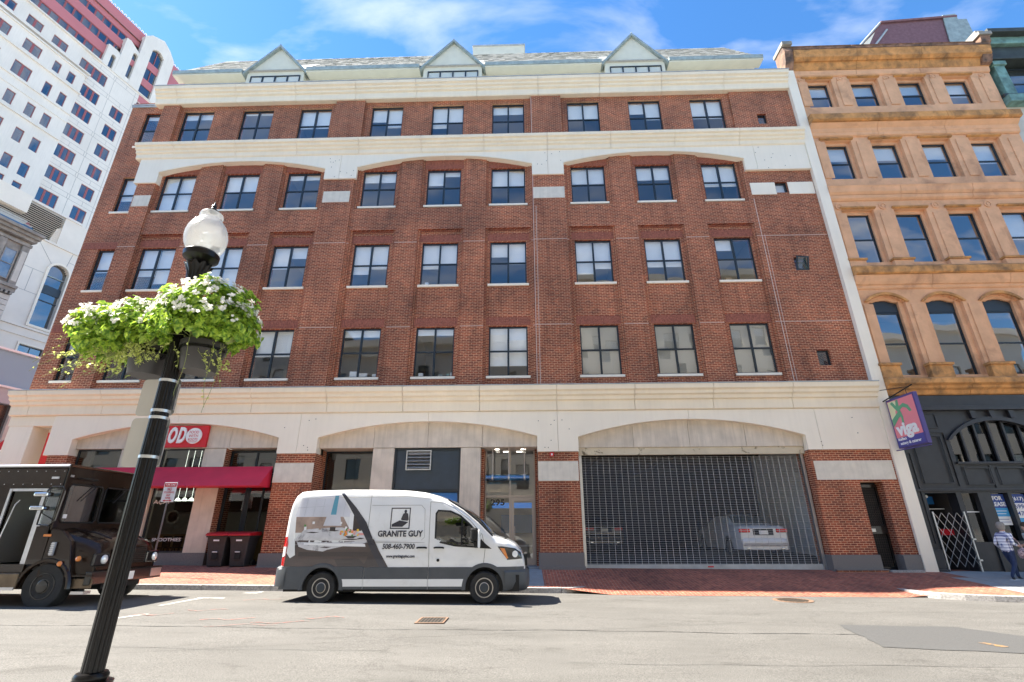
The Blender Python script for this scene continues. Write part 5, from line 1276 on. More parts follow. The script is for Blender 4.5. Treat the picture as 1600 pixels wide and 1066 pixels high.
opposite(-46, -19.6, 21, 'pale_stone', 'pale stone house across the street behind the camera on the left', 9)
opposite(-19.4, 3.4, 17.5, 'stone_panel', 'light grey house across the street directly behind the camera', 8)
opposite(3.6, 24, 24, 'cream_panel', 'tall cream house across the street behind the camera on the right', 7)
opposite(24.2, 46, 18, 'podium_stone', 'low pale house across the street at the far right', 8)

# ================================================================ WHITE VAN
M('van_white', (.79, .79, .775), .22, coat=.9, world=False, var=.02, scale=1.5, dirt=(.62, .60, .56), dscale=2.2, dp=(.55, .85))
M('van_grey', (.075, .082, .09), .5, var=.1)
M('tyre', (.022, .022, .022), .8, var=.25, scale=12, bump=.2, bscale=60)
M('wheel_steel', (.48, .44, .38), .45, metal=.5, var=.15, scale=6)
M('wheel_cap', (.03, .04, .05), .5)
M('lamp_red', (.55, .01, .01), .15, coat=1)
M('lamp_clear', (.75, .78, .8), .1, metal=.3, coat=1)
M('lamp_orange', (.75, .22, .03), .2, coat=1)
M('chrome', (.7, .7, .7), .12, metal=1)
M('print_black', (.015, .016, .03), .3, coat=.5)
M('print_brown', (.055, .035, .032), .3, coat=.5, var=.35, scale=1.6)
M('print_dark', (.03, .02, .022), .3, coat=.5)
M('print_grey', (.52, .53, .56), .3, coat=.5, var=.1, scale=3)
M('print_cabinet', (.62, .62, .66), .3, coat=.5, var=.12, scale=1.2)
M('print_tan', (.34, .24, .19), .3, coat=.5, var=.3, scale=4)
M('print_marble', (.60, .59, .60), .3, coat=.5, var=.12, scale=6, dirt=(.18, .17, .19), dscale=3.4, dp=(.54, .66))
M('print_white', (.82, .81, .80), .3, coat=.5)
M('print_orange', (.80, .25, .04), .4); M('print_yellow', (.85, .55, .05), .4); M('print_green', (.10, .26, .06), .4); M('print_pink', (.75, .35, .32), .4)
M('print_teal', (.10, .32, .42), .4)
VAN = thing('white_van', 'white delivery van with kitchen picture and lettering on its side, parked', 'van', (-3.03, 13.9, zg(-3)))
VY = 13.9
def interp(x, tab):
    if x <= tab[0][0]: return tab[0][1]
    for (a, u), (b_, v) in zip(tab, tab[1:]):
        if x <= b_: return u+(v-u)*(x-a)/(b_-a)
    return tab[-1][1]
VT = [(-6.02, 1.5), (-6.0, 2.1), (-5.96, 2.33), (-5.9, 2.47), (-5.8, 2.55), (-5.5, 2.58), (-4.5, 2.60), (-3.6, 2.59), (-3.0, 2.565), (-2.6, 2.52), (-2.25, 2.43), (-2.0, 2.33), (-1.6, 2.11), (-1.2, 1.81), (-.86, 1.50), (-.78, 1.45), (-.5, 1.38), (-.28, 1.27), (-.13, 1.12), (-.07, .95), (-.03, .62)]
VW = [(-6.02, .96), (-5.95, 1.0), (-5.7, 1.03), (-1.4, 1.03), (-.9, 1.0), (-.5, .94), (-.25, .84), (-.1, .72), (-.03, .6)]
WHX = (-4.95, -1.03); WR = .36
def vy(x, z):     # half width at height z
    w_ = interp(x, VW); top = interp(x, VT)
    v = w_*(1-.075*max(0, (z-1.25)/1.3)**1.7) - .012*max(0, 1-abs(z-1.36)/.05)
    rr = .17
    if z > top-rr: v -= rr*(1-math.sqrt(max(0, 1-((z-(top-rr))/rr)**2)))
    return v
def vbot(x):
    z = .30
    for c in WHX:
        if abs(x-c) < .455: z = max(z, .33+math.sqrt(.455**2-(x-c)**2))
    return z
def vstations():
    xs = [-6.02, -6.0, -5.98, -5.96, -5.93, -5.9, -5.85, -5.8, -5.7]
    x = -5.6
    while x < -.12: xs.append(round(x, 3)); x += .045
    return xs+[-.1, -.07, -.05, -.03]
b_m = MB(); R_ = []
for x in vstations():
    top = interp(x, VT); zb = vbot(x); row = []
    ts = [zb+(top-.17-zb)*k/12 for k in range(12)]+[top-.17+.17*math.sin(math.pi/2*k/6) for k in range(7)]
    ts = [max(zb, min(top, t)) for t in ts]
    for z in ts: row.append((x, VY-vy(x, z), z))
    ye = vy(x, top)
    for k in (.6, .2, -.2, -.6): row.append((x, VY-ye*k, top+.03*(1-k*k)*min(1, ye)))
    for z in ts[::-1]: row.append((x, VY+vy(x, z), z))
    R_.append(row)
b_m.grid(R_)
n = len(R_[0])
b_m.f.append(tuple(range(n-1, -1, -1))); b_m.f.append(tuple(range((len(R_)-1)*n, len(R_)*n)))
build('body', b_m, 'van_white', VAN, smooth=True)
build('underbody', MB().box(-5.9, -.2, 12.98, 14.82, .24, .6).box(-5.4, -4.5, 13.2, 14.6, .5, .86).box(-1.5, -.55, 13.2, 14.6, .5, .86), 'black_matt', VAN)
def side(name, poly, mat, off=.004, parent=None, nx=14, nz=10, side_=-1, th=0):
    """patch that follows the body side: polygon in (x, z), filled by scan columns"""
    m_ = MB(); xs = sorted(set([p_[0] for p_ in poly])); xmin, xmax = xs[0], xs[-1]
    XS_ = sorted(set(xs+[xmin+(xmax-xmin)*k/nx for k in range(nx+1)]))
    def span(x):
        hit = []
        for i in range(len(poly)):
            a, b_ = poly[i], poly[(i+1) % len(poly)]
            if a[0] != b_[0] and min(a[0], b_[0])-1e-9 <= x <= max(a[0], b_[0])+1e-9:
                hit.append(a[1]+(b_[1]-a[1])*(x-a[0])/(b_[0]-a[0]))
        return (min(hit), max(hit)) if hit else None
    cols = []
    for i, x in enumerate(XS_):
        e = 1e-5 if i == 0 else -1e-5 if i == len(XS_)-1 else 0
        s_ = span(x+e)
        if s_: cols.append([(x, VY+side_*(vy(x, s_[0]+(s_[1]-s_[0])*k/nz)+off), s_[0]+(s_[1]-s_[0])*k/nz) for k in range(nz+1)])
    m_.grid(cols)
    if th:
        o_ = len(m_.v); m_.v += [(a, b_+th*(-side_), c) for a, b_, c in m_.v[:]]
    return build(name, m_, mat, parent or VAN, smooth=True)
# grey cladding that follows the wheel arches, bumpers, sills
def clad(x0, x1, zt, name='side_cladding', off=.022, zb=None, mat='van_grey'):
    m_ = MB(); n_ = max(4, int((x1-x0)/.04)); rows = []
    for i in range(n_+1):
        x = x0+(x1-x0)*i/n_; b0 = max(vbot(x), .24 if zb is None else zb); t0 = max(zt, b0+.005)
        rows.append([(x, VY-vy(x, b0)+.02, b0-.001)]+[(x, VY-vy(x, b0+(t0-b0)*k/5)-off, b0+(t0-b0)*k/5) for k in range(6)]+[(x, VY-vy(x, t0)+.01, t0+.006)])
    m_.grid(rows); build(name, m_, mat, VAN, smooth=True)
clad(-5.99, -3.945, .79); clad(-3.935, -2.385, .775); clad(-2.375, -.05, .775)
for c in WHX:
    m_ = MB(); rows = []
    for k in range(25):
        t = math.pi*k/24*1.06-.03*math.pi; row = []
        for r_, o_f in ((.448, -.03), (.448, .028), (.50, .034), (.535, .026), (.54, -.01)):
            x = c-r_*math.cos(t); z = .33+r_*math.sin(t); row.append((x, VY-vy(x, max(.3, z))-o_f, z))
        rows.append(row)
    m_.grid(rows); build('arch_trim', m_, 'van_grey', VAN, smooth=True)
for a, b_ in ((-4.49, -3.945), (-3.935, -2.385), (-2.375, -1.52)): clad(a, b_, .52, 'sill_strip', off=.026, zb=.36, mat='van_white')
# bumpers
m_ = MB(); rows = []
for x, w_ in ((-5.85, 1.045), (-6.05, 1.02), (-6.12, .95), (-6.13, .7)):
    rows.append([(x, VY-w_, .36), (x, VY-w_-.01, .55), (x, VY-w_+.01, .76), (x+.03, VY-w_+.06, .80)])
m_.grid([[*r_] + [(p_[0], 2*VY-p_[1], p_[2]) for p_ in r_[::-1]] for r_ in rows]); m_.f.append(tuple(range(len(m_.v)-8, len(m_.v)))); build('rear_bumper', m_, 'van_grey', VAN, smooth=True)
m_ = MB(); rows = []
for x, w_ in ((-.56, .985), (-.3, .90), (-.1, .78), (.0, .62), (.035, .3)):
    rows.append([(x-.06, VY-w_+.04, .24), (x, VY-w_-.0, .30), (x+.02, VY-w_-.02, .46), (x+.015, VY-w_-.02, .66), (x-.03, VY-w_+.02, .72)])
m_.grid([[*r_] + [(p_[0], 2*VY-p_[1], p_[2]) for p_ in r_[::-1]] for r_ in rows]); build('front_bumper', m_, 'van_grey', VAN, smooth=True)
build('front_grille', MB().box(-.075, -.0, 13.35, 14.45, .78, 1.06), 'black_matt', VAN, bevel=.02)
# wheels
def wheel(parent, c, r, w_, rim, hub, outward=-1, name='wheel', steel='wheel_steel', holes=10):
    x, y, z = c
    o = build(name, MB().lathe([(rim, 0), (rim+.01, -.005), (r-.03, -.01), (r, .03), (r, w_-.03), (r-.03, w_+.01), (rim, w_)], (0, 0, 0), 40, 'y'), 'tyre', parent, local=True, smooth=True)
    o.location = Vector(c)-linked_base(parent)
    if outward > 0: o.rotation_euler = (0, 0, math.pi)
    m_ = MB(); m_.lathe([(rim+.004, .01), (rim, -.008), (rim-.018, -.01), (rim-.03, .014), (rim*.60, .008), (rim*.5, -.008), (0, -.010)], (0, 0, 0), 36, 'y'); build('rim', m_, steel, o, local=True, smooth=True)
    m_ = MB()
    for k in range(holes):
        t = 2*math.pi*k/holes; rr = rim*.76; m_.cyl((rr*math.cos(t), .004, rr*math.sin(t)), (rr*math.cos(t), .03, rr*math.sin(t)), rim*.085, n=10)
    build('vent_hole', m_, 'black_matt', o, local=True)
    build('hub_cap', MB().lathe([(rim*.48, -.008), (rim*.45, -.026), (rim*.2, -.032), (0, -.034)], (0, 0, 0), 24, 'y'), hub, o, local=True, smooth=True)
    return o
for c in WHX:
    wheel(VAN, (c, 12.885, .33+zg(-3)*0), .355, .23, .215, 'wheel_cap')
    wheel(VAN, (c, 14.915, .33), .355, .23, .215, 'wheel_cap', outward=1)
# glass, seams, handles
side('side_window', [(-2.23, 1.40), (-2.24, 1.98), (-2.2, 2.05), (-1.92, 2.03), (-1.68, 1.93), (-1.45, 1.74), (-1.24, 1.53), (-1.22, 1.24), (-1.75, 1.27), (-2.1, 1.34)], 'glass_van', .006, nx=26)
o_ = [(-2.27, 1.38), (-2.28, 2.0), (-2.22, 2.09), (-1.9, 2.07), (-1.64, 1.96), (-1.4, 1.76), (-1.18, 1.54), (-1.18, 1.2), (-1.76, 1.235), (-2.12, 1.31)]
side('window_seal', o_, 'black_matt', .003, nx=26)
side('window_bar', [(-1.62, 1.27), (-1.62, 1.89), (-1.585, 1.86), (-1.585, 1.27)], 'black_matt', .009, nx=2)
side('mirror_patch', [(-1.22, 1.2), (-1.22, 1.5), (-1.02, 1.3), (-.86, 1.18)], 'black_matt', .008, nx=6)
def seam(pts, name='door_seam'):
    m_ = MB(); P = []
    for (a, b_) in zip(pts, pts[1:]):
        for k in range(8): t = k/8; x = a[0]+(b_[0]-a[0])*t; z = a[1]+(b_[1]-a[1])*t; P.append((x, VY-vy(x, z)-.001, z))
    x, z = pts[-1]; P.append((x, VY-vy(x, z)-.001, z)); m_.tube(P, .005, 4); build(name, m_, 'joint_dark' if 'door' in name else 'joint_grey', VAN)
seam([(-2.42, 2.40), (-2.40, 1.3), (-2.38, .78)]); seam([(-2.42, 2.28), (-2.1, 2.26), (-1.8, 2.12), (-1.4, 1.83), (-1.1, 1.50), (-1.02, 1.2), (-1.06, .82)]); seam([(-3.94, 2.44), (-3.94, .79)]); seam([(-5.6, 2.38), (-3.0, 2.42), (-2.42, 2.36)], 'roof_seam'); seam([(-5.75, 1.28), (-5.0, 1.33), (-2.5, 1.33)], 'waist_crease')
seam([(-3.9, 2.2), (-2.65, 2.2), (-2.55, 2.1), (-2.52, 1.45), (-2.62, 1.36), (-3.9, 1.36)], 'panel_crease')
for x in (-2.57, -2.15): m_ = MB(); m_.tube([(x-.12, VY-1.045, 1.205), (x-.08, VY-1.07, 1.215), (x+.08, VY-1.07, 1.215), (x+.12, VY-1.045, 1.205)], .02, 8); build('handle', m_, 'black_matt', VAN, smooth=True)
build('fuel_cap', MB().cyl((-2.16, VY-1.045, .93), (-2.16, VY-1.03, .93), .035, n=14), 'black_matt', VAN)
# windscreen, hood gap, wipers
m_ = MB(); rows = []
for k in range(9):
    x = -1.93+1.07*k/8; top = interp(x, VT); e = vy(x, top)-.0
    rows.append([(x+.012, VY-e*q, top+.03*(1-q*q)+.014) for q in (.99, .8, .4, 0, -.4, -.8, -.99)])
m_.grid(rows); build('windscreen', m_, 'glass_van', VAN, smooth=True)
for s_ in (-1, 1): m_ = MB(); m_.tube([(interp(0, [(0, -1.98)]), VY+s_*.93, 2.33), (-1.58, VY+s_*.955, 2.10), (-1.2, VY+s_*.975, 1.81), (-.84, VY+s_*.985, 1.47)], .022, 5); build('screen_pillar', m_, 'black_matt', VAN)
m_ = MB(); m_.tube([(-.85, 13.2, 1.53), (-.92, 13.6, 1.60), (-1.05, 14.1, 1.72)], .012, 4); build('wiper', m_, 'black_matt', VAN)
m_ = MB(); m_.box(-.62, -.52, 13.3, 13.5, 1.40, 1.425); build('washer_vent', m_, 'black_matt', VAN)
# mirror
m_ = MB(); m_.box(-1.36, -1.19, VY-1.33, VY-1.14, 1.36, 1.66); mr = build('wing_mirror', m_, 'black_matt', VAN, bevel=.045)
build('mirror_cap', MB().box(-1.18, -1.12, VY-1.34, VY-1.13, 1.20, 1.62), 'van_white', mr, bevel=.03); build('mirror_arm', MB().box(-1.30, -1.18, VY-1.18, VY-.98, 1.22, 1.36), 'black_matt', mr, bevel=.02)
# lights
hl = side('headlight', [(-.72, 1.23), (-.62, 1.235), (-.3, 1.19), (-.16, 1.10), (-.12, .95), (-.48, .93), (-.55, 1.02)], 'black_gloss', .008, nx=16)
side('indicator', [(-.66, 1.20), (-.55, 1.19), (-.46, .97), (-.50, .955)], 'lamp_orange', .013, hl, nx=8)
m_ = MB(); x = -.31; m_.cyl((x, VY-vy(x, 1.06)+.02, 1.06), (x+.015, VY-vy(x, 1.06)-.012, 1.06), .075, n=18); build('reflector', m_, 'lamp_clear', hl, smooth=True)
tl = side('tail_light', [(-6.01, .82), (-6.015, 1.46), (-5.93, 1.47), (-5.90, 1.3), (-5.92, .8)], 'lamp_red', .012, nx=6); side('reverse_lamp', [(-6.008, 1.0), (-6.01, 1.24), (-5.92, 1.24), (-5.925, 1.04)], 'sign_white', .017, tl, nx=4)
build('step_lamp', MB().lathe([(0, -.02), (.035, -.01), (.035, .01), (0, .02)], (-5.97, VY-1.07, .74), 10), 'lamp_clear', VAN, smooth=True)
# livery: kitchen picture
sp = [(-4.74, 2.50), (-4.62, 2.50), (-4.35, 2.13), (-4.05, 1.80), (-3.85, 1.50), (-3.65, 1.15), (-3.5, .95), (-3.36, .765)]
side('picture_cabinets', [(-5.84, 1.93), (-5.72, 2.38), (-4.72, 2.46), (-4.35, 1.93)], 'print_cabinet', .0022)
side('picture_wall', [(-5.90, 1.56), (-5.84, 1.93), (-4.6, 1.93), (-4.35, 1.56)], 'print_tan', .0022)
side('picture_hood', [(-5.08, 1.72), (-5.02, 1.95), (-4.98, 2.42), (-4.72, 2.42), (-4.68, 1.95), (-4.62, 1.72)], 'print_cabinet', .0038)
side('picture_window', [(-4.93, 1.98), (-4.88, 2.44), (-4.78, 2.44), (-4.79, 1.98)], 'print_teal', .0048)
side('picture_panel', [(-4.32, 1.60), (-4.34, 1.95), (-4.30, 2.0), (-4.16, 1.85), (-4.10, 1.60)], 'print_dark', .0042)
side('picture_post', [(-4.42, 1.5), (-4.44, 2.02), (-4.34, 2.02), (-4.32, 1.5)], 'print_white', .005)
side('picture_counter', [(-5.66, 1.48), (-5.55, 1.63), (-5.2, 1.66), (-4.6, 1.68), (-4.3, 1.62), (-3.98, 1.45), (-3.9, 1.36), (-5.66, 1.36)], 'print_marble', .0040)
side('picture_worktop', [(-5.72, 1.42), (-5.66, 1.52), (-4.0, 1.50), (-3.86, 1.36), (-4.15, 1.27), (-4.5, 1.25), (-4.9, 1.17), (-5.0, 1.13), (-5.4, 1.17), (-5.62, 1.24)], 'print_marble', .0055)
side('picture_drawers', [(-5.93, .77), (-5.93, 1.32), (-5.62, 1.40), (-3.95, 1.36), (-3.78, 1.3), (-3.40, .77)], 'print_brown', .0030, nx=40)
side('picture_drawer', [(-5.6, 1.02), (-5.6, 1.12), (-3.6, 1.12), (-3.56, 1.02)], 'print_dark', .0048)
side('picture_drawer', [(-4.6, .80), (-4.7, .96), (-4.1, .97), (-3.9, .80)], 'print_dark', .0048)
side('picture_cabinet_side', [(-5.93, 1.12), (-5.93, 1.95), (-5.80, 1.95), (-5.74, 1.4), (-5.68, 1.05), (-5.8, .98)], 'van_white', .0068)
side('picture_edge', [(-5.5, 1.285), (-5.5, 1.325), (-3.98, 1.30), (-3.96, 1.235), (-4.6, 1.25)], 'print_white', .0075)
side('black_swoosh', [(-4.74, 2.50), (-4.66, 2.505), (-4.3, 2.15), (-4.0, 1.80), (-3.80, 1.42), (-3.62, 1.1), (-3.42, .80), (-3.40, .775), (-3.58, .775), (-3.82, 1.15), (-3.95, 1.38), (-4.1, 1.62), (-4.3, 1.92), (-4.5, 2.2)], 'print_black', .0085, nx=40)
side('black_swoosh', [(-3.80, 1.20), (-3.98, .775), (-3.36, .775), (-3.62, 1.15), (-3.78, 1.42)], 'print_dark', .0078, nx=20)
for x in (-5.6, -5.38, -5.16, -4.62): side('cabinet_line', [(x, 1.95), (x+.03, 2.36), (x+.042, 2.36), (x+.012, 1.95)], 'print_grey', .0058, nx=3)
side('cabinet_line', [(-5.8, 2.14), (-5.79, 2.155), (-5.1, 2.19), (-5.1, 2.175)], 'print_grey', .0058, nx=8, nz=2)
for (x, z, w_) in ((-5.5, 1.56, .35), (-4.95, 1.60, .3), (-4.6, 1.40, .5), (-5.3, 1.36, .45), (-4.2, 1.42, .2), (-5.1, 1.22, .3)): side('marble_vein', [(x, z), (x+w_*.4, z+.022), (x+w_, z+.01), (x+w_*.6, z-.012)], 'print_dark', .0078, nx=6, nz=2)
rg = random.Random(3)
for k in range(26):
    x = -4.62+rg.random()*.5; z = 1.49+rg.random()*.17*(1-abs(x+4.36)*1.6)
    r_ = .022+rg.random()*.016
    side('picture_fruit', [(x+r_*math.cos(t), z+r_*math.sin(t)) for t in [2*math.pi*q/8 for q in range(8)]], rg.choice(['print_orange', 'print_yellow', 'print_orange', 'print_green', 'print_pink']), .0085+k*.0001, nx=5, nz=3)
side('picture_bowl', [(-4.5, 1.48), (-4.42, 1.43), (-4.28, 1.43), (-4.2, 1.48)], 'print_dark', .0083, nx=6, nz=3)
for (x, z, w_, h, mt_) in [(-5.55, 1.62, .06, .08, 'print_white'), (-5.56, 1.70, .05, .05, 'print_green'), (-5.18, 1.63, .06, .09, 'print_tan'), (-5.36, 1.76, .06, .06, 'print_white'), (-4.66, 1.76, .05, .05, 'print_white'), (-4.52, 1.62, .05, .08, 'print_white'), (-4.0, 1.60, .07, .06, 'print_green'), (-4.05, 1.56, .05, .05, 'print_orange'), (-4.9, 1.6, .14, .09, 'print_dark'), (-4.18, 1.50, .18, .05, 'print_pink')]:
    side('picture_item', [(x, z), (x, z+h), (x+w_, z+h), (x+w_, z)], mt_, .0084, nx=2, nz=2)
# livery: emblem and lettering
def vtext(t_, size, x, z, width, bold=0, mat='print_black', shear=0):
    me = text_mesh(t_, size, 0.001, 'CENTER', bold, shear); w_ = max(v.co.x for v in me.vertices)-min(v.co.x for v in me.vertices); k = width/w_
    for v in me.vertices:
        X = x+v.co.x*k; Z = z+v.co.y; v.co = Vector((X, VY-vy(X, Z)-.014+v.co.z, Z))-linked_base(VAN)
    me.materials.clear(); me.materials.append(MATS[mat]); o = bpy.data.objects.new('lettering', me); col.objects.link(o); o.parent = VAN
vtext('GRANITE GUY', .19, -3.13, 1.525, 1.12, .006); vtext('508-460-7900', .16, -3.15, 1.235, .80, .004, shear=.15); vtext('www.graniteguyinc.com', .095, -3.08, 1.02, .70, .003)
for q in ([(-3.40, 1.64), (-3.40, 2.14), (-3.375, 2.14), (-3.375, 1.64)], [(-2.935, 1.64), (-2.935, 2.14), (-2.91, 2.14), (-2.91, 1.64)], [(-3.40, 2.115), (-3.40, 2.14), (-2.91, 2.14), (-2.91, 2.115)], [(-3.40, 1.64), (-3.40, 1.665), (-2.91, 1.665), (-2.91, 1.64)],
          [(-3.36, 1.69), (-3.36, 1.75), (-3.17, 1.84), (-2.95, 1.80), (-3.09, 1.69)], [(-3.14, 1.86), (-3.13, 1.9), (-3.09, 2.0), (-3.03, 2.02), (-2.97, 2.0), (-2.945, 1.86), (-2.97, 1.83), (-3.10, 1.84)]):
    side('emblem', q, 'print_black', .005, nx=4, nz=2)
side('emblem', [(-3.035+.034*math.cos(t), 2.05+.045*math.sin(t)) for t in [2*math.pi*q/10 for q in range(10)]], 'print_black', .005, nx=5, nz=2)
side('highlight_sticker', [(-1.47, .80), (-1.40, .82), (-1.28, 1.02), (-1.28, 1.14), (-1.36, 1.10), (-1.44, .95)], 'van_white', .004, nx=6) if 0 else None

# ================================================================ BROWN DELIVERY TRUCK
M('truck_brown', (.022, .011, .006), .25, metal=.0, coat=.35, var=.2, scale=1.2, world=False)
M('truck_step', (.16, .12, .08), .35, metal=.6, var=.3, scale=4)
M('aluminium', (.62, .62, .64), .28, metal=.9, var=.06, scale=8)
TR = thing('brown_delivery_truck', 'dark brown step van with open sliding door, cut off by the left edge', 'truck', (-14, 13.3, zg(-12)))
TRUCK_SHIFT = Vector((.53, -.4, 0))
def tk(name, x0, x1, y0, y1, z0, z1, mat='truck_brown', bevel=0, parent=None): return build(name, MB().box(x0, x1, y0, y1, z0, z1), mat, parent or TR, bevel=bevel)
Y0, Y1 = 12.15, 14.50; XF = -11.50
# side walls with the door opening, roof, rear
w = MB(); relief(w, [-19.5, -14.4, -12.72, -11.86, XF+.02], [.55, .92, .93, 1.72, 2.5, 2.58, 3.02], lambda x, z: None if (x > -11.86 and z < .92) or (-12.72 < x < -11.86 and .92 < z < 2.5) or (-11.86 < x < -11.45 and 1.72 < z < 2.58 and x > -11.85) else Y0, Y0+.06)
build('side_panel', w, 'truck_brown', TR)
tk('side_panel', -19.5, XF, Y1-.06, Y1, .55, 3.02); tk('rear_panel', -19.56, -19.5, Y0, Y1, .55, 3.02); tk('roof', -19.5, XF, Y0+.02, Y1-.02, 3.02, 3.10, bevel=.03)
m_ = MB(); m_.tube([(-19.5, Y0-.005, 3.06), (XF, Y0-.005, 3.09)], .035, 8); build('roof_rail', m_, 'aluminium', TR, smooth=True)
m_ = MB(); m_.tube([(XF+.01, Y0+.0, 3.09), (XF+.01, Y1, 3.09)], .03, 8); build('roof_rail', m_, 'truck_brown', TR, smooth=True)
m_ = MB(); m_.tube([(XF+.01, Y0, 1.65), (XF+.01, Y0, 3.06)], .025, 6); build('corner_trim', m_, 'truck_brown', TR)
tk('floor', -19.4, XF, Y0+.07, Y1-.07, .80, .88, 'interior_dark'); tk('bulkhead', -13.4, -13.35, Y0+.07, Y1-.07, .9, 3.0, 'interior')
m_ = MB()
for i in range(34): m_.cyl((-19.2+i*.23, Y0-.004, 2.66), (-19.2+i*.23, Y0, 2.66), .012, n=6); m_.cyl((-19.2+i*.23, Y0-.004, 2.96), (-19.2+i*.23, Y0, 2.96), .012, n=6)
build('rivet', m_, 'aluminium', TR, kind='stuff')
# sliding door (open), door frame, interior
m_ = MB(); m_.box(-12.78, -12.72, Y0-.03, Y0+.04, .9, 2.56); m_.box(-12.72, -11.86, Y0-.02, Y0+.03, 2.5, 2.56); build('door_frame', m_, 'aluminium', TR)
tk('inner_panel', -12.05, -11.87, Y0+.08, Y0+.5, .92, 2.5, 'aluminium'); tk('inner_panel', -12.2, -12.06, Y0+.5, Y0+.55, .92, 2.4, 'aluminium')
tk('seat', -12.75, -12.3, 13.2, 13.7, 1.2, 1.35, 'black_matt', .04); tk('seat_back', -12.85, -12.7, 13.2, 13.7, 1.35, 2.0, 'black_matt', .05); tk('steering_column', -11.9, -11.6, 13.7, 13.9, 1.2, 1.7, 'black_matt')
tk('dashboard', -11.9, -11.55, Y0+.2, Y1-.2, 1.4, 1.75, 'black_matt', .04)
m_ = MB(); 
m_.tube([(-12.0+.08*math.sin(t), 13.75+.22*math.cos(t), 1.93+.2*math.sin(t)) for t in [2*math.pi*k/20 for k in range(21)]], .018, 6); build('steering_wheel', m_, 'black_matt', TR)
m_ = MB(); m_.box(-13.6, -13.0, Y0-.05, Y0-.001, 1.25, 1.42); build('door_handle', m_, 'aluminium', TR, bevel=.02)
build('side_window', MB().prism([(-11.83, 1.76), (-11.84, 2.5), (-11.78, 2.56), (-11.5, 2.56), (-11.47, 2.5), (-11.5, 1.85), (-11.6, 1.76)], Y0+.01, Y0+.02), 'glass_truck', TR)
m_ = MB(); m_.tube([(-11.86, Y0-.01, 1.76), (-11.86, Y0-.01, 2.52), (-11.78, Y0-.01, 2.60), (-11.5, Y0-.01, 2.60), (-11.44, Y0-.01, 2.5), (-11.47, Y0-.01, 1.84), (-11.58, Y0-.01, 1.73), (-11.86, Y0-.01, 1.76)], .018, 6); build('window_trim', m_, 'black_gloss', TR)
for z0 in (2.06, 2.36): mir = tk('side_mirror', -11.92, -11.6, Y0-.28, Y0-.08, z0, z0+.1, 'chrome', .03)
m_ = MB(); m_.tube([(-11.5, Y0, 2.55), (-11.62, Y0-.2, 2.5), (-11.65, Y0-.2, 2.0), (-11.5, Y0, 1.85)], .014, 5); build('mirror_arm', m_, 'black_matt', TR)
# front wall with two windscreens
m_ = MB(); relief(m_, [Y0, Y0+.16, (Y0+Y1)/2-.05, (Y0+Y1)/2+.05, Y1-.16, Y1], [1.55, 1.82, 2.66, 3.05], lambda y, z: None if (1.82 < z < 2.66 and (Y0+.16 < y < (Y0+Y1)/2-.05 or (Y0+Y1)/2+.05 < y < Y1-.16)) else 0, .05)
m_.v = [(XF-y, x, z) for x, y, z in m_.v]; build('front_wall', m_, 'truck_brown', TR)
for a, b_ in ((Y0+.14, (Y0+Y1)/2-.04), ((Y0+Y1)/2+.04, Y1-.14)):
    build('windscreen', MB().box(XF-.03, XF-.02, a, b_, 1.8, 2.68), 'glass_truck', TR)
    m_ = MB(); pts = [(XF+.008, a+.06, 1.81), (XF+.008, b_-.06, 1.81), (XF+.008, b_, 1.87), (XF+.008, b_, 2.6), (XF+.008, b_-.06, 2.67), (XF+.008, a+.06, 2.67), (XF+.008, a, 2.6), (XF+.008, a, 1.87), (XF+.008, a+.06, 1.81)]; m_.tube(pts, .02, 6); build('windscreen_seal', m_, 'black_matt', TR)
for y in (12.9, 13.9): m_ = MB(); m_.tube([(XF+.03, y, 2.72), (XF+.04, y+.12, 2.66), (XF+.03, y-.22, 2.3)], .012, 5); build('wiper', m_, 'black_matt', TR)
tk('marker_shade', XF, XF+.14, Y0+.3, Y0+.75, 2.80, 2.83, 'black_matt'); tk('marker_lamp', XF, XF+.03, Y0+.05, Y0+.15, 2.83, 2.88, 'aluminium'); tk('plate_sticker', XF-.018, XF-.012, Y0+.22, Y0+.32, 1.9, 1.99, 'sign_white')
tk('side_lamp', -11.86, -11.68, Y0-.02, Y0-.001, 2.78, 2.83, 'aluminium'); tk('side_marker', -11.62, -11.44, Y0-.014, Y0-.001, 1.50, 1.55, 'lamp_orange')
# nose: lofted hood
hp_ = [(-11.5, 1.66, 1.0), (-11.2, 1.60, .97), (-10.98, 1.53, .93), (-10.72, 1.46, .88), (-10.52, 1.37, .83), (-10.43, 1.22, .80), (-10.40, .95, .80), (-10.42, .72, .80)]
yc = (Y0+Y1)/2; rows = []
for x, top, hw in hp_:
    hw = hw*1.12
    rows.append([(x, yc-hw-.05, .66), (x, yc-hw-.04, 1.0), (x, yc-hw, top-.16), (x, yc-hw+.09, top-.04), (x, yc-hw*.6, top), (x, yc, top+.03), (x, yc+hw*.6, top), (x, yc+hw-.09, top-.04), (x, yc+hw, top-.16), (x, yc+hw+.04, 1.0), (x, yc+hw+.05, .66)])
m_ = MB(); m_.grid(rows); k = len(rows[0]); m_.f.append(tuple(range(len(m_.v)-k, len(m_.v)))); build('hood', m_, 'truck_brown', TR, smooth=True)
m_ = MB(); m_.prism([(-11.52, 1.70), (-11.2, 1.62), (-10.95, 1.40), (-10.8, .9), (-10.76, .66)]+[(-11.3+.56*math.cos(t), .42+.56*math.sin(t)) for t in [.45, .8, 1.1, 1.45, 1.75, 1.97]], Y0+.0, Y0+.13); build('fender', m_, 'truck_brown', TR, bevel=.02)
m_ = MB(); rows = []
for q in range(19):
    t = math.pi*q/18; rows.append([(-11.3-r_*math.cos(t), y, .42+r_*math.sin(t)) for r_, y in ((.555, Y0+.04), (.555, Y0-.03), (.61, Y0-.035), (.635, Y0+.02))])
m_.grid(rows); build('wheel_arch', m_, 'truck_brown', TR, smooth=True)
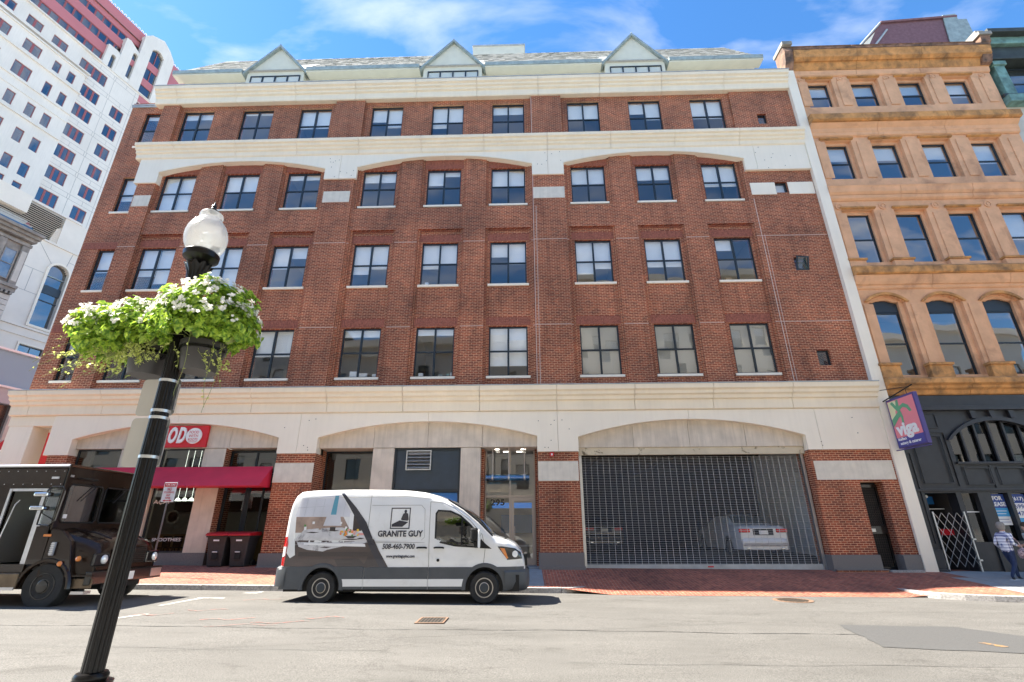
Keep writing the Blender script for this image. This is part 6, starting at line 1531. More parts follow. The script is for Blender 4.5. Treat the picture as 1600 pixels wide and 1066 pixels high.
build('wheel_well', MB().box(-11.9, -10.72, Y0+.34, Y0+.5, .3, 1.0), 'black_matt', TR)
tk('hood_vent', -11.33, -11.25, Y0-.055, Y0+.0, 1.10, 1.38, 'grey_modern', .01)
for z in range(6): tk('vent_slat', -11.335, -11.245, Y0-.06, Y0-.056, 1.13+z*.042, 1.15+z*.042, 'aluminium')
build('fender_lamp', MB().lathe([(0, -.03), (.05, -.02), (.06, 0), (0, .01)], (-11.02, Y0-.03, .93), 12, 'y'), 'lamp_orange', TR, smooth=True)
# face: grille, headlights, bumper
tk('grille', -10.405, -10.375, yc-.55, yc+.55, .88, 1.22, 'black_matt', .02)
for y in (yc-.82, yc+.82):
    s_ = -1 if y < yc else 1
    hb = tk('headlight_bezel', -10.43, -10.36, y-.26, y+.18, .86, 1.14, 'black_gloss', .05)
    m_ = MB(); m_.lathe([(0, .05), (.06, .045), (.095, .02), (.10, 0)], (-10.365, y+.03, 1.0), 20, 'x'); build('headlight', m_, 'lamp_clear', hb, smooth=True)
build('indicator', MB().lathe([(0, -.05), (.05, -.03), (.06, 0), (.02, .02)], (-10.66, Y0+.02, 1.03), 14, 'y'), 'lamp_orange', TR, smooth=True)
tk('marker_lamp', -10.7, -10.65, yc+.3, yc+.5, 1.455, 1.475, 'lamp_orange')
tk('bumper', -10.42, -10.28, Y0+.03, Y1-.03, .48, .76, 'black_gloss', .02); tk('bumper_plate', -10.28, -10.265, Y1-.45, Y1-.08, .53, .72, 'aluminium')
tk('bumper_plate', -10.28, -10.267, yc-.2, yc+.15, .52, .70, 'sign_white')
tk('bumper_bar', -11.0, -10.24, Y0+.02, Y0+.06, .66, .70, 'truck_brown'); tk('side_skirt', -10.75, -10.25, Y0+.06, Y0+.1, .42, .62, 'truck_step', .01); tk('chassis', -19, -10.4, 12.7, 13.9, .36, .62, 'black_matt')
tk('step_box', -14.4, -11.86, Y0-.06, Y0+.3, .42, .74, 'truck_step', .02); tk('step_edge', -14.4, -11.86, Y0-.08, Y0-.061, .40, .46, 'aluminium'); tk('step_box', -10.7, -10.4, Y0+.1, Y0+.3, .30, .36, 'aluminium')
text('unit_number', '1', .13, 'print_black', TR, (-12.62, Y0-.065, .60), width=.05, bold=.006)
for (x, y, s_) in ((-11.3, Y0+.02, -1), (-11.3, Y1-.02, 1), (-17.5, Y0+.02, -1), (-17.5, Y1-.02, 1)):
    wheel(TR, (x, y, .47), .48, .28, .27, 'black_gloss', outward=s_, steel='black_gloss', holes=5)
m_ = MB(); m_.add([(-13.5, Y0-.006, 2.35), (-13.28, Y0-.006, 2.38), (-13.26, Y0-.006, 2.15), (-13.36, Y0-.006, 2.05), (-13.5, Y0-.006, 2.02)], [(0, 1, 2, 3, 4)]); build('gold_emblem', m_, 'lamp_orange', TR)
m_ = MB(); m_.add([(-13.5, Y0-.009, 2.32), (-13.31, Y0-.009, 2.345), (-13.29, Y0-.009, 2.16), (-13.37, Y0-.009, 2.08), (-13.5, Y0-.009, 2.055)], [(0, 1, 2, 3, 4)]); build('emblem_field', m_, 'truck_brown', TR)
for z in range(7): tk('grille_bar', -10.374, -10.366, yc-.5, yc+.5, .91+z*.045, .925+z*.045, 'truck_brown')
m_ = MB(); m_.tube([(-11.48, yc-.62, 1.68), (-10.9, yc-.56, 1.57), (-10.55, yc-.5, 1.44)], .018, 6); build('hood_crease', m_, 'truck_brown', TR, smooth=True); m_ = MB(); m_.tube([(-11.48, yc+.62, 1.68), (-10.9, yc+.56, 1.57), (-10.55, yc+.5, 1.44)], .018, 6); build('hood_crease', m_, 'truck_brown', TR, smooth=True)
build('grab_rail', MB().tube([(-12.6, Y0-.01, 1.1), (-12.63, Y0-.05, 1.2), (-12.5, Y0-.05, 2.2), (-12.46, Y0-.01, 2.3)], .014, 6), 'aluminium', TR)
TR.location = Vector(TR.location)+TRUCK_SHIFT

# ================================================================ CARS IN THE GARAGE
M('car_silver', (.66, .67, .68), .3, metal=.15, coat=.8); M('car_dark', (.02, .022, .03), .25, coat=.8)
def sedan(label, x, y, z, mat, group=None):
    T = thing('parked_car', label, 'car', (x, y, z), 0, 'cars parked inside the garage')
    top = [(0, .95), (.06, 1.03), (.5, 1.06), (.9, 1.10), (1.4, 1.38), (1.9, 1.46), (2.6, 1.46), (3.1, 1.36), (3.7, 1.02), (4.3, .95), (4.7, .80), (4.85, .55)]
    rows = []
    for k in range(49):
        q = 4.85*k/48; zt = interp(q, top); hw = .92*(1-.12*max(0, (.5-q)/.5)**2-.2*max(0, (q-4.2)/.65)**2); cab = max(0, min(1, (zt-1.02)/.42)); zb = .24
        for c in (1.0, 3.85):
            if abs(q-c) < .37: zb = max(zb, .33+math.sqrt(.37**2-(q-c)**2))
        zm = min(zt-.06, 1.0)
        half = [(hw*.97, zb), (hw, max(zb, .55)), (hw, max(zb, .75)), (hw*.97, max(zb, zm-.04)), (hw*(.93-.05*cab), max(zb, zm+.02)), (hw*(.9-.13*cab), zm+(zt-zm)*.6), (hw*(.8-.1*cab), zm+(zt-zm)*.9), (hw*.4, zt), (0, zt+.01)]
        rows.append([(-a, q, b_) for a, b_ in half]+[(a, q, b_) for a, b_ in half[-2::-1]])
    m_ = MB(); m_.grid(rows); m_.f.append(tuple(range(17))); m_.f.append(tuple(range(48*17, 49*17))); build('body', m_, mat, T, local=True, smooth=True)
    P = lambda n_, x0, x1, y0, y1, z0, z1, mt_, bv=.01: build(n_, MB().box(x0, x1, y0, y1, z0, z1), mt_, T, local=True, bevel=bv)
    m_ = MB(); m_.grid([[(sx*(.66-.0*j)*(1-.08*j), .93+.5*j+.02, 1.135+.265*j) for sx in (-1, -.3, .3, 1)] for j in (0, 1)]); m_.v = [(a, b_-.02, c+.012) for a, b_, c in m_.v]; build('rear_window', m_, 'glass_dark', T, local=True)
    for s_ in (-1, 1):
        P('tail_light', s_*.66-.2, s_*.66+.2, -.035, .05, .80, .94, 'lamp_red', .03); P('exhaust', s_*.6-.07, s_*.6+.07, -.05, 0, .26, .31, 'chrome')
        for c in (1.0, 3.85): wheel(T, (x+s_*.9, y+c, z+.33), .33, .2, .22, 'aluminium') if 0 else None
        for c in (1.0, 3.85):
            m_ = MB(); m_.lathe([(.1, -.1), (.31, -.1), (.33, -.06), (.33, .06), (.31, .1), (.1, .1)], (s_*.80, c, .33), 24, 'x'); wl_ = build('wheel', m_, 'tyre', T, local=True, smooth=True)
            m_ = MB(); m_.lathe([(0, -.11), (.2, -.105), (.22, -.09), (.22, .09), (.2, .105), (0, .11)], (s_*.80, c, .33), 20, 'x'); build('rim', m_, 'aluminium', wl_, local=True, smooth=True)
    P('trim_bar', -.42, .42, -.03, .02, .93, .955, 'chrome'); P('bumper', -.84, .84, -.09, .14, .34, .62, mat, .12); P('number_plate', -.16, .16, -.045, -.03, .74, .88, 'sign_white'); P('plate_recess', -.36, .36, -.028, .01, .72, .92, 'black_matt')
    return T
sedan('silver saloon car behind the roller grille, right side of the garage, rear towards the street', 8.5, 19.1, .70, 'car_silver')
sedan('dark saloon car deep in the left side of the garage', 3.6, 24.5, .80, 'car_dark')

# ================================================================ BINS, SIGN POST
for i, (x, lab) in enumerate(((-10.78, 'left of two black wheeled bins with red lid in the shop doorway'), (-9.98, 'right of two black wheeled bins with red lid, against the brick pier'))):
    T = thing('wheeled_bin', lab, 'bin', (x, 18.35, .43), 0, 'wheeled bins in the doorway')
    rows = [[(s*(.25+.09*t), -.26-.07*t+0*s, .12+.9*t) for s in (-1, 1)] for t in (0, 1)]
    m_ = MB()
    a = [(-.25, -.24, .05), (.25, -.24, .05), (.25, .26, .05), (-.25, .26, .05)]; b_ = [(-.35, -.36, 1.03), (.35, -.36, 1.03), (.35, .36, 1.03), (-.35, .36, 1.03)]; c = [(-.31, -.31, .78), (.31, -.31, .78), (.31, .33, .78), (-.31, .33, .78)]
    m_.add(a+c+b_, [(0, 1, 2, 3), (0, 4, 5, 1), (1, 5, 6, 2), (2, 6, 7, 3), (3, 7, 4, 0), (4, 8, 9, 5), (5, 9, 10, 6), (6, 10, 11, 7), (7, 11, 8, 4), (8, 11, 10, 9)]); build('body', m_, 'bin_black', T, local=True, bevel=.025)
    L_ = lambda n_, *q, mt_='bin_black', bv=.012: build(n_, MB().box(*q), mt_, T, local=True, bevel=bv)
    L_('rim', -.375, .375, -.385, .385, .98, 1.03)
    m_ = MB(); m_.prism([(-.43, 1.035), (-.43, 1.075), (-.35, 1.13), (.30, 1.17), (.40, 1.12), (.40, 1.035)], -.39, .39, 'x'); build('lid', m_, 'bin_red', T, local=True, bevel=.02)
    L_('front_recess', -.10, .10, -.322, -.27, .28, .50, mt_='black_matt'); L_('catch', -.09, .09, -.345, -.31, .50, .53, mt_='sign_white'); L_('label', -.1, .1, -.362, -.35, .86, .91, mt_='sign_white', bv=0)
    m_ = MB(); m_.cyl((-.32, .42, .98), (.32, .42, .98), .018, n=8); build('handle', m_, 'bin_black', T, local=True)
    for s_ in (-1, 1): m_ = MB(); m_.cyl((s_*.24, .28, .12), (s_*.31, .28, .12), .12, n=18); build('wheel', m_, 'rubber', T, local=True)
SP = thing('parking_sign', 'white and red tow zone no stopping sign on a thin galvanised post on the pavement', 'sign', (-11.72, 16.4, zpave(-11.7, 16.4)))
zb = zpave(-11.7, 16.4)
build('post', MB().box(-11.745, -11.705, 16.4, 16.43, zb, 3.0), 'galvanised', SP); build('base_plate', MB().box(-11.9, -11.55, 16.36, 16.46, zb, zb+.05), 'iron_rust', SP)
build('plate', MB().box(-11.93, -11.50, 16.385, 16.395, 2.50, 3.12), 'sign_white', SP, bevel=.01)
build('red_band', MB().box(-11.91, -11.52, 16.379, 16.384, 2.98, 3.09), 'sign_red', SP)
for t_, s_, z, w_, mt_ in (('TOW ZONE', .09, 3.035, .33, 'sign_white'), ('NO', .14, 2.90, .14, 'sign_red'), ('STOPPING', .08, 2.80, .34, 'sign_red'), ('ANY', .09, 2.71, .14, 'sign_red'), ('TIME', .09, 2.62, .18, 'sign_red')): text('letter', t_, s_, mt_, SP, (-11.715, 16.376, z), width=w_)
build('arrow', MB().prism([(-11.86, 2.545), (-11.80, 2.575), (-11.80, 2.555), (-11.63, 2.555), (-11.63, 2.575), (-11.57, 2.545), (-11.63, 2.515), (-11.63, 2.535), (-11.80, 2.535), (-11.80, 2.515)], 16.376, 16.383), 'sign_red', SP)
# ================================================================ LAMP POST AND BASKETS
def globe_mat():
    mt, nt, b = nodes_of('globe_glass'); out = nt.nodes['Material Output']
    b.inputs['Base Color'].default_value = (.62, .63, .62, 1); b.inputs['Roughness'].default_value = .12; b.inputs['Coat Weight'].default_value = .6
    pos = nt.nodes.new('ShaderNodeNewGeometry').outputs['Position']
    v = nt.nodes.new('ShaderNodeTexVoronoi'); v.inputs['Scale'].default_value = 85; nt.links.new(pos, v.inputs['Vector'])
    bumpn(nt, b, v.outputs['Distance'], .9, .004)
    tr = nt.nodes.new('ShaderNodeBsdfTransparent'); tl_ = nt.nodes.new('ShaderNodeBsdfTranslucent'); tl_.inputs[0].default_value = (.6, .61, .6, 1)
    x1 = nt.nodes.new('ShaderNodeMixShader'); x1.inputs[0].default_value = .28; nt.links.new(b.outputs[0], x1.inputs[1]); nt.links.new(tl_.outputs[0], x1.inputs[2])
    x2 = nt.nodes.new('ShaderNodeMixShader'); x2.inputs[0].default_value = .45; nt.links.new(x1.outputs[0], x2.inputs[1]); nt.links.new(tr.outputs[0], x2.inputs[2]); nt.links.new(x2.outputs[0], out.inputs[0])
globe_mat()
M('pole_black', (.006, .005, .0045), .28, coat=0, var=.3, scale=6)
M('plate_back', (.46, .44, .40), .35, metal=.55, var=.06, scale=3)
M('pot_brown', (.030, .026, .024), .5, var=.15, scale=6)
LX, LY = -2.637, 3.40
LP = thing('street_lamp', 'black fluted lamp post with a frosted acorn globe, in the foreground at the left', 'street lamp', (LX, LY, .13))
m_ = MB(); m_.lathe([(.24, .13), (.24, .22), (.20, .26), (.19, .45), (.16, .52), (.13, .60), (.115, .72), (.12, .745)], (LX, LY, 0), 32); build('base', m_, 'pole_black', LP, smooth=True)
m_ = MB(); m_.lathe([(.08, .745), (.080, .75), (.090, .765), (.090, .78), (.080, .795), (.062, .80)], (LX, LY, 0), 40); build('collar', m_, 'pole_black', LP, smooth=True)
m_ = MB(); pr = []
nf = 14
for z, r_ in ((.80, .060), (1.6, .058), (2.4, .055), (2.9, .054), (3.44, .052)): pr.append((r_, z))
vs = []; N = nf*6
for r_, z in pr:
    for i in range(N):
        t = 2*math.pi*i/N; q = abs(math.sin(t*nf/2)); vs.append((LX+r_*(1-.09*(1-q)**2)*math.cos(t), LY+r_*(1-.09*(1-q)**2)*math.sin(t), z))
m_.add(vs, [(j*N+i, j*N+(i+1) % N, (j+1)*N+(i+1) % N, (j+1)*N+i) for j in range(len(pr)-1) for i in range(N)]); build('pole', m_, 'pole_black', LP, smooth=True)
# leafy capital
m_ = MB(); vs = []; N = 60; pr = [(.062, 3.42), (.070, 3.44), (.060, 3.47), (.066, 3.53), (.088, 3.575), (.098, 3.595), (.075, 3.605), (.072, 3.62), (.10, 3.64), (.128, 3.66), (.132, 3.70), (.122, 3.715), (.10, 3.72)]
for k, (r_, z) in enumerate(pr):
    for i in range(N):
        t = 2*math.pi*i/N; a = .10 if 2 <= k <= 5 else 0; vs.append((LX+r_*(1+a*math.cos(t*10))*math.cos(t), LY+r_*(1+a*math.cos(t*10))*math.sin(t), z+(.012*math.cos(t*10) if k in (4, 5) else 0)))
m_.add(vs, [(j*N+i, j*N+(i+1) % N, (j+1)*N+(i+1) % N, (j+1)*N+i) for j in range(len(pr)-1) for i in range(N)]+[tuple(range(12*N, 13*N))]); build('globe_holder', m_, 'pole_black', LP, smooth=True)
m_ = MB(); m_.lathe([(.096, 3.712), (.124, 3.735), (.147, 3.785), (.158, 3.84), (.158, 3.885), (.147, 3.94), (.127, 3.985), (.10, 4.02), (.086, 4.04), (.084, 4.05), (.090, 4.07), (.084, 4.095), (.060, 4.112), (.03, 4.12), (.0, 4.121)], (LX, LY, 0), 48); build('globe', m_, 'globe_glass', LP, smooth=True, recalc=True)
m_ = MB(); m_.lathe([(.0, 4.118), (.034, 4.12), (.038, 4.135), (.022, 4.15), (.016, 4.165), (.020, 4.175), (.008, 4.20), (0, 4.235)], (LX, LY, 0), 16); build('finial', m_, 'pole_black', LP, smooth=True)
m_ = MB(); m_.lathe([(.0, 3.72), (.05, 3.72), (.05, 3.80), (.03, 3.82), (.045, 3.88), (0, 3.93)], (LX, LY, 0), 14); build('bulb', m_, 'sign_white', LP, smooth=True)
for z in (2.62, 2.395, 2.345, 2.07): m_ = MB(); m_.lathe([(.054, -.010), (.061, -.010), (.061, .010), (.054, .010)], (LX, LY, z), 30); build('steel_band', m_, 'galvanised', LP, smooth=True)
def rrect(x0, x1, z0, z1, r_=.03, n=5):
    p_ = []
    for cx, cz, a0 in ((x1-r_, z1-r_, 0), (x0+r_, z1-r_, 90), (x0+r_, z0+r_, 180), (x1-r_, z0+r_, 270)):
        for k in range(n+1): t = rad(a0+90*k/n); p_.append((cx+r_*math.cos(t), cz+r_*math.sin(t)))
    return p_
for i, (q, lab) in enumerate((((-2.895, -2.605, 2.385, 2.665), 'upper of two blank metal sign backs strapped to the black lamp post'), ((-2.90, -2.615, 2.015, 2.368), 'lower of two blank metal sign backs strapped to the black lamp post'))):
    T = thing('sign_plate', lab, 'sign', ((q[0]+q[1])/2, LY+.1, q[2]), 0, 'sign plates on the lamp post')
    build('plate', MB().prism(rrect(*q), LY+.088, LY+.092), 'plate_back', T); build('strap_bracket', MB().box(LX-.03, LX+.03, LY+.074, LY+.087, (q[2]+q[3])/2-.1, (q[2]+q[3])/2+.1), 'galvanised', T)
rg = random.Random(11)
def leaf(m_, c, nrm, s, tip):
    nrm = nrm.normalized(); t = (tip-nrm*tip.dot(nrm)); t = t.normalized() if t.length > 1e-3 else nrm.orthogonal().normalized(); w_ = nrm.cross(t)
    p_ = [c-t*s*.5, c-t*s*.1+w_*s*.42+nrm*s*.10, c+t*s*.3+w_*s*.30+nrm*s*.05, c+t*s*.62-nrm*s*.12, c+t*s*.3-w_*s*.30+nrm*s*.05, c-t*s*.1-w_*s*.42+nrm*s*.10, c+t*s*.05-nrm*s*.03]
    m_.add(p_, [(0, 1, 6), (1, 2, 6), (2, 3, 6), (3, 4, 6), (4, 5, 6), (5, 0, 6)])
def rvec(): 
    while True:
        v = Vector((rg.uniform(-1, 1), rg.uniform(-1, 1), rg.uniform(-1, 1)))
        if .1 < v.length < 1: return v.normalized()
def flower(m_, c, nrm, s):
    nrm = nrm.normalized(); a = nrm.orthogonal().normalized(); b_ = nrm.cross(a); k0 = rg.random()*6
    for k in range(5):
        t = k0+2*math.pi*k/5; d = a*math.cos(t)+b_*math.sin(t); e = a*math.cos(t+1.57)+b_*math.sin(t+1.57)
        m_.add([c, c+d*s*.6+e*s*.38+nrm*s*.12, c+d*s+nrm*s*.05, c+d*s*.6-e*s*.38+nrm*s*.12], [(0, 1, 2, 3)])
def basket(label, px, py, mounds, vines, group='planted baskets on the lamp post'):
    T = thing('hanging_basket', label, 'flower basket', (px, py, 2.70), 0, group)
    m_ = MB(); m_.lathe([(.0, 2.70), (.118, 2.70), (.124, 2.706), (.150, 2.885), (.158, 2.887), (.160, 2.925), (.146, 2.925), (.142, 2.90), (0, 2.895)], (px, py, 0), 40); build('pot', m_, 'pot_brown', T, smooth=True)
    m_ = MB(); m_.lathe([(0, 2.897), (.14, 2.899), (.13, 2.93), (0, 2.95)], (px, py, 0), 20); build('soil', m_, 'soil', T)
    m_ = MB(); m_.tube([(LX, LY, 2.86), ((LX+px)/2, (LY+py)/2, 2.83), (px, py, 2.80)], .014, 6); m_.lathe([(.150, -.01), (.156, -.01), (.156, .01), (.150, .01)], (px, py, 2.87), 30); build('bracket', m_, 'pole_black', T)
    fo = MB(); fl = MB(); st_ = MB()
    for (c, R, n, nf_) in mounds:
        c = Vector(c)
        for i in range(n):
            d = rvec()
            if d.z < -.55: continue
            f = rg.uniform(.45, 1.0)**.5
            bump_ = 1+.13*math.sin(d.x*7+c.x*9)*math.cos(d.y*6)+.09*math.sin(d.z*9+d.x*4)
            p_ = c+Vector((d.x*R[0], d.y*R[1], d.z*R[2]))*f*bump_
            nn = (d+rvec()*.75+Vector((0, 0, .55))); leaf(fo, p_, nn, rg.uniform(.026, .050) if rg.random() < .6 else rg.uniform(.05, .085), d+Vector((0, 0, -.6))+rvec()*.6)
            if i % 9 == 0: st_.tube([c-Vector((0, 0, R[2]*.6)), (c+p_)/2+rvec()*.02, p_], .0022, 4)
        for i in range(nf_):
            d = rvec()
            if d.z < -.15 or (d.z < .25 and rg.random() < .5): continue
            p_ = c+Vector((d.x*R[0], d.y*R[1], d.z*R[2]))*1.04
            for k in range(rg.randint(6, 12)): flower(fl, p_+rvec()*rg.uniform(.006, .028), d+rvec()*.6, rg.uniform(.010, .0155))
    build('foliage', fo, 'leaf', T, kind='stuff', recalc=False); build('stem', st_, 'stem', T, kind='stuff', recalc=False)
    build('blossom', fl, 'petal', T, kind='stuff', recalc=False)
    vm_ = MB(); vs_ = MB()
    for (p0, p1, sag, n) in vines:
        p0, p1 = Vector(p0), Vector(p1); P = []; K = 14
        ph = rg.random()*6
        for k in range(K+1):
            t = k/K; q = p0.lerp(p1, t); q.z += sag*4*t*(1-t)*.25; q += Vector((math.sin(t*7+ph), math.cos(t*5+ph), math.sin(t*9+ph)))*.012*t; P.append(q)
        vs_.tube(P, .0016, 4)
        for k in range(n):
            t = .08+.92*rg.random(); q = P[min(K, int(t*K))]+rvec()*rg.uniform(.004, .02); leaf(vm_, q, rvec()+Vector((0, -.6, .6)), rg.uniform(.013, .024), rvec())
    build('trailing_leaf', vm_, 'vine_leaf', T, kind='stuff', recalc=False); build('trailing_stem', vs_, 'stem', T, kind='stuff', recalc=False)
    return T
R3 = lambda a, b_: rg.uniform(a, b_)
vr = [((R3(-2.55, -2.2), R3(3.3, 3.5), 2.95), (R3(-2.36, -2.2), R3(3.3, 3.45), R3(2.62, 2.75)), 0, 16) for _ in range(10)]
vr += [((-2.33, 3.35, 2.9), (-2.33, 3.38, 2.42), 0, 6), ((-2.25, 3.35, 2.9), (-2.29, 3.36, 2.36), 0, 5), ((-2.28, 3.36, 2.9), (-2.22, 3.36, 2.55), 0, 7), ((-2.45, 3.25, 2.95), (-2.42, 3.22, 2.45), 0, 4), ((-2.6, 3.3, 2.9), (-2.52, 3.28, 2.70), .1, 10), ((-2.62, 3.3, 2.9), (-2.66, 3.25, 2.74), .1, 10)]
basket('right basket of white flowers in a brown pot on the lamp post', -2.46, 3.44, [((-2.45, 3.40, 3.10), (.345, .33, .33), 2300, 290), ((-2.24, 3.38, 3.02), (.19, .2, .20), 600, 80), ((-2.66, 3.42, 3.14), (.18, .22, .22), 500, 45), ((-2.46, 3.38, 2.99), (.31, .28, .13), 500, 6)], vr)
vl = [((R3(-3.2, -2.8), R3(3.35, 3.6), R3(2.88, 3.0)), (R3(-3.62, -3.0), R3(3.3, 3.6), R3(2.66, 2.84)), R3(0, .15), 26) for _ in range(26)]
vl += [((R3(-3.0, -2.75), R3(3.3, 3.4), R3(2.88, 2.95)), (R3(-2.95, -2.68), R3(3.25, 3.35), R3(2.70, 2.8)), R3(0, .1), 18) for _ in range(12)]
vl += [((-3.2, 3.4, 2.95), (-3.72, 3.4, 2.70), .2, 10), ((-3.25, 3.4, 2.95), (-3.75, 3.4, 2.80), .25, 10), ((-3.3, 3.4, 3.0), (-3.62, 3.4, 2.98), .1, 8), ((-3.1, 3.4, 2.85), (-3.45, 3.4, 2.55), .1, 6)]
basket('left basket of white flowers with pale trailing vines on the lamp post', -2.92, 3.52, [((-3.02, 3.52, 3.06), (.33, .30, .25), 1500, 220), ((-3.33, 3.46, 3.06), (.21, .22, .20), 650, 120), ((-3.22, 3.46, 2.92), (.20, .2, .13), 400, 4), ((-2.82, 3.36, 2.97), (.17, .13, .14), 400, 4)], vl)

# ================================================================ PEOPLE
def plaid():
    mt, nt, b = nodes_of('plaid_shirt')
    pos = nt.nodes.new('ShaderNodeTexCoord').outputs['Object']; s = nt.nodes.new('ShaderNodeSeparateXYZ'); nt.links.new(pos, s.inputs[0])
    outs = []
    for ax in ('X', 'Z'):
        k = nt.nodes.new('ShaderNodeMath'); k.operation = 'MULTIPLY'; k.inputs[1].default_value = 75; nt.links.new(s.outputs[ax], k.inputs[0])
        q = nt.nodes.new('ShaderNodeMath'); q.operation = 'SINE'; nt.links.new(k.outputs[0], q.inputs[0])
        g_ = nt.nodes.new('ShaderNodeMath'); g_.operation = 'GREATER_THAN'; g_.inputs[1].default_value = .1; nt.links.new(q.outputs[0], g_.inputs[0]); outs.append(g_.outputs[0])
    a = nt.nodes.new('ShaderNodeMath'); a.operation = 'ADD'; nt.links.new(outs[0], a.inputs[0]); nt.links.new(outs[1], a.inputs[1])
    h = nt.nodes.new('ShaderNodeMath'); h.operation = 'MULTIPLY'; h.inputs[1].default_value = .5; nt.links.new(a.outputs[0], h.inputs[0])
    nt.links.new(ramp2(nt, h.outputs[0], (.80, .80, .84), (.09, .11, .28), .0, 1.0), b.inputs['Base Color']); b.inputs['Roughness'].default_value = .85
plaid()
M('jeans', (.018, .032, .085), .85, var=.2, scale=20); M('skin', (.52, .30, .22), .55); M('hair_grey', (.24, .22, .20), .8, var=.3, scale=60, world=False)
M('shirt_white', (.75, .75, .74), .8); M('bag_pattern', (.55, .40, .38), .8, world=False, dirt=(.16, .10, .12), dscale=18, dp=(.45, .55)); M('shoe_black', (.02, .02, .025), .5); M('hair_brown', (.06, .035, .02), .8)
def person(label, loc, rz, J, R, E, zones, extra, group=None):
    """skin-modifier figure baked to one continuous mesh; zones give the clothing colours"""
    names = list(J); me = bpy.data.meshes.new('sk'); me.from_pydata([J[n_] for n_ in names], [(names.index(a), names.index(b_)) for a, b_ in E], [])
    o = bpy.data.objects.new('sk', me); col.objects.link(o)
    md = o.modifiers.new('skin', 'SKIN'); md.use_smooth_shade = True; o.modifiers.new('sub', 'SUBSURF').levels = 2
    for i, n_ in enumerate(names):
        sv = me.skin_vertices[0].data[i]; r_ = R[n_]; sv.radius = r_ if isinstance(r_, tuple) else (r_, r_); sv.use_root = (n_ == 'pelvis')
    dg = bpy.context.evaluated_depsgraph_get(); dg.update(); nm = bpy.data.meshes.new_from_object(o.evaluated_get(dg)); bpy.data.objects.remove(o)
    nm.materials.clear()
    mats = []
    for p_ in nm.polygons:
        mt_ = zones(p_.center)
        if mt_ not in mats: mats.append(mt_)
        p_.material_index = mats.index(mt_); p_.use_smooth = True
    for q in mats: nm.materials.append(MATS[q])
    T = thing('person', label, 'person', loc, rz); b_ = bpy.data.objects.new('body', nm); col.objects.link(b_); b_.parent = T
    extra(T); return T
# local frame: the figure walks towards +x
J = dict(pelvis=(0, 0, .86), belly=(0, 0, 1.0), chest=(.01, 0, 1.20), neckb=(.03, 0, 1.36), neck=(.05, 0, 1.43), head=(.075, 0, 1.53), crown=(.06, 0, 1.60),
         shl=(.0, .17, 1.31), ell=(-.10, .22, 1.06), wrl=(.08, .24, .90), hal=(.13, .24, .86), shr=(.02, -.17, 1.31), elr=(-.02, -.25, 1.05), wrr=(.18, -.22, 1.00), har=(.25, -.20, 1.0),
         hil=(.0, .09, .82), knl=(.16, .10, .48), anl=(.20, .10, .10), tol=(.33, .10, .035), hir=(.0, -.09, .82), knr=(-.02, -.09, .47), anr=(-.24, -.09, .16), tor=(-.20, -.09, .045))
R = dict(pelvis=(.17, .13), belly=(.165, .125), chest=(.17, .12), neckb=(.09, .08), neck=.052, head=(.088, .10), crown=(.07, .08), shl=.065, ell=.047, wrl=.03, hal=.03, shr=.065, elr=.047, wrr=.03, har=.03,
         hil=.10, knl=.065, anl=.042, tol=.034, hir=.10, knr=.065, anr=.042, tor=.034)
E = [('pelvis', 'belly'), ('belly', 'chest'), ('chest', 'neckb'), ('neckb', 'neck'), ('neck', 'head'), ('head', 'crown'), ('chest', 'shl'), ('shl', 'ell'), ('ell', 'wrl'), ('wrl', 'hal'), ('chest', 'shr'), ('shr', 'elr'), ('elr', 'wrr'), ('wrr', 'har'),
     ('pelvis', 'hil'), ('hil', 'knl'), ('knl', 'anl'), ('anl', 'tol'), ('pelvis', 'hir'), ('hir', 'knr'), ('knr', 'anr'), ('anr', 'tor')]
def zw_(c):
    if c.z > 1.41: return 'skin'
    if c.x > .10 and .84 < c.z < 1.06 and abs(c.y) > .14: return 'skin'
    if c.z > .84: return 'plaid_shirt'
    if c.z > .13: return 'jeans'
    return 'shoe_black'
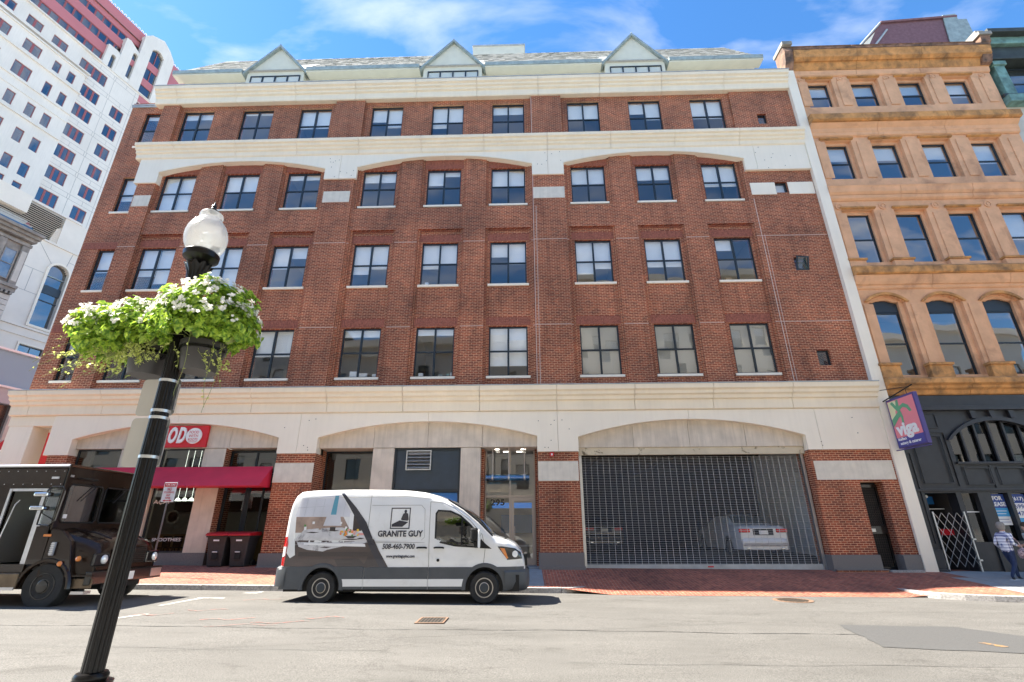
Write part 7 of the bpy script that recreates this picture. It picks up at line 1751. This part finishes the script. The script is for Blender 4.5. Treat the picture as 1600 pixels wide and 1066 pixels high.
def exw(T):
    m_ = MB(); m_.lathe([(0, -.13), (.07, -.12), (.105, -.05), (.112, .03), (.095, .09), (.05, .125), (0, .13)], (.045, 0, 1.565), 22); m_.v = [(x-(.03 if x > .1 else 0), y, z) for x, y, z in m_.v if True]; build('hair', m_, 'hair_grey', T, local=True, smooth=True)
    m_ = MB()
    for k in range(5): m_.tube([(.235, -.235+.022*k, 1.0), (.275, -.235+.022*k, .985), (.28-.006*abs(k-2), -.235+.022*k, .955), (.262, -.235+.022*k, .94)], [.009, .009, .008, .006], 6)
    m_.tube([(.22, -.16, 1.0), (.255, -.15, .975)], .01, 6); build('fingers', m_, 'skin', T, local=True, smooth=True)
    m_ = MB(); m_.lathe([(0, -.16), (.12, -.15), (.16, -.05), (.13, .08), (.05, .14), (0, .15)], (.22, -.27, .80), 18); build('shoulder_bag', m_, 'bag_pattern', T, local=True, smooth=True)
    build('bag_strap', MB().tube([(.05, -.16, 1.36), (.14, -.27, 1.1), (.2, -.29, .92)], .014, 5), 'bag_pattern', T, local=True)
    m_ = MB(); m_.lathe([(0, .02), (.016, .0), (.012, -.02)], (.17, 0, 1.52), 8, 'x'); build('nose', m_, 'skin', T, local=True)
    for (x, y, z, a) in ((.25, .10, .0, 0), (-.19, -.09, .03, .5)):
        m_ = MB(); m_.prism([(x-.15, z), (x+.13, z+(.0 if a == 0 else -.03)), (x+.14, z+.03), (x-.15, z+.03)], y-.045, y+.045); build('shoe_sole', m_, 'shirt_white', T, local=True, bevel=.01)
person('grey haired person in blue and white plaid shirt walking past the black shopfront', (14.78, 16.75, .115), rad(8), J, R, E, zw_, exw)
def zm_(c):
    if c.z > 1.41: return 'skin'
    if c.z < 1.12 and c.z > .8 and abs(c.y) > .17: return 'skin'
    if c.z > .84: return 'shirt_white'
    if c.z > .13: return 'jeans'
    return 'shoe_black'
def exm(T):
    m_ = MB(); m_.lathe([(0, -.10), (.09, -.06), (.112, .03), (.095, .09), (.05, .125), (0, .13)], (.04, 0, 1.575), 20); build('hair', m_, 'hair_brown', T, local=True, smooth=True)
    m_ = MB(); m_.lathe([(0, -.16), (.12, -.15), (.15, 0), (.10, .12), (0, .13)], (-.16, .16, .98), 16); build('red_bag', m_, 'sign_red', T, local=True, smooth=True)
person('person in a white top cut off by the right edge, walking beside the plaid shirt', (15.80, 16.95, .10), rad(170), J, R, E, zm_, exm)
